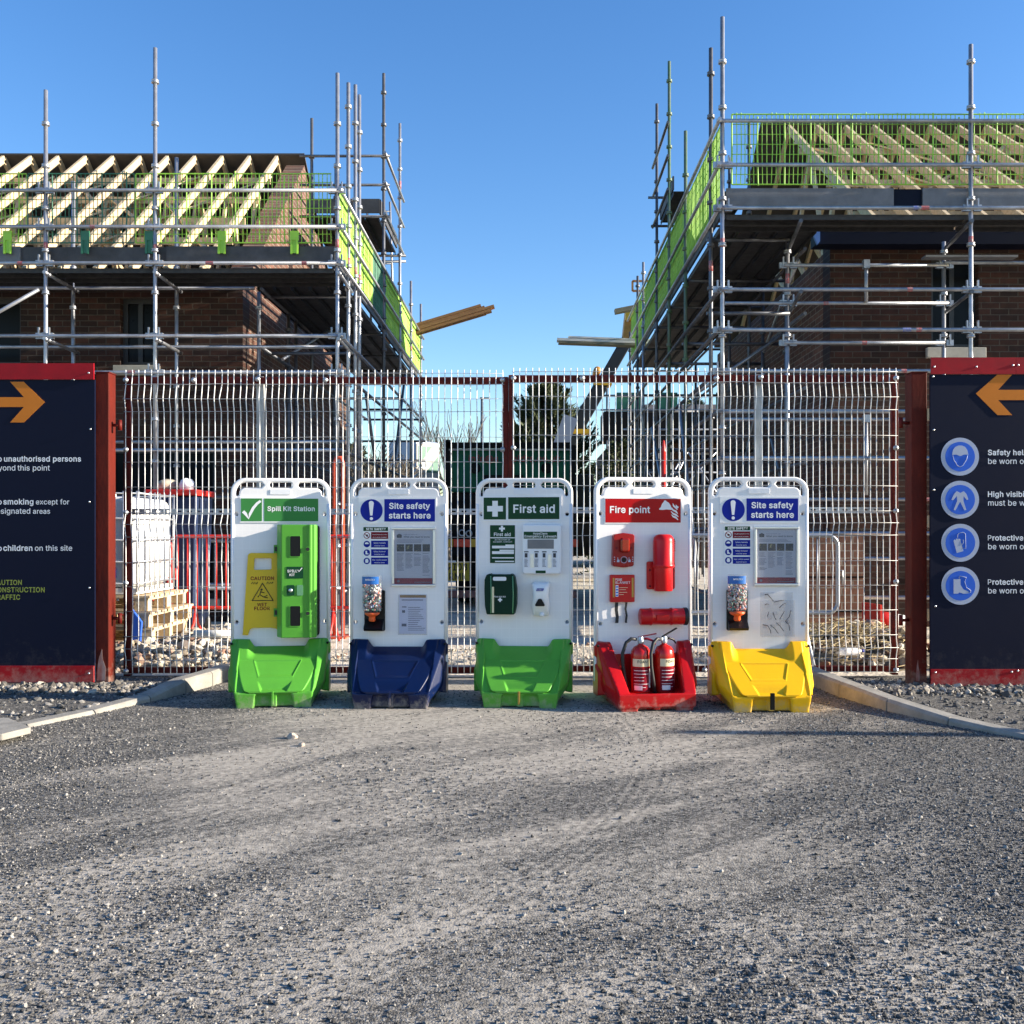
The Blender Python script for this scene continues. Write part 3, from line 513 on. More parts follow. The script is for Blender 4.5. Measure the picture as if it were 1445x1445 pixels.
w 567|138,0 23,379 87,379 133,214 143,177 154,137 165,91 175,41 165,41 175,90 186,135 196,176 206,214 252,379 316,379 362,214 371,176 382,136 392,91 402,41 391,41 402,90 413,135 423,176 434,214 480,379 545,379 429,0 368,0 319,172 312,198 305,225 297,252 291,280 284,309 277,338 291,338 284,309 277,280 270,252 263,225 255,198 248,172 199,0
x 379|21,0 171,218 171,171 29,379 100,379 147,306 164,279 179,253 193,229 207,206 175,206 190,229 202,253 216,279 233,306 282,379 352,379 209,169 209,214 358,0 287,0 231,85 214,112 200,136 187,159 173,182 205,182 191,159 178,136 165,112 148,85 91,0
y 389|47,-139 61,-86 71,-87 88,-90 104,-89 118,-84 130,-74 141,-58 151,-36 163,-1 17,379 84,379 165,155 177,121 187,87 196,53 206,21 184,21 193,53 202,87 212,121 224,155 305,379 371,379 204,-58 191,-85 177,-107 159,-124 139,-136 117,-143 91,-145 77,-145 65,-143 54,-141
z 380|42,0 42,46 254,320 254,323 48,323 48,379 333,379 333,331 126,60 126,56 339,56 339,0""".split('\n'):
    _h, *_o = _l.split('|'); GLYPHS[_h[0]] = (int(_h[2:])/1000, [[tuple(int(t)/1000 for t in p.split(',')) for p in o.split()] for o in _o])
_TX = {}; _GL = {}
def _area(p): return sum(x0*y1-x1*y0 for (x0, y0), (x1, y1) in zip(p, p[1:]+p[:1]))/2
def _inside(q, p):
    r = False
    for (x0, y0), (x1, y1) in zip(p, p[1:]+p[:1]):
        if (y0 > q[1]) != (y1 > q[1]) and q[0] < (x1-x0)*(q[1]-y0)/(y1-y0)+x0: r = not r
    return r
def glyph(ch, bold):
    """filled pieces of one letter; strokes that cross lie a hair apart"""
    if (ch, bold) in _GL: return _GL[ch, bold]
    adv, loops = GLYPHS[ch]; big = max(loops, key=lambda l: abs(_area(l))); sg = _area(big) > 0; pieces = []
    outs = [l for l in loops if (_area(l) > 0) == sg]; holes = [l for l in loops if (_area(l) > 0) != sg]
    for n, o in enumerate(outs):
        lps = [o] + [h for h in holes if _inside(h[0], o)]
        net = abs(_area(o)) - sum(abs(_area(h)) for h in lps[1:]); per = sum(math.dist(p, q) for l in lps for p, q in zip(l, l[1:]+l[:1]))
        for off in (bold, bold*.93, bold*1.08, bold*.85, bold*.75, bold*.6, bold*.45, bold*.3, 0.0):     # the first weight whose fill is sound
            cu = bpy.data.curves.new('t', 'CURVE'); cu.dimensions = '2D'; cu.fill_mode = 'FRONT'; cu.offset = off
            for lp in lps:
                c = cu.splines.new('POLY'); c.points.add(len(lp)-1); c.use_cyclic_u = True
                for q, (x, y) in zip(c.points, lp): q.co = (x, y, 0, 1)
            tmp = bpy.data.objects.new('tmp', cu); COL.objects.link(tmp); dg = bpy.context.evaluated_depsgraph_get(); dg.update()
            me = bpy.data.meshes.new_from_object(tmp.evaluated_get(dg)); bpy.data.objects.remove(tmp); bpy.data.curves.remove(cu)
            v = [(q.co[0], q.co[1], n) for q in me.vertices]; f = [tuple(p.vertices) for p in me.polygons]; got = sum(p.area for p in me.polygons); bpy.data.meshes.remove(me)
            if abs(got/(net+off*per) - 1) < .07: break
        pieces.append((v, f))
    _GL[ch, bold] = (adv, pieces); return _GL[ch, bold]
def text_geo(body, bold=0.0, spacing=1.0):
    key = (body, bold, spacing)
    if key not in _TX:
        x = 0; V = []; F = []; bo = round(min(bold, .04)*.5, 4)
        for ch in body:
            if ch == ' ': x += .21*spacing; continue
            adv, pieces = glyph(ch, bo)
            for v, f in pieces:
                o = len(V); V += [(x+p, q, n) for p, q, n in v]; F += [tuple(t+o for t in g) for g in f]
            x += (adv + 1.3*bo)*spacing
        _TX[key] = (V, F)
    return _TX[key]
CAP = .509       # capital height of the outlines above
def put_text(mb, body, x0=None, x1=None, z=0, y=0, size=None, bold=0.0, mi=0, spacing=1.0, xc=None, hs=1.0):
    """flat lettering in the xz plane facing -y; fits x0..x1, or uses size from x0 / up to x1 / round xc; returns size"""
    v, f = text_geo(body, bold, spacing)
    mn = min(q[0] for q in v); mx = max(q[0] for q in v)
    if size is None: size = (x1-x0)/(mx-mn)/hs
    if xc is not None: ox = xc - hs*size*(mn+mx)/2
    elif x0 is not None: ox = x0 - hs*size*mn
    else: ox = x1 - hs*size*mx
    mb.add([(ox + hs*size*p, y - .00012*n, z + size*q) for p, q, n in v], [tuple(t) for t in f], mi)
    return size
def icos(sub):
    bm = bmesh.new(); bmesh.ops.create_icosphere(bm, subdivisions=sub, radius=1)
    v = np.array([q.co[:] for q in bm.verts]); f = np.array([[q.index for q in p.verts] for p in bm.faces]); bm.free()
    return v, f
def stones(name, pos, size, m, sub=1, jit=0.28, flat=0.65, smooth=False, parent=None):
    """many irregular stones as one mesh"""
    bv, bf = icos(sub); n = len(pos); pos = np.asarray(pos); size = np.asarray(size)
    var = [bv*(1+np.random.uniform(-jit, jit, (len(bv), 1))) for _ in range(12)]
    allv = np.empty((n, len(bv), 3))
    for i in range(n):
        q = var[i % 12]*np.array([random.uniform(.7, 1.2), random.uniform(.7, 1.2), random.uniform(.5, .9)*flat/.65])
        a = random.uniform(0, 6.28); c, s_ = math.cos(a), math.sin(a); t = random.uniform(-.5, .5); ct, st = math.cos(t), math.sin(t)
        rot = np.array([[c, -s_, 0], [s_, c, 0], [0, 0, 1]]) @ np.array([[1, 0, 0], [0, ct, -st], [0, st, ct]])
        allv[i] = (q*size[i]) @ rot.T + pos[i]
    V = allv.reshape(-1, 3); F = (bf[None] + (np.arange(n)*len(bv))[:, None, None]).reshape(-1, 3)
    me = bpy.data.meshes.new(name); me.vertices.add(len(V)); me.vertices.foreach_set('co', V.ravel())
    me.loops.add(F.size); me.loops.foreach_set('vertex_index', F.ravel().astype(np.int32))
    me.polygons.add(len(F)); me.polygons.foreach_set('loop_start', np.arange(0, F.size, 3, dtype=np.int32)); me.polygons.foreach_set('loop_total', np.full(len(F), 3, dtype=np.int32))
    me.polygons.foreach_set('use_smooth', np.full(len(F), smooth)); me.update(calc_edges=True); me.validate()
    me.materials.append(M(m))
    return link(name, me, parent)

# ================================================================ GROUND
g = MB(); g.add([(-300,-60,0),(300,-60,0),(300,500,0),(-300,500,0)], [(0,1,2,3)])
single('site_ground', g, 'site_ground', None, None, kind='structure')
KL = [(-3.75,3.6),(-3.25,5.1),(-2.98,5.9),(-2.78,6.35),(-2.6,6.8),(-2.48,7.15),(-2.4,7.5),(-2.36,7.95)]     # road edge, left
KR = [(3.6,4.3),(3.1,5.05),(2.76,5.57),(2.5,5.98),(2.3,6.45),(2.16,7.0),(2.12,7.4),(2.10,7.95)]               # road edge, right
def sheet(name, poly, z, m, kind='structure'):
    b = MB(); b.add([(x, y, z) for x, y in poly], [tuple(range(len(poly)))])
    return single(name, b, m, None, None, kind=kind)
sheet('road', [(-9,-6),(9,-6),(9,1.0)] + KR + KL[::-1] + [(-9,1.0)], 0.006, 'road_mat')
sheet('pavement', [(-9.1,1.0)] + [(x-0.02, y) for x, y in KL] + [(-2.9,8.0),(-14,8.0),(-14,1.0)], 0.012, 'verge_mat')
sheet('pavement', ([(9.1,1.0)] + [(x+0.02, y) for x, y in KR] + [(2.9,8.0),(14,8.0),(14,1.0)])[::-1], 0.012, 'verge_mat')
# kerb stones: dropped at the mouth, full height towards the gate
def kerb(p0, p1, h0, h1, side, lab):
    a, b = Vector((*p0, 0)), Vector((*p1, 0)); d = (b-a).normalized(); nrm = Vector((d.y, -d.x, 0))*(1 if side > 0 else -1); wd = 0.115
    a2, b2 = a + d*0.004, b - d*0.004
    v = []
    for q, h in ((a2, h0), (b2, h1)):
        for off, z in ((0, -0.08), (0, h-0.018), (0.018, h), (wd, h), (wd, -0.08)): v.append((q.x+nrm.x*off, q.y+nrm.y*off, z))
    mb = MB(); mb.add(v, [(0,1,2,3,4),(9,8,7,6,5)] + [(i, i+5, (i+1) % 5+5, (i+1) % 5) for i in range(5)])
    o = single('kerb_stone', mb, 'concrete', lab, 'kerb stone', 'kerb stones at the road edge', loc=tuple(a), bevel=0.004)
    return o
hl = [.02,.022,.026,.03,.05,.11,.115,.115]; hr = [.02,.022,.03,.05,.085,.115,.115,.115]
labL = ['flush kerb stone at the left road edge nearest the camera','flush pale kerb stone left of the road beside the concrete slab','second flush pale kerb stone on the left, sunlit top','sunlit pale flush kerb stone before the left upstand begins','tapering kerb stone on the left rising towards the gate','dark shaded upright kerb stone just left of the left green base','sunlit upright kerb stone between left gate post and left green base']
labR = ['flush kerb stone at the right road edge nearest the camera','low kerb stone right of the road at the frame edge','long low pale kerb stone in front of the right hoarding','pale kerb stone tapering down in front of the right gate post','tapering kerb stone rising beside the yellow base','upright kerb stone right behind the yellow base, yellowish face','upright kerb stone under the right end of the mesh gate']
for i in range(7): kerb(KL[i], KL[i+1], hl[i], hl[i+1], -1, labL[i])
for i in range(7): kerb(KR[i], KR[i+1], hr[i], hr[i+1], 1, labR[i])
# edging strips on the pavement side and slab
mb = MB(); mb.prism([(-2.81,5.59),(-3.09,5.88),(-3.5,5.72),(-3.35,5.2),(-2.87,5.40)], 0.034, 0.072, plane='xy')
single('concrete_slab', mb, 'concrete', 'loose concrete slab lying at the left road edge', 'slab', bevel=0.006)
# fine loose chippings
def chips(n, f, smin, smax):
    P = []; S = []
    while len(P) < n:
        y = 2.0 + 5.6*random.random()**1.25; x = random.uniform(-0.56*y, 0.53*y)
        if random.random() > f(x, y): continue
        P.append((x, y, 0.008)); S.append(random.uniform(smin, smax)*(1 if random.random() < .93 else random.uniform(1.4, 2.6)))
    return P, S
def clump(x, y):
    e = math.sin(1.7*x+0.9*y+1)*math.sin(2.3*y-0.8*x) + 0.5*math.sin(4.1*x+2.2*y)
    edge = max(0, min(1, (abs(x+0.35)-0.9-0.15*y*0.3)/1.2))
    return max(0.05, min(1, 0.18+0.3*e+0.9*edge + (0.12 if y < 3.4 else 0)))
P, S = chips(60000, clump, 0.0018, 0.0046)
tag(stones('loose_chippings', P, S, 'chip_mat', sub=1, jit=.3), kind='stuff')
P = []; S = []
for k in range(2600):
    s_ = random.choice((-1, 1)); y = random.uniform(5.2, 7.9)
    x = (-np.interp(y, [q[1] for q in KL], [-q[0] for q in KL]) - random.uniform(.15, 2.0)) if s_ < 0 else (np.interp(y, [q[1] for q in KR], [q[0] for q in KR]) + random.uniform(.15, 1.9))
    P.append((x, y, .016)); S.append(random.uniform(.004, .013) if random.random() < .85 else random.uniform(.013, .03))
tag(stones('pavement_gravel', P, S, 'chip_mat', sub=1, jit=.3), kind='stuff')
P = []; S = []
for k in range(2600):
    x = random.uniform(2.35, 4.6) if random.random() < .7 else random.uniform(-5, -2.55); y = 7.27 + random.gauss(0, .11) + (0.05 if x < 0 else 0)
    P.append((x, y, .02)); S.append(abs(random.gauss(0.006, .012))+.005)
tag(stones('hoarding_rubble', P, S, 'rubble_dark', sub=1, jit=.35), kind='stuff')
for x, y, s_, lab in ((-1.345,5.60,.030,'larger of two pale stones on the road before the left green base'),(-1.245,5.40,.022,'smaller pale stone on the road in front of the blue base')):
    o = stones('loose_stone', [(x, y, .012)], [s_], 'rubble_mat', sub=2, jit=.2); tag(o, lab, 'stone', 'loose stones on the road')
# rubble heap behind the gate
def heap(name, cx, cy, rx, ry, h, n, smin, smax, m='site_ground', res=40):
    mb = MB(); vs = []; fs = []
    def hz(u, v):
        r = math.hypot(u, v); b = max(0, 1-r*r)
        return h*b*(0.8+0.2*math.sin(5*u+3*v)+0.1*math.sin(11*u-7*v))
    for j in range(res+1):
        for i in range(res+1):
            u, v = -1+2*i/res, -1+2*j/res; vs.append((cx+u*rx, cy+v*ry, hz(u, v)-0.03 + random.uniform(-.012, .012)))
    for j in range(res):
        for i in range(res): q = j*(res+1)+i; fs.append((q, q+1, q+res+2, q+res+1))
    mb.add(vs, fs, 0, True); o = single(name, mb, m, None, None, kind='stuff')
    P = []; S = []
    while len(P) < n:
        u, v = random.uniform(-1, 1), random.uniform(-1, 1)
        if math.hypot(u, v) > 1.05: continue
        P.append((cx+u*rx, cy+v*ry, max(0, hz(u, v))-.005)); S.append(smin+(smax-smin)*random.random()**3)
    st = stones(name+'_stones', P, S, 'rubble_mat', sub=1, jit=.33, parent=o)
    return o
heap('gravel_heap', -2.95, 8.95, 1.15, .75, .30, 1900, .014, .062)
heap('sand_heap', 0.1, 9.2, 2.1, .55, .13, 900, .008, .03)
heap('soil_heap', 2.85, 9.0, 1.0, .7, .36, 700, .010, .06, m='soil_dark')
# straw strewn over the soil heap
mb = MB()
for k in range(420):
    x, y = random.gauss(2.72, .28), random.gauss(8.75, .2); u, v = (x-2.85), (y-9.0)/.7; z = .36*max(0, 1-u*u-v*v)*.9 + random.uniform(0, .05)
    a = random.uniform(0, 6.28); l = random.uniform(.03, .1)
    mb.beam((x-l*math.cos(a), y-l*math.sin(a), z), (x+l*math.cos(a), y+l*math.sin(a), z+random.uniform(-.03, .04)), .004, .004)
single('straw', mb, 'straw', None, None, kind='stuff', fix=False)

# ================================================================ HOUSES
def house(name, lab, s, fx, fy, yb, ridge, ridge_z, eave, xout, openings, gable=True):
    """s=-1 house on the left, +1 right; fx side-wall plane, fy front-wall plane"""
    root = thing(name, lab, 'house', (fx, fy, 0)); T = 0.3
    X0, X1 = sorted((fx, xout))
    outer = [(X0, 0), (X1, 0), (X1, eave), (X0, eave)]
    holes = [[(a, c), (b, c), (b, d), (a, d)] for a, b, c, d in openings]
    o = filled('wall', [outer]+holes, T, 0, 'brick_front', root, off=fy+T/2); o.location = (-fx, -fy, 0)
    slope = (ridge_z-eave)/(ridge-fy)
    gp = [(fy+T+.002, 0), (yb, 0), (yb, eave), (ridge, ridge_z-.1), (fy+T+.002, eave+slope*T-.1)]
    if not gable: gp = [(fy+T+.002, 0), (yb, 0), (yb, eave-.2), (fy+T+.002, eave-.2)]
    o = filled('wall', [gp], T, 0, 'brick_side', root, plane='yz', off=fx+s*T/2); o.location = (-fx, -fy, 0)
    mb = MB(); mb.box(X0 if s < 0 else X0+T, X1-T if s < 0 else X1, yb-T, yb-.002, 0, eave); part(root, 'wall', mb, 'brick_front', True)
    mb = MB(); mb.box(X0+.3, X1-.3, fy+T, yb-T, 2.45, 2.7); part(root, 'floor_slab', mb, 'concrete', True)
    for a, b, c, d in openings:
        mb = MB(); t = .06; y0, y1 = fy+.10, fy+.16
        mb.box(a, a+t, y0, y1, c, d); mb.box(b-t, b, y0, y1, c, d); mb.box(a+t, b-t, y0, y1, c, c+t); mb.box(a+t, b-t, y0, y1, d-t, d)
        mb.box((a+b)/2-.03, (a+b)/2+.03, y0, y1, c+t, d-t)
        wn = part(root, 'window', mb, 'frame_grey', True)
        mb = MB(); mb.box(a+t, b-t, fy+.125, fy+.135, c+t, d-t); part(wn, 'pane', mb, 'glass_void_dark', True)  # the opening is bare: this black sheet stands in for the shade inside
        mb = MB(); mb.box(a-.07, b+.07, fy-.06, fy+.12, c-.13, c-.003); part(wn, 'sill', mb, 'sill_stone', True, bevel=.006)
    # trussed rafters, ridge parallel to the street
    n = int((X1-X0-.6)/.45)
    for k in range(n):
        x = fx + s*(.45+.45*k)
        if abs(x) > abs(xout)-.3: break
        mb = MB(); y0, y1 = fy-.25, yb+.2; ze = eave+.05; zr = lambda y: ze + (ridge_z-ze)*(1-abs(y-ridge)/(ridge-y0)) if y < ridge else ze + (ridge_z-ze)*(1-(y-ridge)/(y1-ridge))
        mb.beam((x, y0, ze), (x, ridge, ridge_z), .045, .12); mb.beam((x, y1, ze), (x, ridge, ridge_z), .045, .12)
        mb.beam((x, y0+.1, ze), (x, y1-.1, ze), .044, .11)
        q1, q2 = fy+.33*(ridge-fy), fy+.66*(ridge-fy); r1 = ridge+.5*(yb-ridge)
        mb.beam((x, q1, zr(q1)), (x, q1+.5, ze), .043, .09); mb.beam((x, q1+.5, ze), (x, q2, zr(q2)), .043, .09)
        mb.beam((x, q2, zr(q2)), (x, ridge, ze), .043, .09); mb.beam((x, ridge, ze), (x, r1, zr(r1)), .043, .09)
        part(root, 'roof_truss', mb, 'truss', True)
    # long diagonal braces and binders across the trusses
    xa = fx+s*.4
    for k in range(7):
        mb = MB(); xs = xa + s*(1.15*k); ya, yb2 = fy+.25, ridge-.6
        za = eave+.05+(ridge_z-eave)*(ya-fy+.25)/(ridge-fy+.25)-.10; zb = eave+.05+(ridge_z-eave)*(yb2-fy+.25)/(ridge-fy+.25)-.10
        mb.beam((xs+s*2.2, ya, za), (xs, yb2, zb), .10, .025); part(root, 'roof_brace', mb, 'truss', True)
    for k in range(9):
        mb = MB(); xs = xa + s*(.2+.95*k); y1_ = fy+.5+.9*(k % 3)*.6; y2_ = y1_+1.5
        z1_ = eave+.05+(ridge_z-eave)*(y1_-fy+.25)/(ridge-fy+.25)-.13; z2_ = eave+.05+(ridge_z-eave)*(y2_-fy+.25)/(ridge-fy+.25)-.13
        mb.beam((xs, y1_, z1_), (xs+s*(1.1+.3*(k % 2)), y2_, z2_), .075, .022); part(root, 'roof_brace', mb, 'truss', True)
        mb = MB(); mb.beam((xs+s*.3, y1_+.3, eave+.1), (xs+s*1.0, y1_+.7, z1_+.1), .06, .03); part(root, 'roof_brace', mb, 'truss', True)
    for y, f in ((fy+.35, .1), (fy+.9, .30), (fy+1.5, .45), (fy+2.2, .62), (fy+2.9, .8)):
        mb = MB(); z = eave+.05+(ridge_z-eave)*(y-fy+.25)/(ridge-fy+.25)-.16
        mb.beam((xa, y, z), (xout-s*.4, y, z), .025, .1); part(root, 'roof_binder', mb, 'truss', True)
    # felted rear slope
    mb = MB(); mb.add([(X0, ridge, ridge_z+.07), (X1, ridge, ridge_z+.07), (X1, yb+.35, eave+.0), (X0, yb+.35, eave+.0), (X0, ridge, ridge_z+.10), (X1, ridge, ridge_z+.10), (X1, yb+.35, eave+.03), (X0, yb+.35, eave+.03)],
        [(0,3,2,1),(4,5,6,7),(0,1,5,4),(1,2,6,5),(2,3,7,6),(3,0,4,7)]); part(root, 'roof', mb, 'tile_dark', True)
    return root
hl_ = house('brick_house', 'dark red brick house under scaffolding on the left with bare cream roof trusses', -1, -3.74, 12.9, 20.1, 16.4, 7.3, 4.42, -13.5,
    [(-5.33,-4.88,3.32,4.2),(-8.1,-6.62,3.32,4.2),(-5.5,-4.1,.3,2.25),(-9.2,-6.9,.9,2.2),(-11.5,-10.2,3.32,4.2)])
hr_ = house('brick_house', 'dark brick house under scaffolding on the right with navy fascia board', 1, 3.66, 12.2, 19.6, 15.9, 7.6, 4.85, 13.0,
    [(4.9,5.48,3.42,4.55),(7.4,8.6,3.42,4.55),(5.6,7.0,.9,2.2),(9.5,11,.9,2.2)], gable=False)
mb = MB(); mb.box(3.42, 12.9, 11.95, 12.19, 4.62, 4.79); part(hr_, 'fascia', mb, 'navy_fascia', True)
mb = MB(); mb.prism([(3.36,4.80),(3.45,4.80),(3.45,4.64),(3.42,4.60),(3.38,4.70)], 11.9, 11.945); part(hr_, 'gutter_bracket', mb, 'blue_bracket', True)
mb = MB(); mb.box(-13.3, -3.8, 12.66, 12.88, 4.30, 4.42); part(hl_, 'fascia', mb, 'navy_fascia', True)

# ================================================================ SCAFFOLDS
def standard(root, x, y, z1, m='tube', band=None, z0=0.0, cup0=.5):
    mb = MB(); mb.tube([(x, y, z0), (x, y, z1)], .0242, 10)
    z = cup0
    while z < z1-.1:
        mb.lathe([(.025,-.022),(.046,-.018),(.046,-.004),(.036,.004),(.044,.012),(.044,.02),(.025,.024)], (x, y, z), 10); z += .5
    mb.box(x-.075, x+.075, y-.075, y+.075, z0+.002, z0+.012)
    o = part(root, 'standard', mb, m, True)
    if band:
        b = MB(); b.tube([(x, y, band[0]), (x, y, band[0]+band[2])], .0250, 10); part(o, 'paint_band', b, 'paint_'+band[1], True)
    return o
def ledger(root, p0, p1, m='tube', name='ledger', band=None, ends=()):
    mb = MB(); mb.tube([p0, p1], .0225, 8); o = part(root, name, mb, m, True)
    p0, p1 = Vector(p0), Vector(p1)
    for t in ends:      # wedge couplers where it meets a standard
        c = p0.lerp(p1, t); mb.box
    if band:
        for t, c in band:
            a = p0.lerp(p1, t); d = (p1-p0).normalized()*random.choice((.03, .045)); b = MB(); b.tube([a-d, a+d], .0229, 8, caps=False); part(o, 'paint_band', b, 'paint_'+c, True)
    return o
def coupler(root, x, y, z, dx, dy):
    """forged wedge clips on both sides of a standard"""
    mb = MB()
    for s_ in (-1, 1):
        cx, cy = x+dx*s_*.06, y+dy*s_*.06
        mb.box(cx-.022-abs(dx)*.02, cx+.022+abs(dx)*.02, cy-.022-abs(dy)*.02-.02, cy+.022+abs(dy)*.02-.02, z-.033, z+.036)
        mb.box(cx-.008, cx+.008, cy-.056, cy-.03, z-.02, z+.10)
    part(root, 'coupler', mb, 'tube', True)
def deck(root, x0, x1, y0, y1, z, along):
    """steel boards side by side with small gaps and rows of perforations seen as ribs"""
    mb = MB(); wd = .228
    a0, a1 = (y0, y1) if along == 'x' else (x0, x1); a = a0
    while a + wd <= a1+.01:
        if along == 'x':
            mb.box(x0, x1, a, a+wd-.012, z-.012, z)
            for e in (a+.004, a+wd-.016-.006): mb.box(x0, x1, e, e+.008, z-.055, z-.012)
        else:
            mb.box(a, a+wd-.012, y0, y1, z-.012, z)
            for e in (a+.004, a+wd-.016-.006): mb.box(e, e+.008, y0, y1, z-.055, z-.012)
        a += wd
    return part(root, 'platform', mb, 'deck', True)
def guard(root, p0, p1, z0, z1, m='lime', step=.048, r=.005):
    """wire brick-guard panel between two points"""
    p0, p1 = Vector((*p0, 0)), Vector((*p1, 0)); L_ = (p1-p0).length; d = (p1-p0)/L_; mb = MB(); n = int(L_/step)
    bow = random.uniform(-.02, .02)
    for i in range(n+1):
        q = p0 + d*(L_*i/n); e = random.gauss(0, .006); w_ = bow*math.sin(math.pi*i/n); mb.tube([(q.x, q.y, z0+e), (q.x+d.x*e-d.y*w_, q.y+d.y*e+d.x*w_, (z0+z1)/2), (q.x+d.x*e*.5, q.y+d.y*e*.5, z1+e*2)], r if i % 6 else r*1.9, 4, caps=False)
    k = int((z1-z0)/.1)
    for j in range(k+1):
        z = z0+(z1-z0)*j/k; mb.tube([(p0.x, p0.y, z), (p1.x, p1.y, z)], r if 0 < j < k else r*1.7, 4, caps=False)
    return part(root, 'brick_guard', mb, m, True)
def clip(root, x, y, z, m='lime'):
    mb = MB(); mb.box(x-.05, x+.05, y-.012, y+.012, z, z+.11); mb.box(x-.045, x-.022, y-.016, y+.01, z-.16, z); mb.box(x+.022, x+.045, y-.016, y+.01, z-.16, z); mb.box(x-.022, x+.022, y-.004, y+.01, z-.15, z)
    part(root, 'guard_clip', mb, m, True)

# ---- left scaffold
sl = thing('scaffold', 'galvanised tube scaffold with lime green brick guards round the left house', 'scaffold', (-2.3, 11.8, 0), group='scaffolds round the two houses')
for x, zt, bd in ((-5.757, 6.4, (4.52,'red',.08)), (-4.46, 6.9, (4.52,'red',.05)), (-2.30, 6.6, (4.53,'red',.10)), (-7.3, 6.2, None)): standard(sl, x, 11.8, zt, band=bd)
for x, zt in ((-5.80, 5.6), (-4.49, 5.9), (-3.45, 4.2)): standard(sl, x, 12.6, zt, 'tube', band=(1.55,'red',.1) if x < -4.6 else None)
for y, zt, bd, m_ in ((12.5, 6.8, (4.50,'red',.1), 'tube'), (13.0, 7.0, (4.52,'red',.1), 'tube'), (13.3, 7.0, (4.50,'red',.1), 'tube'), (15.5, 8.3, None, 'tube_dark'), (17.4, 8.3, (7.15,'red',.14), 'tube'), (19.0, 5.95, (4.62,'red',.08), 'tube'), (20.7, 5.9, None, 'tube')):
    standard(sl, -2.3, y, zt, m_, bd)
for y in (14.0, 14.45, 17.2, 19.6): standard(sl, -3.42, y, 4.25 if y < 15 else 6.0, 'tube_dark')
for z, bd in ((5.2, None), (4.77, [(.55,'red')]), (4.34, [(.42,'red'),(.93,'red'),(.76,'red')]), (3.48, None), (3.05, [(.62,'red')]), (2.13, None), (.5, None)):
    ledger(sl, (-8.8, 11.76, z), (-2.22, 11.76, z), band=bd)
for z in (4.24, 3.50, .5, 2.3): ledger(sl, (-8.8, 12.57, z), (-2.35 if z < 4 else -3.5, 12.57, z), 'tube')
for z in (5.2, 4.77, 4.34, 3.48, 3.06): ledger(sl, (-2.255, 11.7, z), (-2.255, 20.85, z))
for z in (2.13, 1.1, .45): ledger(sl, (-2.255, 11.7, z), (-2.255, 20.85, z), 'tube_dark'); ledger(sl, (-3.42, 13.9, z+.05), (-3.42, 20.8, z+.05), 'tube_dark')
for z in (1.6, 1.05): ledger(sl, (-8.8, 12.57, z), (-2.35, 12.57, z), 'tube_dark')
for z in (4.24, 3.5): ledger(sl, (-3.42, 12.6, z), (-3.42, 20.8, z), 'tube_dark')
for x, x2 in ((-5.757, -5.80), (-4.46, -4.49), (-2.3, -2.32)):
    for z in (3.44, 4.22): ledger(sl, (x+.03, 11.7, z), (x2+.03, 12.68, z), name='transom')
    for z in (5.2, 4.77, 4.34, 3.48, 3.05): coupler(sl, x, 11.8, z, 1, 0)
for y in (13.0, 15.5, 17.4, 19.0, 20.7):
    for z in (3.5, 4.24): ledger(sl, (-2.25, y+.04, z), (-3.5, y+.04, z), 'tube_dark', name='transom')
for z in (2.2, 2.65, 3.05): ledger(sl, (-3.6, 20.74, z), (-2.2, 20.74, z), 'tube_dark', name='transom')
ledger(sl, (-6.9, 11.72, 3.40), (-5.80, 11.72, 4.02), name='brace')
ledger(sl, (-2.21, 15.5, 1.6), (-2.21, 17.4, 3.9), 'tube_dark', name='brace'); ledger(sl, (-2.21, 13.3, 3.0), (-2.21, 15.5, .6), 'tube_dark', name='brace')
ledger(sl, (-3.0, 14.9, 4.2), (-3.3, 13.2, 3.45), name='brace')
deck(sl, -8.8, -5.76, 11.84, 12.64, 4.30, 'x'); deck(sl, -5.74, -2.36, 11.84, 12.64, 4.30, 'x')
deck(sl, -3.5, -2.34, 12.68, 16.5, 4.30, 'y'); deck(sl, -3.5, -2.34, 16.52, 20.75, 4.30, 'y')
for x0, x1, dy, m_ in ((-8.8, -6.08, 0, 'toe_grey'), (-6.12, -4.3, .03, 'toe'), (-4.34, -2.34, .0, 'toe')):
    mb = MB(); mb.box(x0, x1, 11.835+dy, 11.865+dy-.002, 4.365, 4.56); part(sl, 'toe_board', mb, m_, True)
for y0, y1, dx in ((11.9, 15.6, 0), (15.55, 20.75, -.03)):
    mb = MB(); mb.box(-2.37+dx, -2.342+dx, y0, y1, 4.36, 4.56); part(sl, 'toe_board', mb, 'toe', True)
for i, (a, b) in enumerate(((-8.7,-7.3),(-7.28,-6.0),(-5.98,-4.72),(-4.7,-3.55),(-3.53,-2.38))): guard(sl, (a, 11.83), (b, 11.83), 4.6, 5.42, ('lime','lime','teal_green','lime','lime')[i])
for a, b in ((11.9,13.2),(13.22,14.5),(14.52,15.8),(15.82,17.1),(17.12,18.4),(18.42,19.7),(19.72,20.7)): guard(sl, (-2.315, a), (-2.315, b), 4.48, 5.30, 'lime' if a != 14.52 else 'teal_green', r=.005)
for x, m_ in ((-6.21,'lime'),(-5.29,'teal_green'),(-4.53,'teal_green'),(-3.67,'lime'),(-2.81,'lime')): clip(sl, x, 11.80, 4.62, m_)
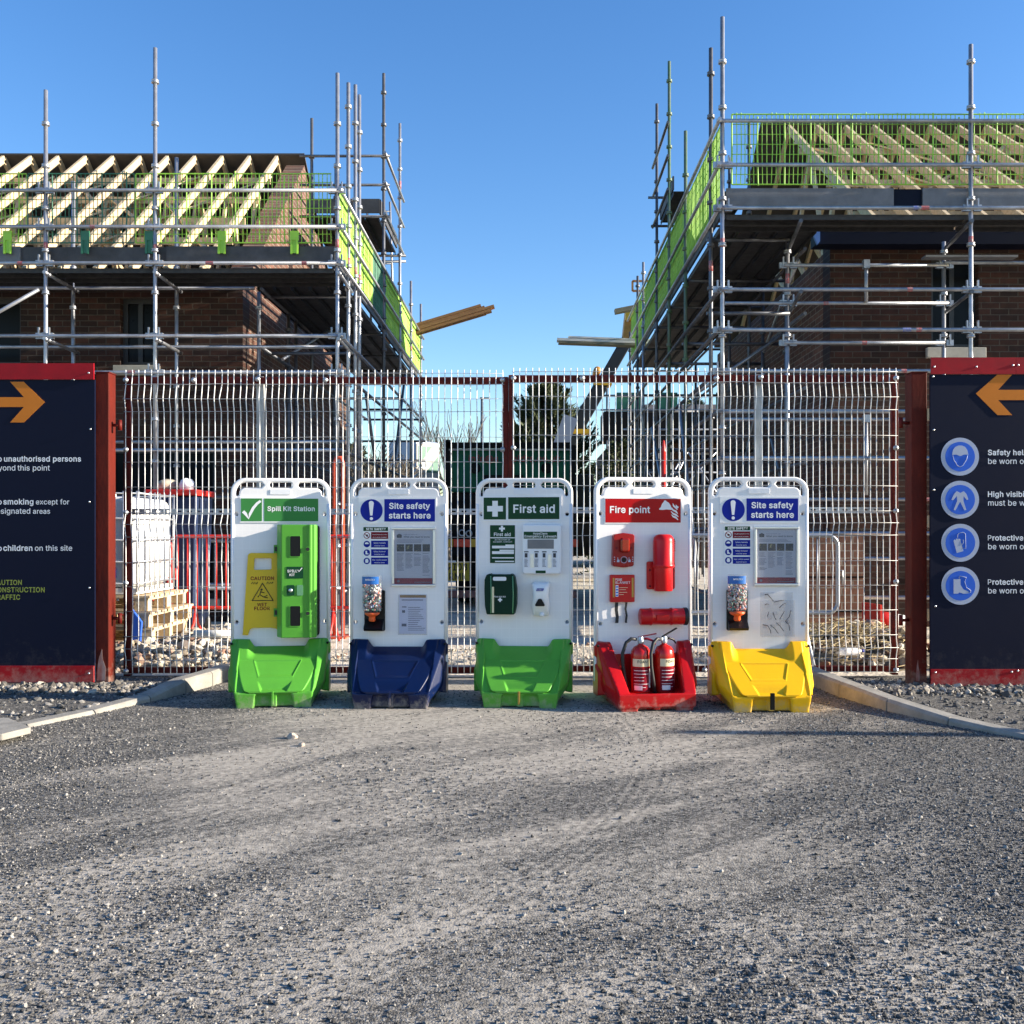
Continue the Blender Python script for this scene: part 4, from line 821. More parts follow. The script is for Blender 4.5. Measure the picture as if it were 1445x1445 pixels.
# high gable platform at the rear
deck(sl, -3.5, -2.34, 15.5, 17.4, 6.06, 'y')
for z in (6.06, 6.55, 7.0): ledger(sl, (-2.255, 15.3, z), (-2.255, 17.6, z)); ledger(sl, (-3.6, 15.46, z), (-2.2, 15.46, z), 'tube_dark')
ledger(sl, (-3.6, 17.44, 6.0), (-2.2, 17.44, 6.0), 'tube_dark'); ledger(sl, (-3.6, 17.44, 5.9), (-2.2, 17.44, 5.9))
mb = MB(); mb.box(-3.5, -2.36, 15.47, 15.495, 6.12, 6.34); part(sl, 'toe_board', mb, 'toe', True)
mb = MB(); mb.box(-2.37, -2.345, 15.5, 17.4, 6.12, 6.34); part(sl, 'toe_board', mb, 'toe', True)
for y in (15.5, 17.4): standard(sl, -3.42, y, 7.6, 'tube_dark')
ld = MB(); 
for xx in (-2.86, -2.46): ld.tube([(xx, 17.9, 4.3), (xx, 17.3, 6.9)], .02, 6)
for k in range(9): t = .06+k*.11; ld.tube([(-2.86, 17.9-.6*t, 4.3+2.6*t), (-2.46, 17.9-.6*t, 4.3+2.6*t)], .014, 6)
single('ladder', ld, 'tube', 'metal ladder rising to the highest platform of the left scaffold', 'ladder')

# ---- right scaffold
sr = thing('scaffold', 'galvanised tube scaffold with three long rails round the right house', 'scaffold', (2.09, 10.9, 0), group='scaffolds round the two houses')
for x, zt, bd in ((2.09, 6.8, (4.28,'red',.10)), (4.81, 6.5, (4.30,'red',.10)), (7.4, 6.3, None)): standard(sr, x, 10.9, zt, 'tube', bd, cup0=.31)
for x, zt in ((3.05, 4.62), (4.91, 4.62)): standard(sr, x, 11.86, zt, 'tube', (4.12,'red',.12) if x < 4 else None)
for y, zt, m_, bd in ((11.6, 6.8, 'tube_dark', (4.2,'red',.12)), (13.5, 6.6, 'tube_green', None), (15.1, 8.3, 'tube_green', None), (16.6, 8.3, 'tube_dark', None), (18.6, 6.2, 'tube', None), (19.6, 6.2, 'tube_dark', None), (21.1, 5.4, 'tube_dark', None)):
    standard(sr, 2.09, y, zt, m_, bd)
for y in (12.9, 14.2, 17.2, 20.0): standard(sr, 3.3, y, 4.6, 'tube_dark')
for z, bd in ((5.65, None), (5.17, None), (4.70, [(.33,'blue'),(.345,'red')]), (3.81, [(.32,'red')]), (3.37, [(.315,'blue'),(.335,'red')]), (2.92, [(.31,'red')]), (2.48, [(.32,'red')]), (1.97, None), (1.15, [(.33,'red')]), (.45, None)):
    ledger(sr, (2.02, 10.86, z), (8.6, 10.86, z), band=bd)
for z, x1, bd in ((4.33, 4.95, None), (3.88, 4.95, [(.45,'red')]), (3.41, 4.9, [(.5,'red')]), (2.50, 8.6, None), (1.55, 8.6, [(.3,'red')]), (.85, 8.6, None)):
    ledger(sr, (2.3 if z in (3.88, 2.5) else 3.0, 11.82, z), (x1, 11.82, z), band=bd)
ledger(sr, (4.9, 11.82, 4.36), (8.6, 11.82, 4.36), 'tube')
mb = MB(); mb.box(4.62, 5.7, 11.66, 11.8, 4.385, 4.41); part(sr, 'spare_board', mb, 'toe_grey', True)
mb = MB(); mb.tube([(3.96, 11.78, 4.33), (3.96, 11.78, 3.88)], .022, 8); mb.box(3.925, 3.995, 11.745, 11.815, 4.28, 4.38); part(sr, 'hop_bracket', mb, 'tube', True)
mb = MB(); mb.tube([(3.96, 11.78, 2.52), (3.96, 11.78, 1.6)], .022, 8); mb.box(3.925, 3.995, 11.745, 11.815, 2.46, 2.55); part(sr, 'hop_bracket', mb, 'tube', True)
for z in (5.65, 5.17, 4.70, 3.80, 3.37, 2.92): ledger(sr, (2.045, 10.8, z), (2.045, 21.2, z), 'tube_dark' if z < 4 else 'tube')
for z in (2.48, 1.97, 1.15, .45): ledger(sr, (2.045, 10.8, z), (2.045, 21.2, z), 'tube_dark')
for z in (2.9, 2.0, 1.1): ledger(sr, (3.3, 12.0, z), (3.3, 21.0, z), 'tube_dark')
for y in (12.9, 15.1, 17.2, 20.0):
    for z in (2.4, 1.2): ledger(sr, (2.05, y+.05, z), (3.4, y+.05, z), 'tube_dark', name='transom')
for z in (4.58, 3.8): ledger(sr, (3.3, 12.0, z), (3.3, 21.0, z), 'tube_dark')
for x in (2.09, 4.81):
    for z in (5.17, 4.70, 3.81, 3.37, 2.92): coupler(sr, x, 10.9, z, 1, 0)
for x in (3.05, 4.91):
    for z in (4.33, 3.88, 3.41): coupler(sr, x, 11.86, z, 1, 0)
    for z in (4.55, 3.78): ledger(sr, (x-.12, 10.82, z), (x+.03, 11.9, z), 'tube_dark', name='transom')
for y in (11.6, 13.5, 15.1, 16.6, 18.6, 21.1):
    for z in (4.58, 3.72): ledger(sr, (2.05, y+.045, z), (3.55 if y > 12 else 3.02, y+.045, z), 'tube_dark', name='transom')
for p0, p1 in (((2.01, 12.0, .6), (2.01, 13.5, 2.9)), ((2.01, 13.5, .4), (2.01, 16.6, 2.9)), ((3.27, 14.0, 3.7), (3.27, 12.2, 4.5)), ((3.27, 17.0, .6), (3.27, 14.0, 3.4)), ((2.01, 19.6, .4), (2.01, 16.6, 2.9)), ((3.35, 12.1, .5), (3.35, 14.2, 2.8)), ((2.2, 20.9, .5), (3.3, 20.9, 2.9)), ((2.12, 13.0, 2.95), (3.3, 13.0, 3.75))): ledger(sr, p0, p1, 'tube', name='brace')
deck(sr, 2.15, 4.83, 10.95, 11.42, 4.655, 'x'); deck(sr, 4.85, 8.6, 10.95, 11.42, 4.655, 'x'); deck(sr, 2.15, 3.30, 11.44, 16.6, 4.655, 'y'); deck(sr, 2.15, 3.42, 16.62, 21.1, 4.655, 'y')
for x0, x1, m_ in ((2.14, 3.98, 'toe_grey'), (4.3, 8.6, 'toe_grey')):
    mb = MB(); mb.box(x0, x1, 10.935, 10.962, 4.735, 4.94); part(sr, 'toe_board', mb, m_, True)
mb = MB(); mb.box(3.96, 4.32, 10.965, 10.99, 4.735, 4.94); part(sr, 'toe_board', mb, 'navy_fascia', True)
mb = MB(); mb.box(2.13, 2.157, 11.0, 21.1, 4.72, 4.92); part(sr, 'toe_board', mb, 'toe', True)
for a, b in ((11.0,12.4),(12.42,13.8),(13.82,15.2),(15.22,16.6),(16.62,18.0),(18.02,19.4),(19.42,21.0)): guard(sr, (2.105, a), (2.105, b), 4.8, 5.68, 'lime_net', r=.005)
for a, b in ((2.2,3.5),(3.52,4.8),(4.82,6.1),(6.12,7.4)): guard(sr, (a, 10.93), (b, 10.93), 4.98, 5.75, 'lime')
deck(sr, 2.15, 3.42, 15.1, 16.6, 6.33, 'y')
for z in (6.3, 6.8, 7.3): ledger(sr, (2.045, 14.9, z), (2.045, 16.8, z), 'tube_dark')
ledger(sr, (2.0, 16.66, 6.28), (3.5, 16.66, 6.28), 'tube_dark'); ledger(sr, (1.95, 16.64, 6.75), (3.5, 16.64, 6.75), 'tube_dark')
mb = MB(); mb.box(2.14, 2.165, 15.1, 16.6, 6.36, 6.56); part(sr, 'toe_board', mb, 'toe', True)
for y in (15.1, 16.6): standard(sr, 3.3, y, 7.4, 'tube_dark')

# ---- boards sticking out of the scaffolds
pb = thing('timber_bundle', 'orange laminated timber planks sticking out over the left scaffold rail', 'planks', (-2.3, 20.0, 5.2))
for k, (dl, dz, dy) in enumerate(((0, 0, 0), (.12, .0, -.06), (.06, .055, .0), (-.02, .11, 0), (.18, .06, -.07), (-.1, .165, -.01))):
    mb = MB(); d = Vector((1, 0, .30)).normalized(); a = Vector((-2.95, 20.05+dy, 4.96+dz)); mb.beam(a, a + d*(2.12+dl), .20, .05); part(pb, 'plank', mb, 'lvl', True)
wb = thing('board_stack', 'white topped boards sticking out of the right scaffold into the gap', 'boards', (2.0, 20.3, 4.95))
for k, (xa, dz, mm, zs) in enumerate(((.55, 0, 'board_under', .05), (.52, .055, 'white_board', .05), (.75, .108, 'white_board', .03))):
    mb = MB(); mb.beam((xa, 20.3+.02*k, 5.02+dz), (3.0, 20.3+.02*k, 4.93+dz), .25, zs); part(wb, 'board', mb, mm, True)
mb = MB(); mb.beam((1.75, 20.9, 5.78), (2.5, 20.9, 5.93), .2, .09); single('board_offcut', mb, 'board_under', 'short grey board end poking out high on the right scaffold', 'board')
mb = MB(); 
for a, b in (((2.05,20.2,6.25),(2.5,20.2,6.25)),((2.05,20.2,6.05),(2.5,20.2,6.05)),((2.05,20.2,6.05),(2.05,20.2,6.25)),((2.5,20.2,6.05),(2.5,20.2,6.25))): mb.beam(a, b, .04, .04)
single('timber_framework', mb, 'lvl', 'small yellow timber trestle standing high at the far end of the right scaffold', 'framework')  # small yellow timber frame, its use unknown

# ================================================================ HOARDINGS
def hoarding(name, lab, x0, x1, y, zt, zb, s):
    r = thing(name, lab, 'hoarding', ((x0+x1)/2, y, 0), group='site hoardings beside the gate')
    mb = MB(); mb.box(x0, x1, y, y+.02, zb, zt-.125); part(r, 'board', mb, 'navy_panel', True)
    xs = [x0, x1] if s < 0 else [x0, 3.595, x1]
    for a, b in zip(xs[:-1], xs[1:]):
        for z0, z1 in ((zt-.123, zt), (zb, zb+.125)):
            mb = MB(); mb.box(a+.001, b-.001, y-.014, y-.001, z0, z1); part(r, 'red_strip', mb, 'hoarding_red', True)
    for z0 in (.5, 1.2, 2.0):
        mb = MB(); mb.box(x0, x1, y+.022, y+.07, z0, z0+.09); part(r, 'rail', mb, 'pale_timber', True)
    return r
HY, RY = 7.6, 7.4
hl = hoarding('hoarding', 'navy hoarding on the left with an orange arrow pointing right', -9.0, -3.335, HY, 2.452, .02, -1)
hr = hoarding('hoarding', 'navy hoarding on the right with blue safety discs and an orange arrow', 2.965, 9.0, RY, 2.461, .022, 1)
LX = lambda px: (px-750)*HY/1405; LZ = lambda py: EYE+(750-py)*HY/1405
RX = lambda px: (px-750)*RY/1405; RZ = lambda py: EYE+(750-py)*RY/1405
l1 = lambda cx, cy: (LX(cx/2.89), LZ(500+cy/2.89)); r1 = lambda cx, cy: (RX(1115+cx/2.89), RZ(500+cy/2.89))
yl, yr = HY-.003, RY-.003
mb = MB(); mb.prism([l1(*q) for q in ((183,195),(97,112),(42,112),(98,175),(-190,175),(-190,215),(98,215),(42,278),(97,278))], yl, yl+.002); part(hl, 'arrow', mb, 'arrow_orange', True)
mb = MB(); mb.prism([r1(*q) for q in ((757,160),(845,83),(905,83),(848,145),(1130,145),(1130,187),(848,187),(905,248),(845,248))], yr, yr+.002); part(hr, 'arrow', mb, 'arrow_orange', True)
mb = MB()
def ltext(bold, x0, x1, base, size=None, **k):
    return put_text(mb, k.pop('body'), LX(x0/2.89) if x0 is not None else None, LX(x1/2.89) if x1 is not None else None, LZ(500+base/2.89), yl, size, bold=.036 if bold else 0.008, **k)
s1 = ltext(True, 17, 331, 437, body='unauthorised persons'); ltext(True, None, 8, 437, s1, body='No')
s2 = ltext(False, 72, 204, 474, body='this point'); ltext(False, None, 63, 474, s2, body='beyond')
part(hl, 'lettering', mb, 'letter_white', True, fix=False); mb = MB()
ltext(True, 14, 137, 612, body='smoking'); ltext(True, None, 8, 612, s1, body='No'); ltext(False, 147, 283, 612, body='except for')
ltext(False, 135, 205, 650, body='areas'); ltext(False, None, 124, 650, s2, body='designated')
part(hl, 'lettering', mb, 'letter_white', True, fix=False); mb = MB()
ltext(True, 14, 133, 801, body='children'); ltext(True, None, 8, 801, s1, body='No'); ltext(False, 143, 295, 801, body='on this site')
part(hl, 'lettering', mb, 'letter_white', True, fix=False)
mb = MB()
s3 = ltext(True, None, 183, 970, s1*.92, body='CONSTRUCTION', hs=.93); ltext(True, None, 90, 940, s1*.92, body='CAUTION', hs=.93); ltext(True, None, 83, 1000, s1*.92, body='TRAFFIC', hs=.93)
part(hl, 'warning_lettering', mb, 'letter_yellow', True, fix=False)
def rtext(bold, x0, base, size, body): return put_text(mb, body, RX(1115+x0/2.89), None, RZ(500+base/2.89), yr, size, bold=.036 if bold else 0.008)
for b, t1, t2 in ((411,'Safety helmets must','be worn on this site'),(581,'High visibility clothing','must be worn on this site'),(759,'Protective gloves must','be worn on this site'),(939,'Protective footwear must','be worn on this site')):
    mb = MB(); rtext(True, 806, b, s1*.97, t1); rtext(False, 807, b+36, s2, t2)
    part(hr, 'lettering', mb, 'letter_white', True, fix=False)
def rp(q): return (RX(1310+q[0]/5.35), RZ(600+q[1]/5.35))
def disc(cx, cy, fills, lines):
    c = rp((cx, cy)); mb = MB(); mb.prism(circ(*c, .141, 40), yr-.002, yr+.002); d = part(hr, 'disc', mb, 'disc_grey', True)
    mb = MB(); mb.prism(circ(*c, .110, 40), yr-.0035, yr-.0025); part(d, 'disc_face', mb, 'disc_blue', True)
    mb = MB()
    for f in fills: mb.prism([rp(q) for q in f], yr-.005, yr-.004)
    for l in lines: mb.tube([(rp(q)[0], yr-.0045, rp(q)[1]) for q in l], .0022, 5)
    part(d, 'symbol', mb, 'disc_grey', True)
disc(238, 238, [[(177,225),(178,215),(183,190),(200,165),(225,154),(250,154),(275,165),(292,190),(297,213),(299,224),(268,222),(238,234),(208,222)]], [[(182,230),(190,265),(205,285),(215,305),(237,316),(258,305),(268,288),(285,262),(293,230)]])
disc(238, 563, [[(212,498),(238,512),(265,498),(285,520),(299,560),(288,566),(263,535),(262,572),(284,640),(270,643),(237,578),(202,643),(188,640),(215,572),(213,535),(183,568),(172,562),(191,520)]], [])
disc(240, 888, [[(187,872),(197,862),(205,868),(207,857),(219,856),(221,866),(226,856),(240,861),(242,885),(248,897),(262,950),(212,965)]], [[(218,850),(218,830),(225,818),(240,812),(262,810),(277,820),(280,930),(265,930)],[(250,868),(263,866),(260,890),(250,905)]])
disc(241, 1212, [[(188,1162),(240,1162),(240,1205),(262,1238),(300,1255),(300,1270),(262,1272),(230,1262),(222,1272),(188,1272)]], [[(230,1160),(233,1138),(285,1150),(272,1180),(285,1225),(318,1248),(316,1262),(303,1266)]])
def screws(root, pts, y):
    for x, z in pts:
        mb = MB(); mb.lathe([(.0,-.004),(.006,-.003),(.008,0),(.008,.002)], (x, y, z), 10, axis='y'); part(root, 'screw', mb, 'screw', True)
screws(hl, [l1(*q) for q in ((365,77),(372,306),(368,602),(368,952),(366,1300))], HY-.016)
screws(hr, [r1(*q) for q in ((585,52),(757,52),(905,46),(927,45),(580,92),(583,309),(583,553),(590,1027),(590,1296),(900,1294),(925,1290))], RY-.016)

# ================================================================ GATE
def gate_post(x0, x1, y0, y1, zt, lab, pl):
    r = thing('gate_post', lab, 'gate post', ((x0+x1)/2, (y0+y1)/2, 0), group='red steel gate posts')
    mb = MB(); mb.box(x0, x1, y0, y1, 0, zt); part(r, 'post', mb, 'post_red', True, bevel=.006)
    mb = MB(); mb.box(x0-.003, x1+.003, y0-.003, y1+.003, zt+.001, zt+.008); part(r, 'cap', mb, 'post_red', True)
    mb = MB()
    for (cx, w_, z0, z1) in pl: mb.prism([(cx-w_, z0),(cx+w_*.8, z0),(cx+w_*.9, z0+.4*(z1-z0)),(cx+w_*.2, z0+.7*(z1-z0)),(cx+w_*.1, z1),(cx-w_*.5, z0+.75*(z1-z0)),(cx-w_*.8, z0+.5*(z1-z0))], y0-.002, y0-.0005)
    part(r, 'worn_paint', mb, 'bare_scrape', True)
    for z in (1.99, .5):
        xh = x1 if x0 < 0 else x0; sg = 1 if x0 < 0 else -1
        mb = MB(); mb.tube([(xh, y0+.06, z), (xh+sg*.06, y0+.06, z)], .012, 8); mb.tube([(xh+sg*.06, y0+.06, z-.04), (xh+sg*.06, y0+.06, z+.04)], .016, 10); part(r, 'hinge', mb, 'gate_red', True)
    return r
gate_post(-3.338, -3.235, 7.62, 7.75, 2.385, 'red steel gate post beside the left hoarding, sunlit right face', [(-3.29,.035,.03,.27)])
gate_post(2.85, 2.965, 7.46, 7.60, 2.36, 'dark red steel gate post beside the right hoarding', [(2.895,.014,.05,.21)])
HZ = [2.424,2.336,2.22,2.12,1.918,1.72,1.52,1.32,1.226,1.126,.926,.733,.535,.338,.24,.15,.046]
FOLD = {2.22: -.027, 1.226: -.027, .24: -.027}
def gate(lab, x0, x1, y, dz, xm, flip):
    r = thing('gate_leaf', lab, 'gate', ((x0+x1)/2, y, 0), group='leaves of the mesh gate')
    fy0, fy1 = y+.012, y+.062
    xs0, xs1 = (x0-.025, x1+.0475) if flip > 0 else (x0-.038, x1+.025)
    w0, w1 = (.055, .046) if flip > 0 else (.040, .05)
    for nm, b in (('top_rail', (xs0, xs1, fy0, fy1, 2.345+dz, 2.398+dz)), ('bottom_rail', (xs0, xs1, fy0, fy1, .042+dz, .09+dz)),
                  ('stile', (xs0, xs0+w0, fy0+.002, fy1-.002, .02+dz, 2.40+dz)), ('stile', (xs1-w1, xs1, fy0+.002, fy1-.002, .02+dz, 2.40+dz))):
        mb = MB(); mb.box(*b); part(r, nm, mb, 'gate_red', True, bevel=.004)
    mb = MB(); mb.box(xm-.028, xm+.028, fy1+.002, fy1+.05, .06, 2.41+dz); part(r, 'middle_post', mb, 'galv_pole', True, bevel=.004)
    # slotted channel across the back
    mb = MB(); z0 = 1.305+dz
    mb.box(xs0, xs1, fy1+.055, fy1+.08, z0, z0+.014); mb.box(xs0, xs1, fy1+.055, fy1+.08, z0+.034, z0+.048)
    k = xs0
    while k < xs1: mb.box(k, min(k+.045, xs1), fy1+.056, fy1+.079, z0+.0145, z0+.0335); k += .085
    part(r, 'slotted_channel', mb, 'galv', True)
    mb = MB(); n = int(round((x1-x0)/.0503)); wob = [(random.gauss(0, .0016), random.gauss(0, .002)) for _ in range(n+1)]
    for i in range(n+1):
        x = x0+(x1-x0)*i/n; pts = [(x, y, 2.452+dz)]
        bent = random.random() < .06; 
        for z in HZ:
            t = z/2.4; pts.append((x+wob[i][0]*math.sin(6*t+i)+(random.gauss(0, .004) if bent else 0), y+FOLD.get(z, 0)+wob[i][1]*math.sin(5*t), z+dz))
        mb.tube(pts, .0039, 6)
    part(r, 'vertical_wires', mb, 'mesh_white', True, fix=False)
    mb = MB()
    for z in HZ:
        yy = y+FOLD.get(z, 0)-.007; N = 12
        mb.tube([(x0-.012+(x1-x0+.024)*k/N, yy+random.gauss(0, .0012), z+dz+random.gauss(0, .0022)) for k in range(N+1)], .0024, 6)
    part(r, 'horizontal_wires', mb, 'wire_grey', True, fix=False)
    for x, z in [(x0, 2.372), (x1, 2.372), ((x0*.82+x1*.18), 2.372), (x0*.47+x1*.53, 2.372), (xm, 2.38), (x0, 1.82), (x1, 1.82), (x0, 1.32), (x1, 1.32), (x0, .76), (x1, .76), (x0, .06), (x1, .06), ((x0+x1)/2, .062)]:
        mb = MB(); mb.lathe([(0,-.014),(.012,-.013),(.014,-.007),(.014,-.002),(.021,-.001),(.021,.009)], (x, y-.004, z+dz), 10, axis='y'); part(r, 'fixing_bolt', mb, 'galv', True)
    return r
FY = 7.9; FX = lambda px: (px-750)*FY/1405
gate('left leaf of the white wire mesh gate in its red frame', FX(177.5), FX(709), FY, 0.0, FX(363.5), 1)
gate('right leaf of the white wire mesh gate in its red frame', FX(724.5), FX(1263), FY-.02, .012, FX(1072.5), -1)

# ================================================================ BEHIND THE GATE
def PX(px, Y): return (px-750)*Y/1405
def PZ(py, Y): return EYE+(750-py)*Y/1405
# stack of pallets and the liquid tank on it
for k in range(4):
    z = .004+.146*k; r = thing('pallet', ('bottom pale timber pallet of the stack left of the gate','second pallet from the bottom in the stack under the white tank','third pallet from the bottom in the stack under the white tank','top pallet of the stack, right under the white tank')[k], 'pallet', (-4.1+.02*((k*7) % 3), 9.6, z), rz=R((0, 2.5, -1.5, 1)[k]), group='stacked timber pallets')
    for y in (-.5, 0, .46):
        mb = MB(); mb.box(-.58, .58, y, y+.1, 0, .02)
        for x in (-.58, -.06, .46): mb.box(x, x+.12, y+.002, y+.098, .0205, .098)
        part(r, 'runner', mb, 'pale_timber')
    mb = MB()
    for x in (-.585, -.08, .455): mb.box(x, x+.13, -.5, .56, .0985, .1165)
    y = -.505
    while y < .5: mb.box(-.6, .6, y, y+.1, .117, .138); y += .138
    part(r, 'deck_boards', mb, 'pale_timber')
tk = thing('liquid_tank', 'white caged liquid tank standing on the pallet stack left of the gate', 'tank', (-4.13, 9.62, .592))
mb = MB(); mb.prism(rrect(-.48, .48, .06, .9, .09), -.44, .44); part(tk, 'bottle', mb, 'ibc_white', bevel=.05, seg=4)
mb = MB(); mb.box(-.5, .5, -.47, .47, 0, .055); part(tk, 'base', mb, 'ibc_white')
mb = MB()
for y in (-.465, .465):
    for k in range(9): x = -.5+.125*k; mb.tube([(x, y, .02), (x, y, .95)], .008, 6)
    for z in (.1, .3, .5, .7, .93): mb.tube([(-.5, y, z), (.5, y, z)], .009, 6)
for x in (-.515, .515):
    for k in range(8): y = -.45+.128*k; mb.tube([(x, y, .02), (x, y, .95)], .008, 6)
    for z in (.1, .3, .5, .7, .93): mb.tube([(x, -.465, z), (x, .465, z)], .009, 6)
part(tk, 'cage', mb, 'galv')
mb = MB(); mb.lathe([(.11, .89), (.11, .94), (.09, .955), (0, .955)], (0, 0, 0), 20); part(tk, 'lid', mb, 'ibc_white')
mb = MB(); mb.beam((.06, -.452, .2), (.3, -.452, .2), .02, .1); part(tk, 'label_plate', mb, 'sign_blue')
mb = MB(); mb.prism([(0,0),(.13,.02),(.15,.3),(.06,.42),(-.02,.2)], 9.02, 9.05); mb.v = [(a-3.68, b, c+.05) for a, b, c in mb.v]
single('plastic_bag', mb, 'rubbish_blue', 'crumpled blue plastic bag hanging at the pallet stack', 'bag', bevel=.008)
# navy bin with red rim, sacks on it
bn = thing('waste_bin', 'navy bin with a red rim behind the left gate leaf', 'bin', (-3.96, 11.2, 0))
mb = MB(); mb.hull([(-.22,-.2,.1),(.22,-.2,.1),(.22,.3,.1),(-.22,.3,.1),(-.27,-.26,1.56),(.27,-.26,1.56),(.27,.34,1.56),(-.27,.34,1.56)]); part(bn, 'body', mb, 'bin_navy', bevel=.03)
mb = MB(); mb.box(-.29, .29, -.29, .37, 1.565, 1.63); part(bn, 'rim', mb, 'barrier_red', bevel=.01)
for x in (-.2, .2):
    mb = MB(); mb.lathe([(0,-.03),(.09,-.03),(.1,-.015),(.1,.015),(.09,.03),(0,.03)], (x, .3, .1), 16, axis='x'); part(bn, 'wheel', mb, 'black_rubber')
for x, s_, m_, lab in ((-4.08, .11, 'sack', 'grey sack resting on the left of the navy bin'), (-3.86, .10, 'paper', 'pale blue white bag resting on the right of the navy bin')):
    o = stones('rubble_sack', [(0, 0, 0)], [s_], m_, sub=2, jit=.16, flat=.75, smooth=True); o.location = (x, 11.15, 1.63+s_*.55); tag(o, lab, 'sack')
# pedestrian barriers
def barrier(lab, x0, x1, y, zt, zb, m, rz=0, n=17, foot=True, group=None, rr=.018, vr=.009):
    r = thing('pedestrian_barrier', lab, 'barrier', ((x0+x1)/2, y, 0), rz, group); h = (x1-x0)/2; c = .09
    P = []
    for cx, cz, a0 in ((h-c, zb+c, -90), (h-c, zt-c, 0), (-h+c, zt-c, 90), (-h+c, zb+c, 180)):
        for k in range(6): a = R(a0+18*k); P.append((cx+c*math.cos(a), 0, cz+c*math.sin(a)))
    mb = MB(); mb.tube(P, rr, 8, closed=True); part(r, 'frame', mb, m)
    mb = MB()
    for k in range(1, n): x = -h+2*h*k/n; mb.tube([(x, 0, zb), (x, 0, zt)], vr, 6)
    part(r, 'bars', mb, m)
    for sx in (-1, 1):
        mb = MB(); x = sx*(h-.28); mb.tube([(x, -.3, .02), (x, -.06, zb*.6), (x, 0, zb-.005)], .014, 6); mb.tube([(x, .3, .02), (x, .06, zb*.6), (x, 0, zb-.01)], .014, 6); part(r, 'foot', mb, m)
        mb = MB(); mb.tube([(sx*h, -.004, zt-.3), (sx*(h+.04), -.004, zt-.3), (sx*(h+.04), -.004, zt-.42)], .008, 6); part(r, 'hook', mb, m)
    return r
barrier('red metal pedestrian barrier behind the left gate leaf, half in sun', -3.72, -1.75, 10.2, 1.12, .39, 'barrier_red', group='red pedestrian barriers', n=20)
barrier('red metal pedestrian barrier partly behind the white tank', -5.7, -3.78, 10.4, 1.08, .30, 'barrier_red', rz=R(4), group='red pedestrian barriers', n=20)
barrier('grey steel crowd barrier right of the yellow based station', 1.05, 2.63, 8.55, 1.135, .47, 'galv', n=9, rr=.019, vr=.008)
hp = thing('tube_hoop', 'tall orange red tube hoop standing between the two left stations', 'hoop', (-2.17, 11, 0))
mb = MB(); x0, x1 = PX(472, 11)+2.17, PX(484, 11)+2.17; mb.tube([(x0, 0, .02), (x0, 0, 1.93), (x0+.02, 0, 1.985), (x1-.02, 0, 1.985+.0), (x1, 0, 1.93), (x1, 0, .02)], .021, 8); part(hp, 'tube', mb, 'orange_tube')
mb = MB(); mb.box(x0-.06, x1+.06, -.2, .2, 0, .018); part(hp, 'base_plate', mb, 'orange_tube')
mb = MB(); mb.tube([(1.62, 12.2, 0), (1.62, 12.2, 2.15)], .03, 8); mb.lathe([(.03, 2.15), (.012, 2.28), (0, 2.29)], (1.62, 12.2, 0), 8); mb.box(1.5, 1.74, 12.08, 12.32, 0, .02)
single('marker_pole', mb, 'barrier_red', 'red pole standing upright behind the fire point', 'pole')
# litter on the heaps
mb = MB(); mb.lathe([(0,0),(.034,0),(.034,.34),(.028,.34),(.028,.006)], (-2.86, 8.45, .30), 14, axis='x', mis=None); o = single('plastic_pipe', mb, 'white_board', 'white plastic pipe end lying on the gravel heap', 'pipe'); o.rotation_euler = (0, R(0), 0)
mb = MB(); mb.lathe([(0,0),(.03,0),(.032,.05),(.033,.13),(.024,.165),(.012,.185),(.012,.205),(0,.205)], (0,0,0), 14, axis='x'); bo = thing('plastic_bottle', 'crumpled clear plastic bottle lying on the soil heap', 'bottle', (PX(1187, 8.35), 8.35, .16), rz=R(20)); part(bo, 'body', mb, 'clear_frost')
mb = MB(); mb.lathe([(0,.206),(.014,.206),(.014,.224),(0,.224)], (0,0,0), 12, axis='x'); part(bo, 'cap', mb, 'sign_blue')
rc = thing('plastic_piece', 'red and white plastic cone lying on its side by the right gate post', 'piece', (PX(1232, 9.4), 9.4, .32), rz=R(10))  # unidentified red and white plastic piece, shaped like a lying cone
mb = MB(); mb.lathe([(0,0),(.11,0),(.085,.16)], (0,0,0), 16, axis='x'); part(rc, 'lower_cone', mb, 'barrier_red'); mb = MB(); mb.lathe([(.055,.32),(.02,.5),(0,.5)], (0,0,0), 16, axis='x'); part(rc, 'tip', mb, 'barrier_red'); mb = MB(); mb.box(-.02, -.001, -.17, .17, -.14, .17); part(rc, 'base', mb, 'barrier_red')
mb = MB(); mb.lathe([(.0855,.16),(.0555,.32)], (0,0,0), 16, axis='x'); part(rc, 'sleeve', mb, 'sign_white')
br = thing('brick_pack', 'pack of pale brown bricks standing behind the right gate leaf', 'bricks', (2.95, 10.1, 0))
mb = MB(); mb.box(-.44, .42, 0, .7, .1, 1.12); part(br, 'bricks', mb, 'brick_pale')
mb = MB(); mb.box(-.47, .45, -.03, .73, 0, .099); part(br, 'pallet_base', mb, 'pale_timber')
mb = MB(); mb.box(-.444, .424, -.004, .704, .7, .715); mb.box(-.444, .424, -.0045, .704, .35, .365); part(br, 'strap', mb, 'black_plastic')
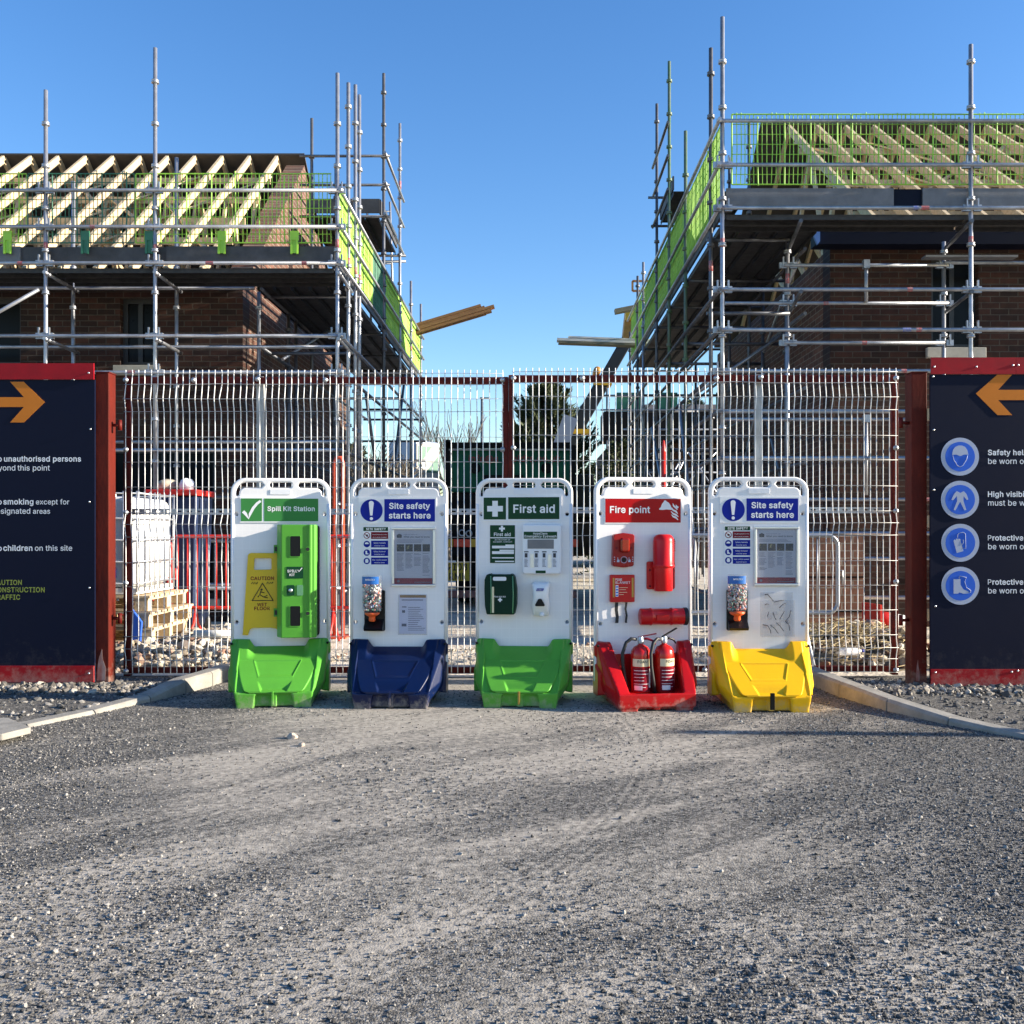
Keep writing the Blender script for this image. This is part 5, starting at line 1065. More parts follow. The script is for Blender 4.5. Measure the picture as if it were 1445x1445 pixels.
# ---- tipper lorry seen from behind
LY = 15.2; lr = thing('tipper_lorry', 'dark green lorry parked behind the gate, seen from behind', 'lorry', (PX(720, LY), LY, 0))
hw = (PX(805, LY)-PX(636, LY))/2; zb, zt = PZ(694, LY), PZ(628, LY)
mb = MB(); mb.box(-hw, hw, .05, 4.4, zb, zt-.05); part(lr, 'body', mb, 'lorry_green', bevel=.02)
mb = MB()
k = -hw+.02
while k < hw-.03: mb.box(k, k+.022, -.0, .049, zb+.02, zt-.1); k += .095
part(lr, 'ribs', mb, 'lorry_green')
mb = MB(); mb.box(-hw-.05, hw+.02, -.02, .05, zt-.05, zt+.04); mb.box(-hw-.1, -hw-.005, -.02, .06, zb-.5, zt+.08); mb.box(hw+.005, hw+.08, -.02, .06, zb-.5, zt-.0); mb.box(-.42, .20, -.012, .045, zb+.02, zt-.46); part(lr, 'frame', mb, 'lorry_black')
mb = MB(); mb.box(-hw-.02, hw+.02, -.035, -.003, zt-.085, zt-.062); part(lr, 'edge_strip', mb, 'cabin_white')
mb = MB(); put_text(mb, 'info@scaffoldbuildrs.co.uk'.replace('scaffoldbuildrs', 'sc') if False else 'info@s     bldrs.co.uk', -hw+.28, hw-.14, zt-.255, -.008, bold=.06); part(lr, 'lettering', mb, 'letter_red', fix=False)
for x in (-hw+.38, hw-.36):
    mb = MB(); mb.prism(circ(x, zb+.36, .085, 20), -.012, -.004); part(lr, 'badge', mb, 'lorry_black')
mb = MB(); mb.box(-.5, .5, .3, 6.2, .62, .95); mb.box(-hw, hw, .12, .5, .72, zb-.01); mb.box(-.7, .7, .25, .7, .3, .72); part(lr, 'chassis', mb, 'lorry_black')
cb = MB(); cb.hull([(-hw,4.7,.9),(hw,4.7,.9),(hw,6.6,.9),(-hw,6.6,.9),(-hw,4.7,2.55),(hw,4.7,2.55),(hw,6.2,2.55),(-hw,6.2,2.55),(-hw,6.6,1.7),(hw,6.6,1.7)]); part(lr, 'cab', cb, 'lorry_green', bevel=.05)
for x in (-hw+.15, hw-.15):
    for y in (1.2, 2.4, 5.6):
        mb = MB(); mb.lathe([(0,-.14),(.3,-.14),(.46,-.12),(.48,-.05),(.48,.05),(.46,.12),(.3,.14),(0,.14)], (x, y, .482), 24, axis='x'); part(lr, 'wheel', mb, 'black_rubber')
lb = MB(); lb.box(-hw, hw, -.02, .1, .80, 1.06); lbo = part(lr, 'light_bar', lb, 'lorry_black')
zl = PZ(770, LY)
for x0, x1, m_ in ((PX(632, LY), PX(640, LY), 'amber'), (PX(640, LY), PX(664, LY), 'reflector'), (PX(664, LY), PX(676, LY), 'amber'), (PX(806, LY)-.0, PX(816, LY), 'reflector')):
    mb = MB(); ox = PX(720, LY); mb.box(x0-ox+.004, x1-ox-.004, -.05, -.021, zl-.02, zl+.10); part(lbo, 'light', mb, m_, bevel=.008)
mb = MB(); x0, x1 = PX(629, LY)-PX(720, LY), PX(662, LY)-PX(720, LY); zp0, zp1 = PZ(820, LY), PZ(794, LY); mb.box(x0, x1, .05, .07, zp0, zp1); pl_ = part(lr, 'number_plate', mb, 'plate_yellow', bevel=.006)
mb = MB(); put_text(mb, 'PI08', x0+.03, x1-.03, (zp0+zp1)/2+.02, .047, bold=.03, hs=.9); put_text(mb, 'RML', x0+.05, x1-.05, zp0+.02, .047, bold=.03, hs=.9); part(pl_, 'lettering', mb, 'print_black', fix=False)
mb = MB(); mb.box(-hw-.1, hw+.1, -.12, .0, PZ(843, LY), PZ(833, LY)); part(lr, 'bumper', mb, 'bumper_pink', bevel=.01)
mb = MB()
for px_, py_ in ((633, 751), (652, 752), (662, 753)): mb.tube([(PX(px_, LY)-PX(720, LY)+.045*math.cos(a), -.03, PZ(py_, LY)+.045*math.sin(a)) for a in [R(30*i) for i in range(12)]], .012, 5, closed=True)
part(lr, 'tie_ring', mb, 'galv')
# ---- telehandler: boom raised to the right scaffold
TY = 24.0; th = thing('telehandler', 'black and yellow telehandler with its long boom raised towards the right scaffold', 'telehandler', (PX(790, TY), TY, 0))
ox = PX(790, TY); q = lambda px_, py_: (PX(px_, TY)-ox, 0, PZ(py_, TY))
a, b = Vector(q(797, 634)), Vector(q(885, 480)); d = (b-a).normalized()
mb = MB(); mb.beam(a-d*1.6, a+d*1.75, .34, .42, up=(0, 1, 0)); mb.beam(a+d*1.7, b, .28, .36, up=(0, 1, 0)); part(th, 'boom', mb, 'boom_black', bevel=.02)
for px_, py_, w_ in ((815, 610, .62), (850, 542, .5)):
    mb = MB(); c = Vector(q(px_, py_)); mb.box(c.x-w_/2*.85, c.x+w_/2*.85, -.24, .24, c.z-.055, c.z+.055); part(th, 'boom_band', mb, 'plant_yellow')
mb = MB(); c = Vector(q(842, 525)); mb.lathe([(0,-.28),(.09,-.28),(.09,.28),(0,.28)], c, 14, axis='y'); part(th, 'pivot', mb, 'plant_orange')
mb = MB(); c = Vector(q(888, 455)); mb.hull([(c.x-.18, -.2, c.z-.45), (c.x+.2, -.2, c.z-.35), (c.x+.25, -.2, c.z+.3), (c.x-.1, -.2, c.z+.28), (c.x-.18, .2, c.z-.45), (c.x+.2, .2, c.z-.35), (c.x+.25, .2, c.z+.3), (c.x-.1, .2, c.z+.28)]); hd = part(th, 'head', mb, 'plant_orange', bevel=.02)
mb = MB(); mb.box(c.x-.12, c.x+.32, -.3, -.21, c.z+.0, c.z+.22); mb.box(c.x+.28, c.x+.36, -.35, .35, c.z-.5, c.z+.5); part(hd, 'carriage', mb, 'plant_yellow', bevel=.01)
mb = MB(); c1, c2 = Vector(q(787, 640)), Vector(q(805, 590)); mb.beam(c1+Vector((0,-.3,0)), c2+Vector((0,-.3,0)), .05, .36, up=(1,0,.4)); part(th, 'side_panel', mb, 'cabin_shade_grey')
mb = MB(); mb.box(-1.2, 2.2, -.9, .9, .6, 1.5); part(th, 'chassis', mb, 'lorry_black', bevel=.06)
mb = MB(); mb.hull([(-.4,-.95,1.5),(.9,-.95,1.5),(.9,-.1,1.5),(-.4,-.1,1.5),(-.25,-.9,2.5),(.75,-.9,2.5),(.75,-.1,2.5),(-.25,-.1,2.5)]); part(th, 'cab', mb, 'glass_void_dark', bevel=.04)
for x in (-.75, 1.7):
    for y in (-.95, .95):
        mb = MB(); mb.lathe([(0,-.2),(.32,-.2),(.56,-.17),(.6,-.06),(.6,.06),(.56,.17),(.32,.2),(0,.2)], (x, y, .602), 24, axis='y'); part(th, 'wheel', mb, 'black_rubber')
# ---- white and teal site cabin
CY = 36; cabn = thing('site_cabin', 'cream white site cabin with teal corner stripes far behind the left scaffold', 'cabin', (PX(587, CY), CY, 0), rz=R(-38))
zc = PZ(621, CY); Lc = .72/.616; Wc = 1.4
mb = MB(); mb.prism(rrect(-Wc, 0, .35, zc, .1), 0, Lc, 0); part(cabn, 'shell', mb, 'cabin_shade_grey', bevel=.02)
mb = MB(); mb.box(.001, .014, .02, Lc-.02, .4, zc-.12); part(cabn, 'side_panel', mb, 'cabin_white')  # white sheet carries the sunlit side's tone over the grey shell
for tri_ in ([(.1, zc-.95), (.1, zc-.2), (.8, zc-.2)], [(.5, zc-1.15), (Lc-.04, zc-1.15), (Lc-.04, zc-.55)]):
    mb = MB(); mb.prism(tri_, .0145, .02, plane='yz'); part(cabn, 'stripe', mb, 'cabin_teal')
mb = MB(); mb.prism([(-.9, zc-1.15), (-.1, zc-1.15), (-.1, zc-.5)], -.006, -.001); part(cabn, 'stripe', mb, 'cabin_teal')
for x in (-1.3, -.2): mb = MB(); mb.box(x, x+.12, .05, Lc-.05, 0, .349); part(cabn, 'skid', mb, 'lorry_black')
# ---- distant house behind the right scaffold
dh = thing('brick_house', 'distant unfinished house with dark soffit beyond the right scaffold', 'house', (PX(930, 32), 32, 0))
x0, x1 = PX(862, 32)-PX(930, 32), 6.0
mb = MB(); mb.box(x0, x1, 0, 7, 0, 4.0); part(dh, 'wall', mb, 'brick_front')
mb = MB(); mb.box(x0-.3, x1+.3, -1.1, .5, 4.01, 4.9); part(dh, 'soffit', mb, 'lorry_black')
for k in range(5):
    mb = MB(); xx = x0-.2+k*(x1-x0)/4; mb.tube([(xx, -1.0, 0), (xx, -1.0, 6.2)], .03, 6); part(dh, 'scaffold_tube', mb, 'tube_dark')
for z in (4.95, 5.4, 5.9):
    mb = MB(); mb.tube([(x0-.4, -1.04, z), (x1+.3, -1.04, z)], .03, 6); part(dh, 'scaffold_tube', mb, 'tube_dark')
for a, b_ in ((x0+.1, x0+.9), (x0+1.3, x0+2.0), (x0+3.2, x0+4.0)):
    mb = MB(); mb.box(a, b_, -.98, -.96, 4.92, 5.5); part(dh, 'net_panel', mb, 'teal_green')
mb = MB(); mb.hull([(x0+.6, .6, 4.91), (x1, .6, 4.91), (x0+.6, 6.5, 4.91), (x1, 6.5, 4.91), (x0+1.0, 3.5, 5.7), (x1, 3.5, 5.7)]); part(dh, 'roof_felt', mb, 'tile_dark')
for a in (x0+.5, x0+2.6):
    mb = MB(); mb.box(a, a+.9, -.02, -.002, 2.6, 3.7); wn = part(dh, 'window', mb, 'cabin_white'); mb = MB(); mb.box(a+.07, a+.83, -.026, -.021, 2.67, 3.63); part(wn, 'pane', mb, 'glass_void_dark')
for k in range(9):
    mb = MB(); xx = PX(888, 27)-PX(930, 32)+k*.34+.1*math.sin(9*k); mb.tube([(xx, -5-.7*(k % 3), 0), (xx, -5-.7*(k % 3), 4.2+.5*math.sin(5*k))], .028, 6); part(dh, 'scaffold_tube', mb, 'tube_dark')
for k, z in enumerate((.9, 1.5, 2.2, 2.75, 3.4, 3.9)):
    mb = MB(); xx = PX(888, 27)-PX(930, 32); mb.tube([(xx-.2, -5.05-.3*(k % 2), z), (xx+3.2, -5.05-.3*(k % 2), z)], .026, 6); part(dh, 'scaffold_tube', mb, 'tube' if k % 2 else 'tube_dark')
for k, (u, v_) in enumerate(((0, 1.3), (1.6, .2), (2.9, 1.5), (.9, 2.6))):
    mb = MB(); xx = PX(888, 27)-PX(930, 32); mb.tube([(xx+u, -5.2, .6+.4*k), (xx+v_, -5.2, 3.0+.2*k)], .024, 6); part(dh, 'scaffold_tube', mb, 'tube')
# ---- lamp post, and an unseen post for its shadow
mb = MB(); X = PX(680, 42); mb.tube([(X, 42, 0), (X, 42, PZ(563, 42))], [.09, .05], 8); mb.box(X-.08, X+.3, 41.92, 42.08, PZ(563, 42), PZ(563, 42)+.06); single('lamp_post', mb, 'tube_dark', 'thin grey lamp post far behind the gate left of its centre', 'lamp post')
mb = MB(); mb.tube([(8.2, 5.42, 0), (8.2, 5.42, 2.1)], .06, 10); mb.lathe([(.06, 2.1), (.064, 2.105), (.05, 2.14), (0, 2.15)], (8.2, 5.42, 0), 12); single('shadow_post', mb, 'tube_dark', 'unseen grey post right of the road, added for its shadow', 'post')  # post out of view, put in to cast the long shadow on the road

# ---- trees
def twig_tree(name, lab, x, y, h, sp, n0, depth, m='bark', r0=.1, group=None, cat='tree'):
    r = thing(name, lab, cat, (x, y, 0), group=group); tr = MB(); tw = MB()
    def grow(p, d, l, rad, k):
        pts = [p]; q = p.copy(); dd = d.copy()
        for i in range(3): dd = (dd + Vector((random.gauss(0, .12), random.gauss(0, .12), .06))).normalized(); q = q + dd*l/3; pts.append(q.copy())
        (tr if k >= depth-0 else tw).tube(pts, [max(.013, q_) for q_ in (rad, rad*.85, rad*.7, rad*.5)], 5 if k >= depth-1 else 3, caps=False)
        if k == 0: return
        for j in range(random.randint(3, 4) if k > 1 else 4):
            t = random.uniform(.35, 1); base = pts[min(3, int(t*3)+0)]
            nd = (dd + Vector((random.gauss(0, sp), random.gauss(0, sp), random.uniform(-.05, .5)))).normalized()
            grow(base, nd, l*random.uniform(.55, .75), rad*.5, k-1)
    tr.tube([(0, 0, 0), (.02, 0, h*.12), (0, .02, h*.3)], [r0*1.3, r0, r0*.9], 8)
    for j in range(n0): grow(Vector((0, 0, h*(.12+.2*j/n0))), Vector((random.gauss(0, sp*.7), random.gauss(0, sp*.7), 1)).normalized(), h*.36, r0*.55, depth)
    part(r, 'trunk', tr, m); part(r, 'crown', tw, m, fix=False); return r
twig_tree('bare_tree', 'bare leafless tree far behind the gate beside the cream cabin', PX(632, 40), 40, 7.2, .18, 5, 3, r0=.11)
for px_, yy, hh, lab in ((520, 30, 4.6, 'leafless bush behind the left scaffold, nearest the corner post'), (556, 33, 4.3, 'leafless bush behind the left scaffold beside the cream cabin'), (488, 34, 5.2, 'taller leafless tree behind the left scaffold')):
    twig_tree('bare_bush', lab, PX(px_, yy), yy, hh, .6, 10, 3, r0=.09, group='bare shrubs behind the left scaffold', cat='bush')
def conifer(name, lab, x, y, h, rad, m, nb=1500, group=None, base=.12):
    r = thing(name, lab, 'tree', (x, y, 0), group=group)
    mb = MB(); mb.tube([(0, 0, 0), (0, 0, h*.5), (0, 0, h*.97)], [h*.022, h*.015, .01], 8); part(r, 'trunk', mb, 'bark')
    mb = MB()
    for k in range(nb):
        t = random.random()**.8; z = h*(base+(1-base)*t); R_ = rad*(1-t**1.6)**.75*(.75+.35*math.sin(9*t+5*math.sin(k % 7)))+.12
        a = random.uniform(0, 6.283); rr = R_*(random.random()**.45); l = random.uniform(.16, .42)*h/7
        p = Vector((rr*math.cos(a), rr*math.sin(a), z - .12*rr)); d = Vector((math.cos(a)+random.gauss(0, .35), math.sin(a)+random.gauss(0, .35), random.uniform(-.1, .65))).normalized()
        s_ = d.cross(Vector((random.gauss(0, 1), random.gauss(0, 1), random.gauss(0, 1)))).normalized()*l*.16
        for j in range(3):
            dd = (d + Vector((random.gauss(0, .4), random.gauss(0, .4), random.gauss(0, .3)))).normalized(); mb.add([p - s_, p + s_, p + dd*l*.7 + s_*.7, p + dd*l], [(0, 1, 2, 3)])
    part(r, 'crown', mb, m, fix=False); return r
def bough_tree(name, lab, x, y, h, rad, m, nb):
    r = thing(name, lab, 'tree', (x, y, 0)); tr = MB(); mb = MB(); tr.tube([(0, 0, 0), (.03, 0, h*.5), (0, .02, h*.98)], [h*.03, h*.02, .012], 8)
    for k in range(nb):
        t = (k+random.random())/nb; z = h*(.10+.86*t); a = k*2.39996+random.gauss(0, .25); Rr = rad*((1-t**2.6)**.75)*random.uniform(.62, 1.12)+.18
        ca, sa = math.cos(a), math.sin(a); rise = Rr*random.uniform(.15, .55)*(.4+t)
        f = lambda u: Vector((ca*Rr*u, sa*Rr*u, z - .22*Rr*math.sin(math.pi*u*.8) + rise*u*u))
        tr.tube([f(0), f(.4), f(.8), f(1)], [.03, .022, .012, .006], 4, caps=False)
        for j in range(46):
            u = random.uniform(.25, 1.0)**.8; p = f(u); e = f(min(1.05, u+.05))-p; e.normalize(); sd = Vector((-sa, ca, 0))*random.choice((-1, 1))
            d = (e*random.uniform(.5, 1.1) + sd*random.uniform(.1, .9) + Vector((0, 0, random.uniform(-.25, .5)))).normalized(); l = random.uniform(.18, .42)*(1.15-.5*u)
            s_ = d.cross(Vector((random.gauss(0, 1), random.gauss(0, 1), random.gauss(0, 1)))).normalized()*l*.13
            for q in range(3):
                o = Vector((random.gauss(0, .05), random.gauss(0, .05), random.gauss(0, .04))); dd = (d+Vector((random.gauss(0, .3), random.gauss(0, .3), random.gauss(0, .25)))).normalized()
                mb.add([p+o-s_, p+o+s_, p+o+dd*l*.7+s_*.6, p+o+dd*l], [(0, 1, 2, 3)])
    part(r, 'trunk', tr, 'bark'); part(r, 'crown', mb, m, fix=False); return r
bough_tree('conifer_tree', 'broad dark conifer behind the gate right of its centre', PX(770, 34), 34, 6.35, 1.8, 'conifer', 210)
for px_, yy, h, rd, m_, lab in ((872, 27, 3.6, 1.1, 'ivy', 'olive green ivy covered tree right of the raised boom'), (905, 38, 5.6, 1.8, 'conifer', 'dark evergreen behind the right scaffold beside the distant house'), (842, 44, 4.2, 1.9, 'ivy', 'low green tree behind the telehandler boom'), (980, 40, 6.4, 1.9, 'conifer', 'dark evergreen deepest behind the right scaffold'), (500, 46, 5.2, 2.2, 'ivy', 'green tree far behind the left scaffold')):
    conifer('evergreen_tree', lab, PX(px_, yy), yy, h, rd, m_, 1300, group='evergreens beyond the site', base=.02)
mb = MB()
for k in range(9000):
    x = random.uniform(-26, 26); y = random.uniform(52, 56); z = random.uniform(0, 2.6+.8*math.sin(x*.7)+.5*math.sin(x*2.1)); l = random.uniform(.15, .4); a = random.uniform(0, 6.28)
    d = Vector((math.cos(a), math.sin(a), random.uniform(-.3, .8)))*l; s_ = Vector((random.gauss(0, .1), random.gauss(0, .1), random.gauss(0, .1))); mb.add([(x, y, z), Vector((x, y, z))+d+s_, Vector((x, y, z))+d*1.2-s_], [(0, 1, 2)])
single('hedge', mb, 'ivy', None, None, kind='stuff', fix=False)

# ================================================================ SAFETY STATIONS
# station frame: x right, z up, panel front face at y = 0, the base reaches forward to y = -.38
REACH = .36
class Station:
    def __init__(s, ox, cx, D, yaw):
        s.P = D+REACH; s.k = 1405/s.P; s.ox = ox; s.x = (cx-750)/s.k; s.yaw = yaw; s.cpx = cx
    def c(s, cx, cy):
        """photo crop position -> panel x, z"""
        return ((s.ox+cx/4.129-s.cpx)/s.k, EYE+(750-(660+cy/4.129))/s.k)
    def cx(s, v): return s.c(v, 0)[0]
    def cz(s, v): return s.c(0, v)[1]
    def world(s, x, y, z):
        c, n = math.cos(s.yaw), math.sin(s.yaw); return (s.x+c*x-n*y, s.P+n*x+c*y, z)
    def item(s, name, lab, cat, cx, cy, y=0, group=None):
        x, z = s.c(cx, cy); s.bx, s.bz = x, z
        return thing(name, lab, cat, s.world(x, y, z), s.yaw, group)
    def r(s, cx, cy): x, z = s.c(cx, cy); return (x-s.bx, z-s.bz)      # relative to the current item
ST = [Station(310, 396, 6.565, R(7)), Station(475, 562.5, 6.53, R(-1)), Station(655, 739.5, 6.56, R(-4)), Station(820, 908, 6.445, R(8)), Station(985, 1071, 6.40, R(0))]

# ---- shared moulded shapes
HALF, TOP = .339, 1.541
def panel_mesh():
    A = rrect(-HALF, HALF, .06, TOP, .10, 8)
    zt, zb = TOP-.030, TOP-.068     # openings
    def slot(x0, x1): return rrect(x0, x1, zb, zt, .018, 4)
    i0, o0 = .285, HALF-.032
    lf = [(-.130, zt), (-.235, zt)] + [(-.235-.072*math.sin(a), zt-.072+.072*math.cos(a)) for a in [R(15*k) for k in range(1, 6)]] + [(-o0, TOP-.12), (-o0+.012, TOP-.128), (-i0+.002, TOP-.118), (-i0+.006, TOP-.092), (-i0+.022, TOP-.074), (-i0+.045, zb), (-.130, zb), (-.113, zb+.019)]
    rt = [(-a, b) for a, b in lf][::-1]
    ho = [circ(x, z, .0125, 14) for x in (-.299, .299) for z in (EYE+24.3/202, EYE-127/202)]
    me = filled('panel', [A, lf, slot(-.078, .078), rt] + ho, .05, .009, 'station_panel', False, off=.025)
    return me
PANEL = panel_mesh()

def tub_mesh(open_):
    mb = MB()
    def side(sx):
        h = lambda pts: mb.hull([(sx*x, y, z) for x, y, z in pts])
        if not open_:
            h([(.205,-.035,.425),(.205,.0,.425),(.30,-.035,.428),(.30,.0,.428),(.23,-.09,.31),(.29,-.12,.30),(.2,0,.33),(.30,0,.30)])
        h([(.262,-.05,.415),(.262,.06,.425),(.322,.0,.427),(.330,-.02,.405),(.330,.06,.41),(.268,-.24,.17),(.312,-.22,.16),(.250,-.36,.115),(.25,-.3,.05),(.325,.06,.16),(.26,.06,.10),(.30,-.16,.10)])
        h([(.27,-.13,.22),(.27,.07,.30),(.338,-.10,.22),(.338,.07,.30),(.338,-.10,.075),(.338,-.045,.06),(.338,.07,.06),(.29,-.12,.08),(.29,.07,.06)])
        h([(.13,-.362,.0),(.238,-.362,0),(.238,.07,0),(.13,.07,0),(.118,-.37,.105),(.256,-.37,.112),(.265,.07,.112),(.118,.07,.105)])
        h([(.325,-.01,.40),(.325,.05,.40),(.34,-.01,.395),(.34,.05,.395),(.34,-.01,.33),(.34,.05,.31),(.325,0,.31),(.325,.05,.30)])
        if open_:
            h([(.235,-.03,.42),(.235,.02,.42),(.325,-.03,.42),(.325,.02,.42),(.178,-.362,.118),(.256,-.372,.118),(.178,-.34,.06),(.22,-.02,.08),(.31,.02,.1),(.255,-.37,.03)])
    side(1); side(-1)
    mb.hull([(sx*x, y, z) for sx in (-1, 1) for x, y, z in ((.25,.04,.012),(.245,.36,.012),(.27,.04,.33),(.26,.14,.33),(.255,.36,.11))])
    mb.box(-.14, .14, -.335, .07, .012, .10)
    mb.hull([(x, y, z) for x in (-.02, .02) for y, z in ((-.36, .012), (-.36, .10), (-.33, .012), (-.33, .10))])
    if not open_:
        mb.hull([(sx*x, y, z) for sx in (-1, 1) for x, y, z in ((.252,-.368,.096),(.275,-.255,.205),(.283,-.11,.315),(.28,0,.37),(.28,.06,.37),(.26,.06,.096))])
    else:
        mb.box(-.26, .26, -.37, .05, .03, .075); mb.hull([(sx*x, y, z) for sx in (-1, 1) for x, y, z in ((.256,-.372,.095),(.252,-.372,.119),(.19,-.342,.119),(.2,-.34,.06),(.25,-.372,.06))])
        mb.hull([(sx*x, y, z) for sx in (-1, 1) for x, y, z in ((.29,-.012,.338),(.29,-.03,.06),(.29,-.002,.338),(.29,-.002,.06))])
    o = link('tub', mb.mesh('tub', 'tub_green')); rm = o.modifiers.new('r', 'REMESH'); rm.mode = 'VOXEL'; rm.voxel_size = .0058; rm.use_smooth_shade = True
    sm = o.modifiers.new('s', 'SMOOTH'); sm.iterations = 4; sm.factor = .5
    bake(o); me = o.data; bpy.data.objects.remove(o); me.name = 'tub'
    for p in me.polygons: p.use_smooth = True
    return me
TUB, TUB_OPEN = tub_mesh(False), tub_mesh(True)
def sst(a, b, t): t = min(1, max(0, (t-a)/(b-a))); return t*t*(3-2*t)
def lid_mesh():
    NU, NV = 150, 120; vs = []; fs = []
    def base_y(x, z):
        yp = float(np.interp(z, (.105, .20, .30, .428), (-.384, -.268, -.140, -.052)))
        sh = float(np.interp(z, (.105, .20, .30, .315, .378), (-.384, -.268, -.140, -.115, -.008)))
        return sh + (yp-sh)*sst(.155, .212, abs(x))
    def trap(x, z, z0, z1, w0, w1):      # signed distance to a trapezoid, >0 inside
        t = (z-z0)/(z1-z0); w_ = w0+(w1-w0)*min(1, max(0, t)); return min(z-z0, z1-z, w_-abs(x))
    for j in range(NV+1):
        v = j/NV
        for i in range(NU+1):
            u = -1+2*i/NU
            wd = .188+.095*(1-(1-v)**2.4) - .03*(1-sst(0, .07, v))**2
            x = u*wd; ztop = .377 + .051*sst(.165, .205, abs(x)); z = .108 + v*(ztop-.108)
            y = base_y(x, z)
            d1 = trap(x, z, .205, .290, .108, .150); e = .0
            e += .006*sst(-.004, .006, d1)                                   # recessed badge field
            d2 = trap(x, z, .118, .176, .082, .112)
            if d2 > -.006: e += sst(-.004, .008, d2)*(.003+.024*sst(0, 1, (.176-z)/.058))
            edge = min(1-abs(u), v+.0)*.25
            e += .012*(1-sst(0, .012, edge)) 
            e -= .006*sst(0, .006, .0045-abs(trap(x, z, .205, .290, .108, .150)+.006))    # thin raised line
            vs.append((x, y+e-.004, z))
    for j in range(NV):
        for i in range(NU): q = j*(NU+1)+i; fs.append((q, q+1, q+NU+2, q+NU+1))
    mb = MB(); mb.add(vs, fs, 0, True); o = link('lid', mb.mesh('lid', 'tub_green'))
    so_ = o.modifiers.new('s', 'SOLIDIFY'); so_.thickness = .012; so_.offset = -1
    o2 = o.modifiers.new('m', 'SMOOTH'); o2.iterations = 2
    bake(o); me = o.data; bpy.data.objects.remove(o); me.name = 'lid'
    for p in me.polygons: p.use_smooth = True
    return me
LID = lid_mesh()
def use(name, me, parent, m):
    o = link(name, me, parent); o.material_slots[0].link = 'OBJECT'; o.material_slots[0].material = M(m); return o
def station(i, lab, tubm, open_=False, latch='black_plastic'):
    s = ST[i]; r = thing('safety_station', lab, 'safety station', (s.x, s.P, 0), s.yaw, 'row of safety stations'); s.root = r
    pn = link('panel', PANEL, r)
    for s_ in (-1, 1): mb = MB(); mb.tube([(s_*.325, .004, .42), (s_*.325, .004, 1.36)], .0115, 8); part(r, 'panel_welt', mb, 'white_plastic')
    use('tub', TUB_OPEN if open_ else TUB, r, tubm)
    if not open_:
        use('lid', LID, r, tubm)
        mb = MB()
        if i == 4: mb.box(-.016, .012, -.396, -.382, .028, .135)
        else: mb.box(-.012, .002, -.378, -.372, .03, .118)
        part(r, 'latch', mb, latch if i in (4, 2) else tubm, bevel=.002)
    mb = MB()
    for x in (-.325, .325): mb.lathe([(0,-.012),(.007,-.011),(.009,-.006),(.009,.002)], (x, -.042, .398), 10, axis='y')
    part(r, 'bolt', mb, 'black_plastic')
    # moulded name bar: plain raised plate
    mb = MB(); a = s.c(290, 118); b = s.c(408, 160)
    w_ = .071; zc = TOP-.096; mb.prism(rrect(-w_, w_, zc-.018, zc+.016, .004, 2), -.004, .002); part(r, 'name_bar', mb, 'white_plastic')
    return s
def plate(s, x0, y0, x1, y1, m, t0, t1, parent, name, rad=.003, bevel=0):
    a, b = s.c(x0, y1), s.c(x1, y0); mb = MB(); mb.prism(rrect(a[0], b[0], a[1], b[1], rad, 3), -t1, -t0); return part(parent, name, mb, m, bevel=bevel)
def stext(mb, s, body, x0, x1, base, y, bold=.02, size=None, mi=0, xc=None, hs=1):
    return put_text(mb, body, s.cx(x0) if x0 is not None else None, s.cx(x1) if x1 is not None else None, s.cz(base), y, size, bold, mi, xc=s.cx(xc) if xc is not None else None, hs=hs)
def mbp(s, poly, y0, y1, mb=None, mi=0):
    mb = mb or MB(); mb.prism([s.c(*q) for q in poly], y0, y1, mi); return mb
def stroke(mb, pts, w_, y, mi=0):
    """flat painted stroke, width may vary along it"""
    n = len(pts); ws = w_ if isinstance(w_, (list, tuple)) else [w_]*n; Lf = []; Rt = []
    for i, p in enumerate(pts):
        a = pts[max(0, i-1)]; b = pts[min(n-1, i+1)]; dx, dz = b[0]-a[0], b[1]-a[1]; l = math.hypot(dx, dz) or 1; nx, nz = -dz/l*ws[i]/2, dx/l*ws[i]/2
        Lf.append((p[0]+nx, y, p[1]+nz)); Rt.append((p[0]-nx, y, p[1]-nz))
    mb.add(Lf+Rt, [(i, i+1, n+i+1, n+i) for i in range(n-1)], mi)

# ---------------- 1 spill kit
s = station(0, 'white spill kit station with a bright green base, leftmost of the row', 'tub_green'); r = s.root
h = plate(s, 125, 172, 577, 320, 'sign_white', .0005, .006, r, 'header_sign')
plate(s, 131, 180, 250, 312, 'sign_green', .0065, .0075, h, 'pictogram_field', .001); plate(s, 262, 180, 571, 312, 'sign_green', .0065, .0075, h, 'text_field', .001)
mb = MB(); stroke(mb, [s.c(*q) for q in ((143,255),(158,270),(175,298),(182,272),(200,237),(222,210),(243,194))], [.022,.021,.008,.018,.019,.018,.016], -.0085)
stext(mb, s, 'Spill Kit Station', 281, 551, 252, -.0085, .05); part(h, 'lettering', mb, 'sign_white', fix=False)
cb = s.item('spill_kit_cabinet', 'tall bright green spill kit cabinet with two black windows', 'cabinet', 460, 980, -.002)
a, b = s.r(340, 980), s.r(580, 332); W0, W1, Hh = a[0], b[0]-.012, b[1]
mb = MB(); mb.prism(rrect(W0+.03, W1+.012, .004, Hh-.004, .02), -.05, 0); part(cb, 'back_box', mb, 'black_plastic', bevel=.006)
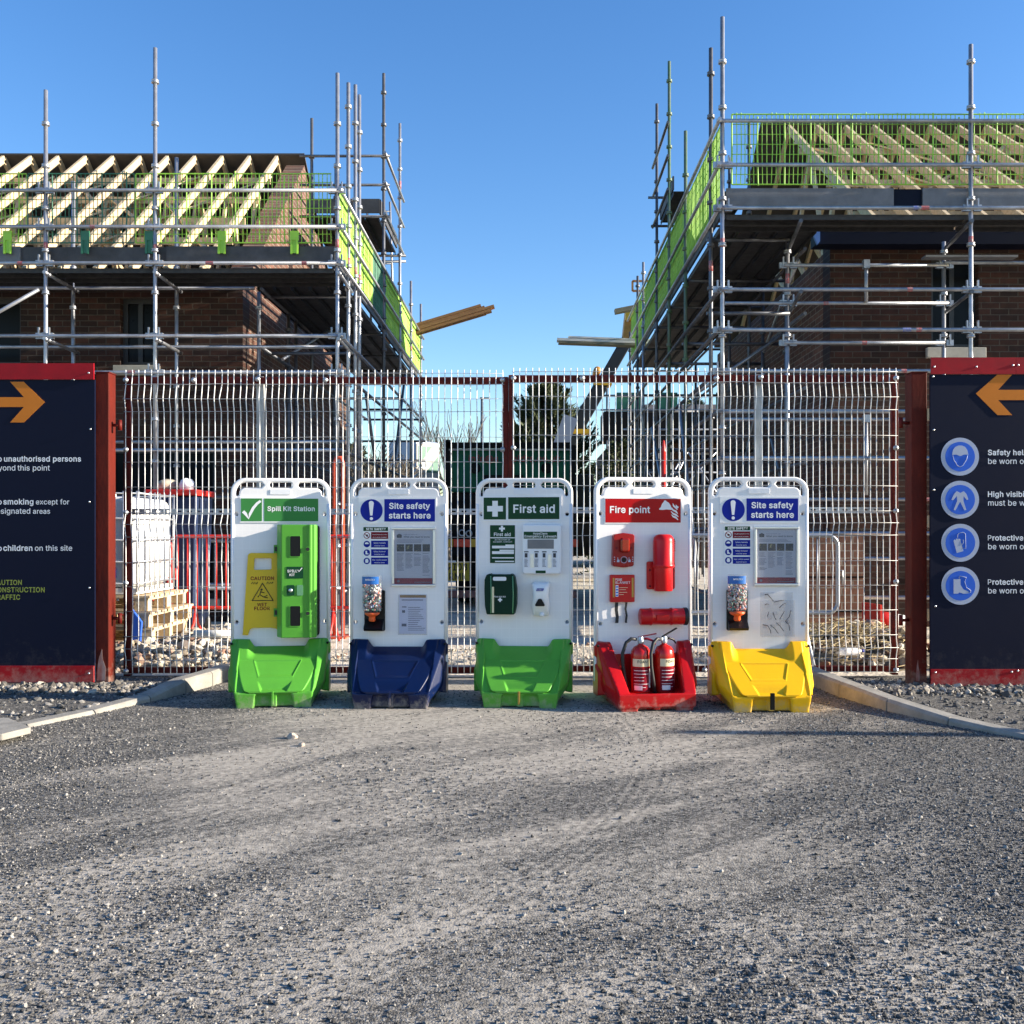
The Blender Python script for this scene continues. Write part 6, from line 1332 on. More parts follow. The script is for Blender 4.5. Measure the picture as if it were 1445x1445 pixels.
# front shell: bevelled left flank, flat face, ribbed right edge
prof = [(W0, -.045), (W0+.004, -.07), (W0+.036, -.135), (W0+.046, -.142), (W1-.055, -.142), (W1-.050, -.150), (W1-.035, -.150), (W1-.030, -.142), (W1-.012, -.140), (W1, -.125), (W1, -.052)]
mb = MB(); mb.prism(prof, .0, Hh, plane='xy'); part(cb, 'door', mb, 'cabinet_green', bevel=.009, seg=3)
def win(y0, y1):
    p = s.r(415, y1); q = s.r(483, y0); mb = MB()
    mb.prism(rrect(p[0], q[0], p[1], q[1], .012), -.1455, -.1425); f = part(cb, 'window_frame', mb, 'cabinet_green', bevel=.002)
    mb = MB(); mb.prism(rrect(p[0]+.012, q[0]-.002, p[1]+.008, q[1]-.004, .008), -.1475, -.146); part(f, 'window', mb, 'black_plastic')
win(395, 520); win(795, 918)
for yy in (473, 840):
    p = s.r(523, yy); mb = MB(); mb.prism(circ(p[0], p[1], .017, 20), -.153, -.146); mb.prism(circ(p[0], p[1], .0125, 18), -.1555, -.1535, 1); part(cb, 'lock', mb, ['cabinet_green', 'black_rubber'])
    p = s.r(333, yy); mb = MB(); mb.box(p[0]-.012, p[0]+.016, -.06, -.03, p[1]-.028, p[1]+.028); mb.box(p[0]-.006, p[0]+.012, -.064, -.06, p[1]-.016, p[1]+.016, 1); part(cb, 'hinge', mb, ['cabinet_green', 'black_rubber'])
p, q = s.r(403, 640), s.r(497, 573); mb = MB(); mb.prism(rrect(p[0], q[0], p[1], q[1], .004), -.1445, -.1425); lb = part(cb, 'label', mb, 'sign_dark_green')
mb = MB(); put_text(mb, 'SPILL', p[0]+.006, p[0]+.072, p[1]+.042, -.1455, bold=.03); put_text(mb, 'KIT', p[0]+.02, p[0]+.055, p[1]+.017, -.1455, bold=.03); stroke(mb, [(p[0]+.076, p[1]+.058), (p[0]+.083, p[1]+.045), (p[0]+.105, p[1]+.072)], [.006, .004, .006], -.1455); part(lb, 'lettering', mb, 'sign_white', fix=False)
p, q = s.r(405, 738), s.r(448, 678); mb = MB(); mb.prism(rrect(p[0], q[0], p[1], q[1], .008), -.146, -.1425); mb.lathe([(.0,-.008),(.012,-.008),(.014,0)], ((p[0]+q[0])/2, -.146, (p[1]+q[1])/2), 12, axis='y', mi=1); part(cb, 'catch', mb, ['sign_dark_green', 'alu'])
p, q = s.r(462, 738), s.r(496, 678); mb = MB(); mb.prism(rrect(p[0], q[0], p[1], q[1], .006), -.146, -.1425); part(cb, 'catch', mb, 'kit_trim')
wf = s.item('wet_floor_sign', 'yellow wet floor caution sign hung flat beside the green cabinet', 'warning sign', 245, 972, -.004)
o = filled('sheet', [[s.r(*q) for q in ((141,970),(143,960),(172,510),(178,500),(190,496),(335,497),(360,500),(372,972),(350,972),(345,950),(330,935),(300,930),(200,930),(182,940),(176,960),(172,972))], [s.r(*q) for q in ((206,590),(208,530),(214,526),(298,526),(305,532),(305,586),(300,592),(210,594))][::-1]], .018, .003, 'sheet_yellow', wf, off=-.010)
mb = MB(); Y_ = -.0205
def rt(body, x0, x1, base, bold, mi, **k): put_text(mb, body, s.r(x0, 0)[0], s.r(x1, 0)[0], s.r(0, base)[1], Y_, bold=bold, mi=mi, **k)
rt('CAUTION', 188, 320, 653, .08, 0); rt('WET', 225, 280, 804, .08, 0); rt('FLOOR', 208, 297, 827, .08, 0)
tri = [s.r(*q) for q in ((255,672),(315,772),(197,772))]; mb.tube([(a_, -.0205, b_) for a_, b_ in tri], .0052, 6, 1, closed=True)
for ln in (((247,712),(240,738),(228,752)),((240,738),(262,752),(285,757)),((246,722),(266,727)),((262,752),(282,742))): mb.tube([(s.r(*q)[0], -.0205, s.r(*q)[1]) for q in ln], .0028, 5, 1)
c_ = s.r(250, 708); mb.prism(circ(c_[0], c_[1], .007, 12), -.0215, -.020, 1)
rt('BAR CO', 192, 318, 676, .02, 1) if False else None
for ln in (((192,675),(200,665),(205,676),(212,666),(218,677),(228,664),(224,676)),((278,677),(285,664),(292,676),(300,668),(308,673),(314,664))): mb.tube([(s.r(*q)[0], -.0205, s.r(*q)[1]) for q in ln], .0022, 4, 1)
part(wf, 'print', mb, ['sign_maroon', 'print_black'], fix=False)

# ---------------- site safety stations (2 and 5)
def site_safety(i, lab, tubm, dx=0, dy=0, sc=1.0):
    s = station(i, lab, tubm); r = s.root
    T = lambda x, y: (dx+345+(x-345)*sc, dy+y)
    def pl(x0, y0, x1, y1, *a, **k): (x0, y0), (x1, y1) = T(x0, y0), T(x1, y1); return plate(s, x0, y0, x1, y1, *a, **k)
    def tx(mb, body, x0, x1, base, y, bold=.02, mi=0): return stext(mb, s, body, T(x0, 0)[0], T(x1, 0)[0], T(0, base)[1], y, bold, mi=mi)
    h = pl(124, 172, 578, 325, 'sign_white', .0005, .005, r, 'header_sign')
    pl(275, 182, 570, 313, 'sign_blue', .0055, .0065, h, 'text_field', .001)
    c = s.c(*T(200, 248)); mb = MB(); mb.prism(circ(c[0], c[1], .0775, 44), -.0065, -.0055); part(h, 'mandatory_disc', mb, 'sign_blue')
    mb = MB(); mb.prism([s.c(*T(*q)) for q in ((184,205),(188,196),(198,192),(209,196),(213,205),(205,278),(192,278))], -.0075, -.0068)
    c = s.c(*T(199, 296)); mb.prism(circ(c[0], c[1], .011, 16), -.0075, -.0068)
    tx(mb, 'Site safety', 303, 542, 238, -.0075, .05); tx(mb, 'starts here', 301, 546, 294, -.0075, .05); part(h, 'lettering', mb, 'sign_white', fix=False)
    n = pl(148, 342, 302, 570, 'sign_white', .0005, .0025, r, 'notice')
    pl(152, 345, 296, 368, 'sign_dark_green', .003, .0036, n, 'heading', .001)
    mb = MB(); tx(mb, 'SITE SAFETY', 168, 284, 363, -.0045, .03)
    for k, (y0, y1, l1_, l2_) in enumerate(((374, 414, 'Unauthorised entry to this', 'site is strictly forbidden'), (424, 464, 'Safety helmets', 'must be worn'), (474, 514, 'Safety footwear', 'must be worn'), (522, 563, 'High visibility jackets', 'must be worn'))):
        pl(197, y0, 297, y1, 'sign_maroon' if k == 0 else 'sign_blue', .003, .0036, n, 'notice_field', .001)
        ym = (y0+y1)/2; tx(mb, l1_, 204 if k in (0, 3) else 212, 290 if k in (0, 3) else 282, ym-3, -.0045, .01); tx(mb, l2_, 206 if k == 0 else 216, 288 if k == 0 else 276, ym+13, -.0045, .01)
        c = s.c(*T(172, ym)); m2 = MB(); m2.prism(circ(c[0], c[1], .0225, 24), -.0036, -.003); d_ = part(n, 'symbol_disc', m2, 'sign_maroon' if k == 0 else 'sign_blue')
        m2 = MB()
        if k == 0:
            m2.prism(circ(c[0], c[1], .0175, 20), -.0042, -.0037); m2.prism(circ(c[0]+.001, c[1], .008, 12), -.0048, -.0043, 1); stroke(m2, [(c[0]-.014, c[1]+.012), (c[0]+.013, c[1]-.013)], .005, -.0049, 2)
        elif k == 1: m2.prism([(c[0]-.014, c[1]), (c[0]-.011, c[1]+.009), (c[0], c[1]+.014), (c[0]+.011, c[1]+.009), (c[0]+.014, c[1])], -.0045, -.0037)
        elif k == 2: m2.prism([(c[0]-.009, c[1]+.013), (c[0]+.002, c[1]+.013), (c[0]+.002, c[1]-.002), (c[0]+.013, c[1]-.008), (c[0]+.013, c[1]-.012), (c[0]-.009, c[1]-.012)], -.0045, -.0037)
        else: m2.prism([(c[0]-.007, c[1]+.014), (c[0]+.007, c[1]+.014), (c[0]+.012, c[1]), (c[0]+.008, c[1]-.013), (c[0]-.008, c[1]-.013), (c[0]-.012, c[1])], -.0045, -.0037)
        part(d_, 'symbol', m2, ['sign_white', 'print_black', 'sign_maroon'])
    part(n, 'lettering', mb, 'sign_white', fix=False)
    # framed law poster
    who = 'blue' if i == 1 else 'yellow'
    fr = s.item('poster_frame', 'silver snap frame with a printed poster on the %s based station' % who, 'picture frame', *T(446, 692), y=-.002, group='poster frames on the site safety stations')
    R_ = lambda x, y: s.r(*T(x, y))
    a, b = R_(318, 692), R_(574, 345); w_ = .018
    mb = MB()
    for x0, x1, z0, z1 in ((a[0], b[0], b[1]-w_, b[1]), (a[0], b[0], a[1], a[1]+w_), (a[0], a[0]+w_, a[1]+w_+.0005, b[1]-w_-.0005), (b[0]-w_, b[0], a[1]+w_+.0005, b[1]-w_-.0005)): mb.box(x0, x1, -.016, -.001, z0, z1)
    part(fr, 'frame', mb, 'alu', bevel=.004)
    mb = MB(); mb.box(a[0]+w_, b[0]-w_, -.005, -.001, a[1]+w_, b[1]-w_); ps = part(fr, 'poster', mb, 'poster_paper')
    p, q = R_(335, 680), R_(556, 642); mb = MB(); mb.box(p[0]-.001, q[0]-.001, -.0062, -.0052, p[1]-.001, q[1]); part(ps, 'footer', mb, 'sign_maroon')
    for k in range(4):
        p, q = R_(348+50*k, 487), R_(391+50*k, 445); mb = MB(); mb.box(p[0], q[0], -.0062, -.0052, p[1], q[1]); part(ps, 'photo', mb, 'photo_dark')
    mb = MB(); p = R_(362, 396); mb.prism([(p[0]-.016, p[1]-.014), (p[0]+.016, p[1]-.014), (p[0]+.018, p[1]+.006), (p[0], p[1]+.015), (p[0]-.018, p[1]+.006)], -.0062, -.0052)
    put_text(mb, 'What you need to know', R_(387, 0)[0], R_(540, 0)[0], R_(0, 407)[1], -.0058, bold=.02); part(ps, 'heading', mb, 'print_dark', fix=False)
    mb = MB(); put_text(mb, 'Health and Safety Law', R_(387, 0)[0], R_(470, 0)[0], R_(0, 391)[1], -.0058, mi=0)
    random.seed(40+i)
    for yy in (421, 428, 435): mb.box(R_(347, 0)[0], R_(random.uniform(480, 540), 0)[0], -.0056, -.0052, R_(0, yy)[1], R_(0, yy-2.2)[1])
    for k in range(4):
        yy = 500
        while yy < (600, 590, 575, 632)[k]:
            mb.box(R_(348+50*k, 0)[0], R_(348+50*k+random.uniform(28, 43), 0)[0], -.0056, -.0052, R_(0, yy)[1], R_(0, yy-2.4)[1]); yy += 7 if random.random() < .85 else 14
    part(ps, 'small_print', mb, 'print_grey', fix=False)
    mb = MB(); p = R_(357, 660); mb.prism(circ(p[0], p[1], .009, 16), -.0072, -.0064); mb.box(R_(450, 0)[0], R_(545, 0)[0], -.0072, -.0064, R_(0, 668)[1], R_(0, 664)[1]); part(ps, 'footer_mark', mb, 'print_grey')
    mb = MB(); mb.box(a[0]+w_+.0005, b[0]-w_-.0005, -.0100, -.0092, a[1]+w_+.0005, b[1]-w_-.0005); part(fr, 'cover_sheet', mb, 'clear')
    # ear plug dispenser
    ep = s.item('earplug_dispenser', 'clear ear plug dispenser with blue label and black tray on the %s based station' % who, 'dispenser', *T(215, 950), y=-.002, group='ear plug dispensers on the stations')
    p, q = R_(160, 950), R_(280, 712); mb = MB(); mb.prism(rrect(p[0], q[0], p[1], q[1], .012), -.022, 0)
    mb.hull([(x, y, z) for x in (p[0]+.006, q[0]-.006) for y, z in ((-.075, p[1]+.006), (-.09, p[1]+.022), (-.02, p[1]+.085), (-.005, p[1]+.004))]); part(ep, 'tray', mb, 'black_plastic', bevel=.004)
    c = R_(212, 0)[0]; z0, z1 = R_(0, 836)[1], R_(0, 622)[1]; ym = -.062; rr = .068
    mb = MB(); mb.lathe([(.03, z0-.022), (rr*.8, z0-.004), (rr, z0+.02), (rr, z1-.012), (rr*.93, z1), (0, z1)], (0, 0, 0), 28); mb.v = [(c+x, ym+y*.72, z) for x, y, z in mb.v]; part(ep, 'bottle', mb, 'clear')
    P = []; S = []
    for k in range(330):
        a_ = random.uniform(0, 6.283); rad = rr*.86*math.sqrt(random.random()) if random.random() < .25 else rr*random.uniform(.74, .9); P.append((c+rad*math.cos(a_), ym+.72*rad*math.sin(a_), random.uniform(z0+.012, z1-.06))); S.append(random.uniform(.006, .009))
    pgs = stones('ear_plugs', P, S, 'plug_mat', sub=1, jit=.12, flat=1.0, parent=ep); pgs['kind'] = 'stuff'
    arc = lambda rad, a0, a1, n: [(c+rad*math.cos(R(a0+(a1-a0)*k/n)), ym+.72*rad*math.sin(R(a0+(a1-a0)*k/n))) for k in range(n+1)]
    def wrap(mbx, z_0, z_1, rad, a0, a1):
        pts = arc(rad, a0, a1, 14); n = len(pts); mbx.add([(x, y, z_0) for x, y in pts]+[(x, y, z_1) for x, y in pts], [(k, k+1, n+k+1, n+k) for k in range(n-1)], 0, True)
    mb = MB(); wrap(mb, z1-.062, z1-.010, rr+.0012, 195, 318); lbl = part(ep, 'label', mb, 'label_blue', fix=False)
    mb = MB(); put_text(mb, 'MOLDEX', c-.036, c+.030, z1-.036, ym-.72*rr-.004, bold=.03); part(lbl, 'lettering', mb, 'sign_white', fix=False)
    mb = MB(); mb.lathe([(0,-.062),(.019,-.062),(.024,-.05),(.021,-.03),(.036,-.022),(.05,-.012),(.052,-.002),(0,-.002)], (c, ym, z0-.002), 20); part(ep, 'nozzle', mb, 'nozzle_orange')
    return s, T
s, T = site_safety(1, 'white site safety station with a dark navy blue base, second in the row', 'tub_blue', dx=4, dy=1)
pk = s.item('document_pocket', 'clear pocket holding a printed sheet with a brown heading bar', 'document holder', 445, 975, -.002)
p, q = s.r(360, 972), s.r(528, 738); mb = MB(); mb.box(p[0], q[0], -.009, -.007, p[1], q[1]); mb.box(p[0], q[0], -.0068, -.0045, p[1], p[1]+.004); part(pk, 'pocket', mb, 'clear')
mb = MB(); mb.box(p[0]+.006, q[0]-.005, -.004, -.002, p[1]+.006, q[1]-.002); sh_ = part(pk, 'sheet', mb, 'sheet_paper')
p2, q2 = s.r(370, 757), s.r(522, 741); mb = MB(); mb.box(p2[0], q2[0], -.0052, -.0042, p2[1], q2[1]); part(sh_, 'heading_bar', mb, 'print_brown')
mb = MB()
put_text(mb, 'Look out for each other', s.r(380, 0)[0], s.r(505, 0)[0], s.r(0, 775)[1], -.005, bold=.02) if False else None
for k, yy in enumerate(range(768, 772, 6)): mb.box(s.r(380, 0)[0], s.r(505, 0)[0], -.005, -.0042, s.r(0, yy+5)[1], s.r(0, yy)[1])
for yy in range(812, 955, 11): mb.box(s.r(418, 0)[0], s.r(random.uniform(470, 518), 0)[0], -.005, -.0042, s.r(0, yy+3)[1], s.r(0, yy)[1])
for x0, y0, x1, y1 in ((382, 808, 408, 814), (382, 830, 400, 845), (380, 908, 408, 924)): mb.box(s.r(x0, 0)[0], s.r(x1, 0)[0], -.005, -.0042, s.r(0, y1)[1], s.r(0, y0)[1])
part(sh_, 'print', mb, 'print_grey')
s, T = site_safety(4, 'white site safety station with a yellow base, rightmost of the row', 'tub_yellow', dx=8, dy=-3, sc=1.02)
gp = s.item('glasses_pocket', 'clear wall pocket full of safety spectacles with thin black arms', 'holder', 452, 985, -.002)
p, q = s.r(362, 982), s.r(552, 726); mb = MB(); mb.box(p[0], q[0], -.050, -.048, p[1], q[1]-.05); mb.box(p[0], q[0], -.003, -.001, p[1], q[1]); mb.box(p[0], q[0], -.0478, -.0032, p[1], p[1]+.003); mb.box(p[0], p[0]+.002, -.0478, -.0032, p[1]+.0032, q[1]-.05); mb.box(q[0]-.002, q[0], -.0478, -.0032, p[1]+.0032, q[1]-.05); part(gp, 'pocket', mb, 'clear', bevel=.0008)
specs = (((388,740),(402,736),(422,758),(438,778)),((440,782),(470,775),(498,772)),((386,798),(398,792),(412,795)),((470,815),(490,795),(510,788)),((400,865),(408,838)),((432,840),(440,868),(450,885)),((470,880),(485,855),(498,832)),((505,890),(525,865),(535,828)),((370,912),(400,918),(415,945),(418,962)),((415,915),(440,935),(460,962)),((448,900),(470,920),(490,948)),((498,888),(520,912),(525,945)))
for k, ln in enumerate(specs):
    sp = thing('safety_glasses', 'clear safety spectacles with black arms in the clear pocket', 'glasses', s.world(s.bx, -.012-.003*k, s.bz), s.yaw, 'safety spectacles in the pocket')
    mb = MB(); mb.tube([(s.r(*q_)[0], 0, s.r(*q_)[1]) for q_ in ln], .0026, 6); part(sp, 'arm', mb, 'black_plastic')
    e = s.r(*ln[0]); mb = MB(); mb.prism(rrect(e[0]-.004, e[0]+.032, e[1]-.022, e[1]+.006, .009), -.0010, .0004); part(sp, 'lens', mb, 'clear')

# ---------------- 3 first aid
s = station(2, 'white first aid station with a bright green base, third in the row', 'tub_green', latch='gold_trim'); r = s.root
h = plate(s, 105, 165, 567, 312, 'sign_white', .0005, .006, r, 'header_sign')
plate(s, 113, 174, 244, 302, 'sign_dark_green', .0065, .0075, h, 'pictogram_field', .001); plate(s, 257, 172, 555, 300, 'sign_dark_green', .0065, .0075, h, 'text_field', .001)
def cross(mb, s_, cx, cy, l, t, y0, y1, rel=False):
    f = s_.r if rel else s_.c
    mb.prism([f(cx+dx_, cy+dy_) for dx_, dy_ in ((-t,-l),(t,-l),(t,-t),(l,-t),(l,t),(t,t),(t,l),(-t,l),(-t,t),(-l,t),(-l,-t),(-t,-t))], y0, y1)
mb = MB(); cross(mb, s, 180, 239, 46, 16, -.0085, -.0078); stext(mb, s, 'First aid', 287, 529, 262, -.0085, .05); part(h, 'lettering', mb, 'sign_white', fix=False)
n = plate(s, 150, 335, 296, 556, 'sign_dark_green', .0005, .0025, r, 'notice')
mb = MB(); cross(mb, s, 220, 355, 17, 6, -.0035, -.0027); stext(mb, s, 'First aid', 173, 271, 398, -.0033, .03)
mb2 = [(150, 406, 296, 411), (162, 455, 240, 470), (240, 448, 292, 470), (162, 487, 290, 503), (206, 478, 290, 486), (162, 522, 290, 529), (180, 543, 291, 550)]
for x0, y0, x1, y1 in mb2: a, b = s.c(x0, y1), s.c(x1, y0); mb.box(a[0], b[0], -.0033, -.0027, a[1], b[1])
stext(mb, s, 'IN THE EVENT OF', 178, 268, 424, -.0033, .01); stext(mb, s, 'ACCIDENT, CONTACT:', 168, 280, 436, -.0033, .01)
part(n, 'lettering', mb, 'sign_white', fix=False)
ew = s.item('eyewash_box', 'frosted white emergency eyewash box with a dark green title strip', 'eyewash station', 455, 618, -.002)
p, q = s.r(343, 618), s.r(567, 330); mb = MB(); mb.prism(rrect(p[0], q[0], p[1], q[1], .02), -.055, 0); part(ew, 'case', mb, 'white_plastic', bevel=.012, seg=3)
def iplate(par, x0, y0, x1, y1, m, t0, t1, nm, rad=.002): a, b = s.r(x0, y1), s.r(x1, y0); mb = MB(); mb.prism(rrect(a[0], b[0], a[1], b[1], rad, 3), -t1, -t0); return part(par, nm, mb, m)
tl = iplate(ew, 351, 373, 544, 413, 'sign_dark_green', .0555, .0565, 'title_strip')
mb = MB(); put_text(mb, 'HypaClens', s.r(406, 0)[0], s.r(488, 0)[0], s.r(0, 389)[1], -.0572, bold=.02); put_text(mb, 'Emergency Eyewash', s.r(356, 0)[0], s.r(540, 0)[0], s.r(0, 406)[1], -.0572, bold=.02); part(tl, 'lettering', mb, 'sign_white', fix=False)
iplate(ew, 373, 418, 525, 471, 'grey_window', .0555, .0565, 'window'); iplate(ew, 420, 597, 478, 613, 'sign_dark_green', .0555, .0565, 'badge')
for k, x in enumerate((353, 412, 457, 517)):
    st = iplate(ew, x, 486, x+27, 580, 'paper', .0555, .0562, 'instruction'); iplate(st, x, 486, x+26, 492, 'print_black', .0564, .057, 'heading', .0005); iplate(st, x+4, 497, x+20, 522, 'print_dark', .0564, .057, 'drawing', .001)
    for yy in range(530, 575, 7): iplate(st, x+2, yy, x+random.uniform(16, 24), yy+3, 'print_grey', .0564, .057, 'print', .0002)
for x in (389, 490): iplate(ew, x, 500, x+22, 580, 'alu', .0555, .058, 'clip')
fk = s.item('first_aid_kit', 'dark green zipped first aid kit with a small white cross', 'first aid kit', 220, 850, -.002)
pts = [s.r(*q_) for q_ in ((126,650),(138,620),(160,615),(170,620),(270,620),(282,615),(296,622),(303,640),(312,700),(312,790),(300,850),(138,850),(128,800),(125,720))]
mb = MB(); mb.prism(pts, -.095, 0); part(fk, 'bag', mb, 'kit_green', bevel=.016, seg=3)
for x in (163, 290):
    mb = MB(); mb.tube([(s.r(x, 0)[0], -.096, s.r(0, 628)[1]), (s.r(x+3, 0)[0], -.097, s.r(0, 740)[1]), (s.r(x, 0)[0], -.096, s.r(0, 842)[1])], .004, 6); part(fk, 'piping', mb, 'kit_trim')
iplate(fk, 170, 690, 182, 840, 'cream_label', .0955, .0965, 'zip'); iplate(fk, 176, 633, 253, 655, 'white_plastic', .0955, .0968, 'handle_slot', .008)
mb = MB(); cross(mb, s, 217, 765, 12, 4.2, -.0968, -.096, True); put_text(mb, 'First Aid Kit', s.r(182, 0)[0], s.r(250, 0)[0], s.r(0, 751)[1], -.0966, bold=.02); part(fk, 'lettering', mb, 'sign_white', fix=False)
sd_ = s.item('sanitiser_dispenser', 'white hand sanitiser dispenser with a blue logo and black sensor', 'dispenser', 449, 862, -.002)
sec = [(862, 36, .03), (855, 46, .06), (800, 54, .085), (740, 46, .11), (700, 50, .105), (675, 54, .09), (664, 44, .05)]
vs = []; fs = []; N = 20
for cy, hw_, dp in sec:
    z = s.r(0, cy)[1]; w2 = hw_/4.129/s.k
    for k in range(N): a_ = math.pi*k/(N-1); cc, ss = math.cos(a_), math.sin(a_); vs.append((math.copysign(abs(cc)**.55, cc)*w2, -dp*ss**.5, z))
for j in range(len(sec)-1):
    for k in range(N-1): fs.append((j*N+k, j*N+k+1, (j+1)*N+k+1, (j+1)*N+k))
fs.append(tuple(range(N))); fs.append(tuple((len(sec)-1)*N+k for k in range(N)))
mb = MB(); mb.add(vs, fs, 0, True); part(sd_, 'body', mb, 'sign_white')
mb = MB(); z = s.r(0, 783)[1]; c_ = s.r(447, 0)[0]; mb.hull([(c_+x, y, z0_) for x, z0_ in ((-.034, z-.012), (-.03, z-.02), (.03, z-.02), (.034, z-.012), (.01, z+.03), (-.01, z+.03)) for y in (-.112, -.09)]); part(sd_, 'sensor', mb, 'black_plastic', bevel=.004)
a, b = s.r(425, 713), s.r(470, 698); mb = MB(); mb.prism([(a[0]+.001, a[1]), (b[0]-.005, a[1]), (b[0]+.001, b[1]), (a[0]+.006, b[1])], -.1125, -.108); lg = part(sd_, 'logo', mb, 'sign_blue')
mb = MB(); put_text(mb, 'PURELL', a[0]+.007, b[0]-.005, a[1]+.0045, -.1132, bold=.02); part(lg, 'lettering', mb, 'sign_white', fix=False)
mb = MB(); p = s.r(457, 852); mb.lathe([(0,-.014),(.016,-.012),(.018,0),(.016,.014),(0,.016)], (p[0], -.062, p[1]), 14); part(sd_, 'nozzle', mb, 'sign_white')

# ---------------- 4 fire point
s = station(3, 'white fire point station with an open red base, fourth in the row', 'tub_red', open_=True); r = s.root
h = plate(s, 130, 176, 592, 326, 'sign_white', .0005, .005, r, 'header_sign')
plate(s, 136, 181, 586, 320, 'sign_red', .0055, .0065, h, 'text_field', .001)
mb = MB(); stext(mb, s, 'Fire point', 163, 402, 263, -.0075, .05)
mb.prism([s.c(*q_) for q_ in ((455,244),(458,237),(466,230),(474,209),(484,198),(486,191),(497,191),(500,196),(515,205),(526,222),(532,240),(537,246),(500,243),(478,246))], -.0075, -.0068)
for pts_ in (((538,208),(543,222),(556,232),(566,245)),((556,216),(562,226),(571,233)),((531,232),(540,247),(556,254),(568,268)),((527,254),(540,268),(556,274),(572,286)),((530,273),(540,284),(556,290),(570,304))): stroke(mb, [s.c(*q_) for q_ in pts_], [.004, .011, .014, .004], -.0075)
part(h, 'lettering', mb, 'sign_white', fix=False)
al = s.item('fire_alarm', 'red wall alarm with a dark beacon and printed hand symbols', 'alarm', 235, 578, -.002)
pts = [s.r(*q_) for q_ in ((170,565),(175,395),(182,388),(235,380),(292,388),(299,396),(295,566),(288,572),(235,580),(176,572))]
mb = MB(); mb.prism(pts, -.055, 0); part(al, 'case', mb, 'alarm_shade_red', bevel=.009, seg=3)
mb = MB(); p, q = s.r(210, 492), s.r(268, 408); mb.prism(rrect(p[0], q[0], p[1], q[1], .018), -.085, -.056); part(al, 'beacon', mb, 'lens_red', bevel=.014, seg=3)
mb = MB(); c_ = s.r(236, 535); 
for rad in (.0215, ): mb.tube([(c_[0]+rad*math.cos(R(15*k)), -.056, c_[1]+rad*math.sin(R(15*k))) for k in range(24)], .0022, 5, closed=True)
for x in (202, 268): p = s.r(x, 538); mb.prism([(p[0]-.008, p[1]-.012), (p[0]+.008, p[1]-.012), (p[0]+.009, p[1]+.004), (p[0]-.001, p[1]+.006), (p[0]-.001, p[1]+.02), (p[0]-.005, p[1]+.02), (p[0]-.005, p[1]+.003), (p[0]-.009, p[1]-.002)], -.0565, -.0552)
for x in (180, 287):
    for yy in (520, 532, 544): p = s.r(x, yy); mb.box(p[0]-.004, p[0]+.004, -.0565, -.0552, p[1]-.003, p[1]+.003)
part(al, 'symbols', mb, 'disc_grey'); mb = MB(); mb.prism(circ(c_[0], c_[1], .015, 18), -.058, -.0552); part(al, 'button', mb, 'black_plastic')
for x in (193, 278): p = s.r(x, 467); mb = MB(); mb.prism(circ(p[0], p[1], .009, 14), -.0565, -.0552); part(al, 'indicator', mb, 'sign_maroon')
cn = s.item('alarm_canister', 'upright bright red capped canister screwed to the fire point', 'canister', 464, 715, -.002)
p, q = s.r(380, 708), s.r(548, 555); mb = MB(); mb.prism(rrect(p[0], q[0], p[1], q[1]+.01, .012), -.02, 0); bp = part(cn, 'back_plate', mb, 'device_red', bevel=.004)
for x in (397, 530):
    for yy in (597, 690): t_ = s.r(x, yy); mb = MB(); mb.lathe([(0,-.026),(.006,-.026),(.008,-.021)], (t_[0], 0, t_[1]), 10, axis='y'); part(bp, 'screw', mb, 'sign_maroon')
cxx = s.r(470, 0)[0]; mb = MB(); z0, z1 = s.r(0, 716)[1], s.r(0, 580)[1]; mb.lathe([(0, z0), (.060, z0), (.064, z0+.006), (.064, z1)], (cxx-.002, -.055, 0), 32); part(cn, 'lower_body', mb, 'device_red')
z2 = s.r(0, 388)[1]; mb = MB(); mb.lathe([(.070, z1), (.074, z1+.004), (.074, z1+.018), (.0705, z1+.022), (.0705, z2-.045), (.066, z2-.022), (.052, z2-.006), (.035, z2), (0, z2)], (cxx, -.055, 0), 32); mb.box(cxx+.03, cxx+.080, -.05, -.001, z1+.024, z2-.03)
cp = part(cn, 'cap', mb, 'device_red')
mb = MB()
for k in range(6): z = z2-.05-.013*k; mb.box(cxx+.045, cxx+.083, -.057, -.0505, z, z+.005)
part(cp, 'vents', mb, 'device_red')
fb = s.item('fire_blanket', 'flat red fire blanket box with two black pull tapes', 'fire blanket', 232, 780, -.002)
p, q = s.r(160, 780), s.r(304, 622); mb = MB(); mb.prism(rrect(p[0], q[0], p[1], q[1], .006), -.035, 0); part(fb, 'case', mb, 'device_red', bevel=.004)
for x0, x1 in ((174, 184), (286, 297)): iplate(fb, x0, 640, x1, 752, 'gold_trim', .0352, .0358, 'trim')
mb = MB(); put_text(mb, 'FIRE', s.r(190, 0)[0], s.r(228, 0)[0], s.r(0, 656)[1], -.0365, bold=.03); put_text(mb, 'BLANKET', s.r(190, 0)[0], s.r(277, 0)[0], s.r(0, 674)[1], -.0365)
part(fb, 'lettering', mb, 'sign_white', fix=False)
st = iplate(fb, 190, 682, 207, 748, 'sign_white', .0352, .0358, 'instruction_strip')
for yy in (688, 704, 720, 736): iplate(st, 192, yy, 205, yy+8, 'disc_blue', .036, .0364, 'drawing', .001)
mb = MB()
for yy in (695, 707, 722, 735): a, b = s.r(212, yy+2.5), s.r(random.uniform(235, 275), yy); mb.box(a[0], b[0], -.0358, -.0352, a[1], b[1])
part(fb, 'small_print', mb, 'cream_label')
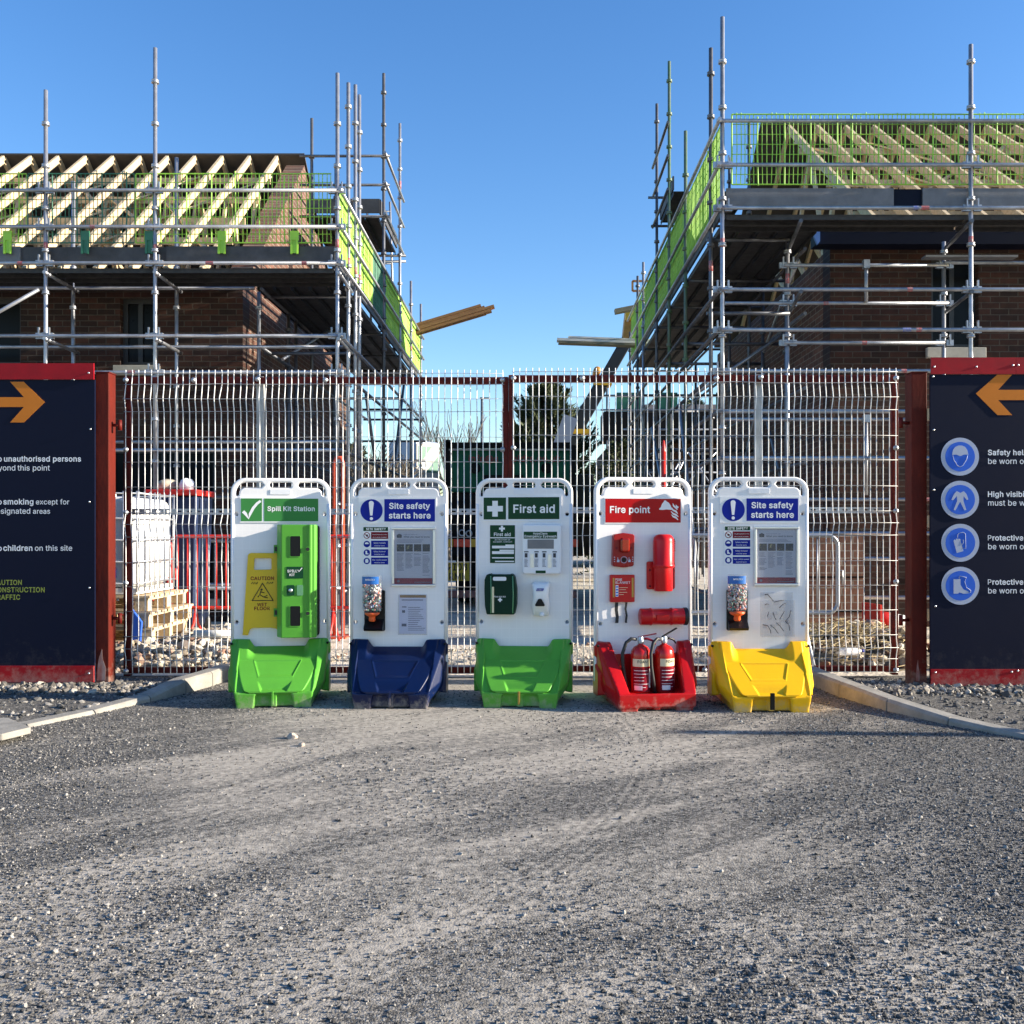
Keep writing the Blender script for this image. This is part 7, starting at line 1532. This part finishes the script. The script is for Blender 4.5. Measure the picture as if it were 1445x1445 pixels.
for x, ln in ((200, ((0,0),(-.003,-.05),(.004,-.1),(0,-.14))), (258, ((0,0),(-.007,-.045),(.001,-.09),(-.004,-.13),(-.002,-.14)))):
    p = s.r(x, 782); mb = MB(); w_ = .011 if x < 220 else .007
    for (a0, b0), (a1, b1) in zip(ln[:-1], ln[1:]): mb.hull([(p[0]+a+sx*w_, y, p[1]+b) for a, b in ((a0, b0), (a1, b1)) for sx in (-1, 1) for y in (-.018, -.021)])
    part(fb, 'pull_tape', mb, 'black_rubber')
ht = s.item('document_tube', 'red horizontal storage tube with a black end cap', 'tube', 470, 912, -.002)
x0, x1 = s.r(330, 0)[0], s.r(585, 0)[0]; zc = s.r(0, 864)[1]; rr = s.r(0, 816)[1]-zc
mb = MB(); mb.lathe([(0,0),(rr*.96,0),(rr,.004),(rr,.062),(rr*1.05,.066),(rr*1.05,.076),(rr*.96,.08),(rr*.96,.205),(rr*1.05,.209),(rr*1.05,.22),(rr,.224),(rr,x1-x0)], (x0, -.062, zc), 30, axis='x'); tb = part(ht, 'tube', mb, 'device_red')
mb = MB(); mb.prism(rrect(x0+.10, x0+.19, zc-.022, zc+.018, .004), -.066-rr*.96, -.05); part(tb, 'flat_panel', mb, 'device_red', bevel=.003)
mb = MB(); mb.lathe([(rr*1.02,0),(rr*1.07,.004),(rr*1.07,.022),(rr*1.0,.028),(0,.028)], (x1+.001, -.062, zc), 30, axis='x'); part(ht, 'end_cap', mb, 'black_rubber')
mb = MB(); mb.box(x0+.03, x0+.06, -.02, 0, zc-.03, zc+.03); mb.box(x1-.06, x1-.03, -.02, 0, zc-.03, zc+.03); part(ht, 'bracket', mb, 'device_red')

def extinguisher(i, lab, x, y, rz, lever, fs):
    k = .94
    r = thing('fire_extinguisher', lab, 'fire extinguisher', s.world(x, y, .0775), s.yaw+rz, 'foam extinguishers in the red base'); rad = .0665; H = .335
    mb = MB(); mb.lathe([(0,0),(rad*.88,0),(rad*.94,.004),(rad*.94,.018),(rad,.022),(rad,H-.065),(rad*.94,H-.035),(rad*.74,H-.012),(rad*.42,H),(.017,H+.006),(.017,H+.02),(0,H+.02)], (0,0,0), 36); part(r, 'cylinder', mb, 'extinguisher_red')
    mb = MB(); mb.lathe([(.018,H+.012),(.021,H+.014),(.021,H+.034),(.016,H+.038),(.016,H+.058),(0,H+.06)], (0,0,0), 16); mb.box(-.028, .02, -.01, .01, H+.03, H+.05); va = part(r, 'valve', mb, 'galv', bevel=.002)
    mb = MB(); mb.beam((-.016, 0, H+.055), (.105, 0, H+.055+lever), .018, .007); part(va, 'lever', mb, 'black_plastic' if i else 'sign_maroon', bevel=.002)
    mb = MB(); mb.tube([(.0, 0, H+.044), (.045, 0, H+.043), (.08, 0, H+.03), (.098, 0, H+.005)], [.009, .008, .007, .005], 8); part(va, 'handle', mb, 'sign_maroon' if not i else 'black_plastic')
    mb = MB(); mb.tube([(-.03, 0, H+.04), (-.065, -.008, H+.044), (-.10, -.015, H+.02), (-.125, -.02, H-.05), (-.122, -.02, H-.13), (-.108, -.02, .12), (-.092, -.02, .02)], [.0115]*5+[.012, .0125], 10); part(r, 'hose', mb, 'black_rubber')
    def wrap(z0, z1, a0, a1, m, nm, par, e=.0008):
        mbx = MB(); n = 18; pts = [((rad+e)*math.cos(R(a0+(a1-a0)*t/n)), (rad+e)*math.sin(R(a0+(a1-a0)*t/n))) for t in range(n+1)]; mbx.add([(a, b, z0) for a, b in pts]+[(a, b, z1) for a, b in pts], [(t, t+1, n+t+2, n+t+1) for t in range(n)], 0, True); return part(par, nm, mbx, m, fix=False)
    a0, a1 = (210, 335)
    lb = wrap(H-.135, H-.085, a0, a1, 'cream_label', 'label', r)
    def curved(body, zc, ang, hgt, m, par, bold=.06):
        v, f = text_geo(body, bold); mx = max(q[0] for q in v); mn = min(q[0] for q in v); sc_ = hgt/CAP; am = R(ang); vs_ = []
        for a, b, n_ in v: t = am + ((a-(mn+mx)/2)*sc_)/rad; e_ = rad+.0018+.0001*n_; vs_.append((e_*math.cos(t), e_*math.sin(t), zc+b*sc_))
        mbx = MB(); mbx.add(vs_, [tuple(q_) for q_ in f]); part(par, 'lettering', mbx, m, fix=False)
    curved('FOAM', H-.111, 272, .017, 'print_black', lb); 
    rl = wrap(.035, H-.142, a0, a1, 'sign_maroon', 'instruction_label', r)
    for t in range(6): wrap(H-.163-.022*t, H-.160-.022*t, a0+10, a0+random.uniform(60, 110), 'sign_white', 'print', rl, .0014)
    wrap(.045, .075, a0+12, a0+60, 'sign_white', 'print', rl, .0014); wrap(.06, H-.15, a1-22, a1-4, 'sign_white', 'print', rl, .0014)
extinguisher(0, 'foam fire extinguisher with a red lever, left one in the red base', -.062, -.17, R(-5), .022, 1)
extinguisher(1, 'foam fire extinguisher with a black lever, right one in the red base', .098, -.17, R(22), .052, 1)
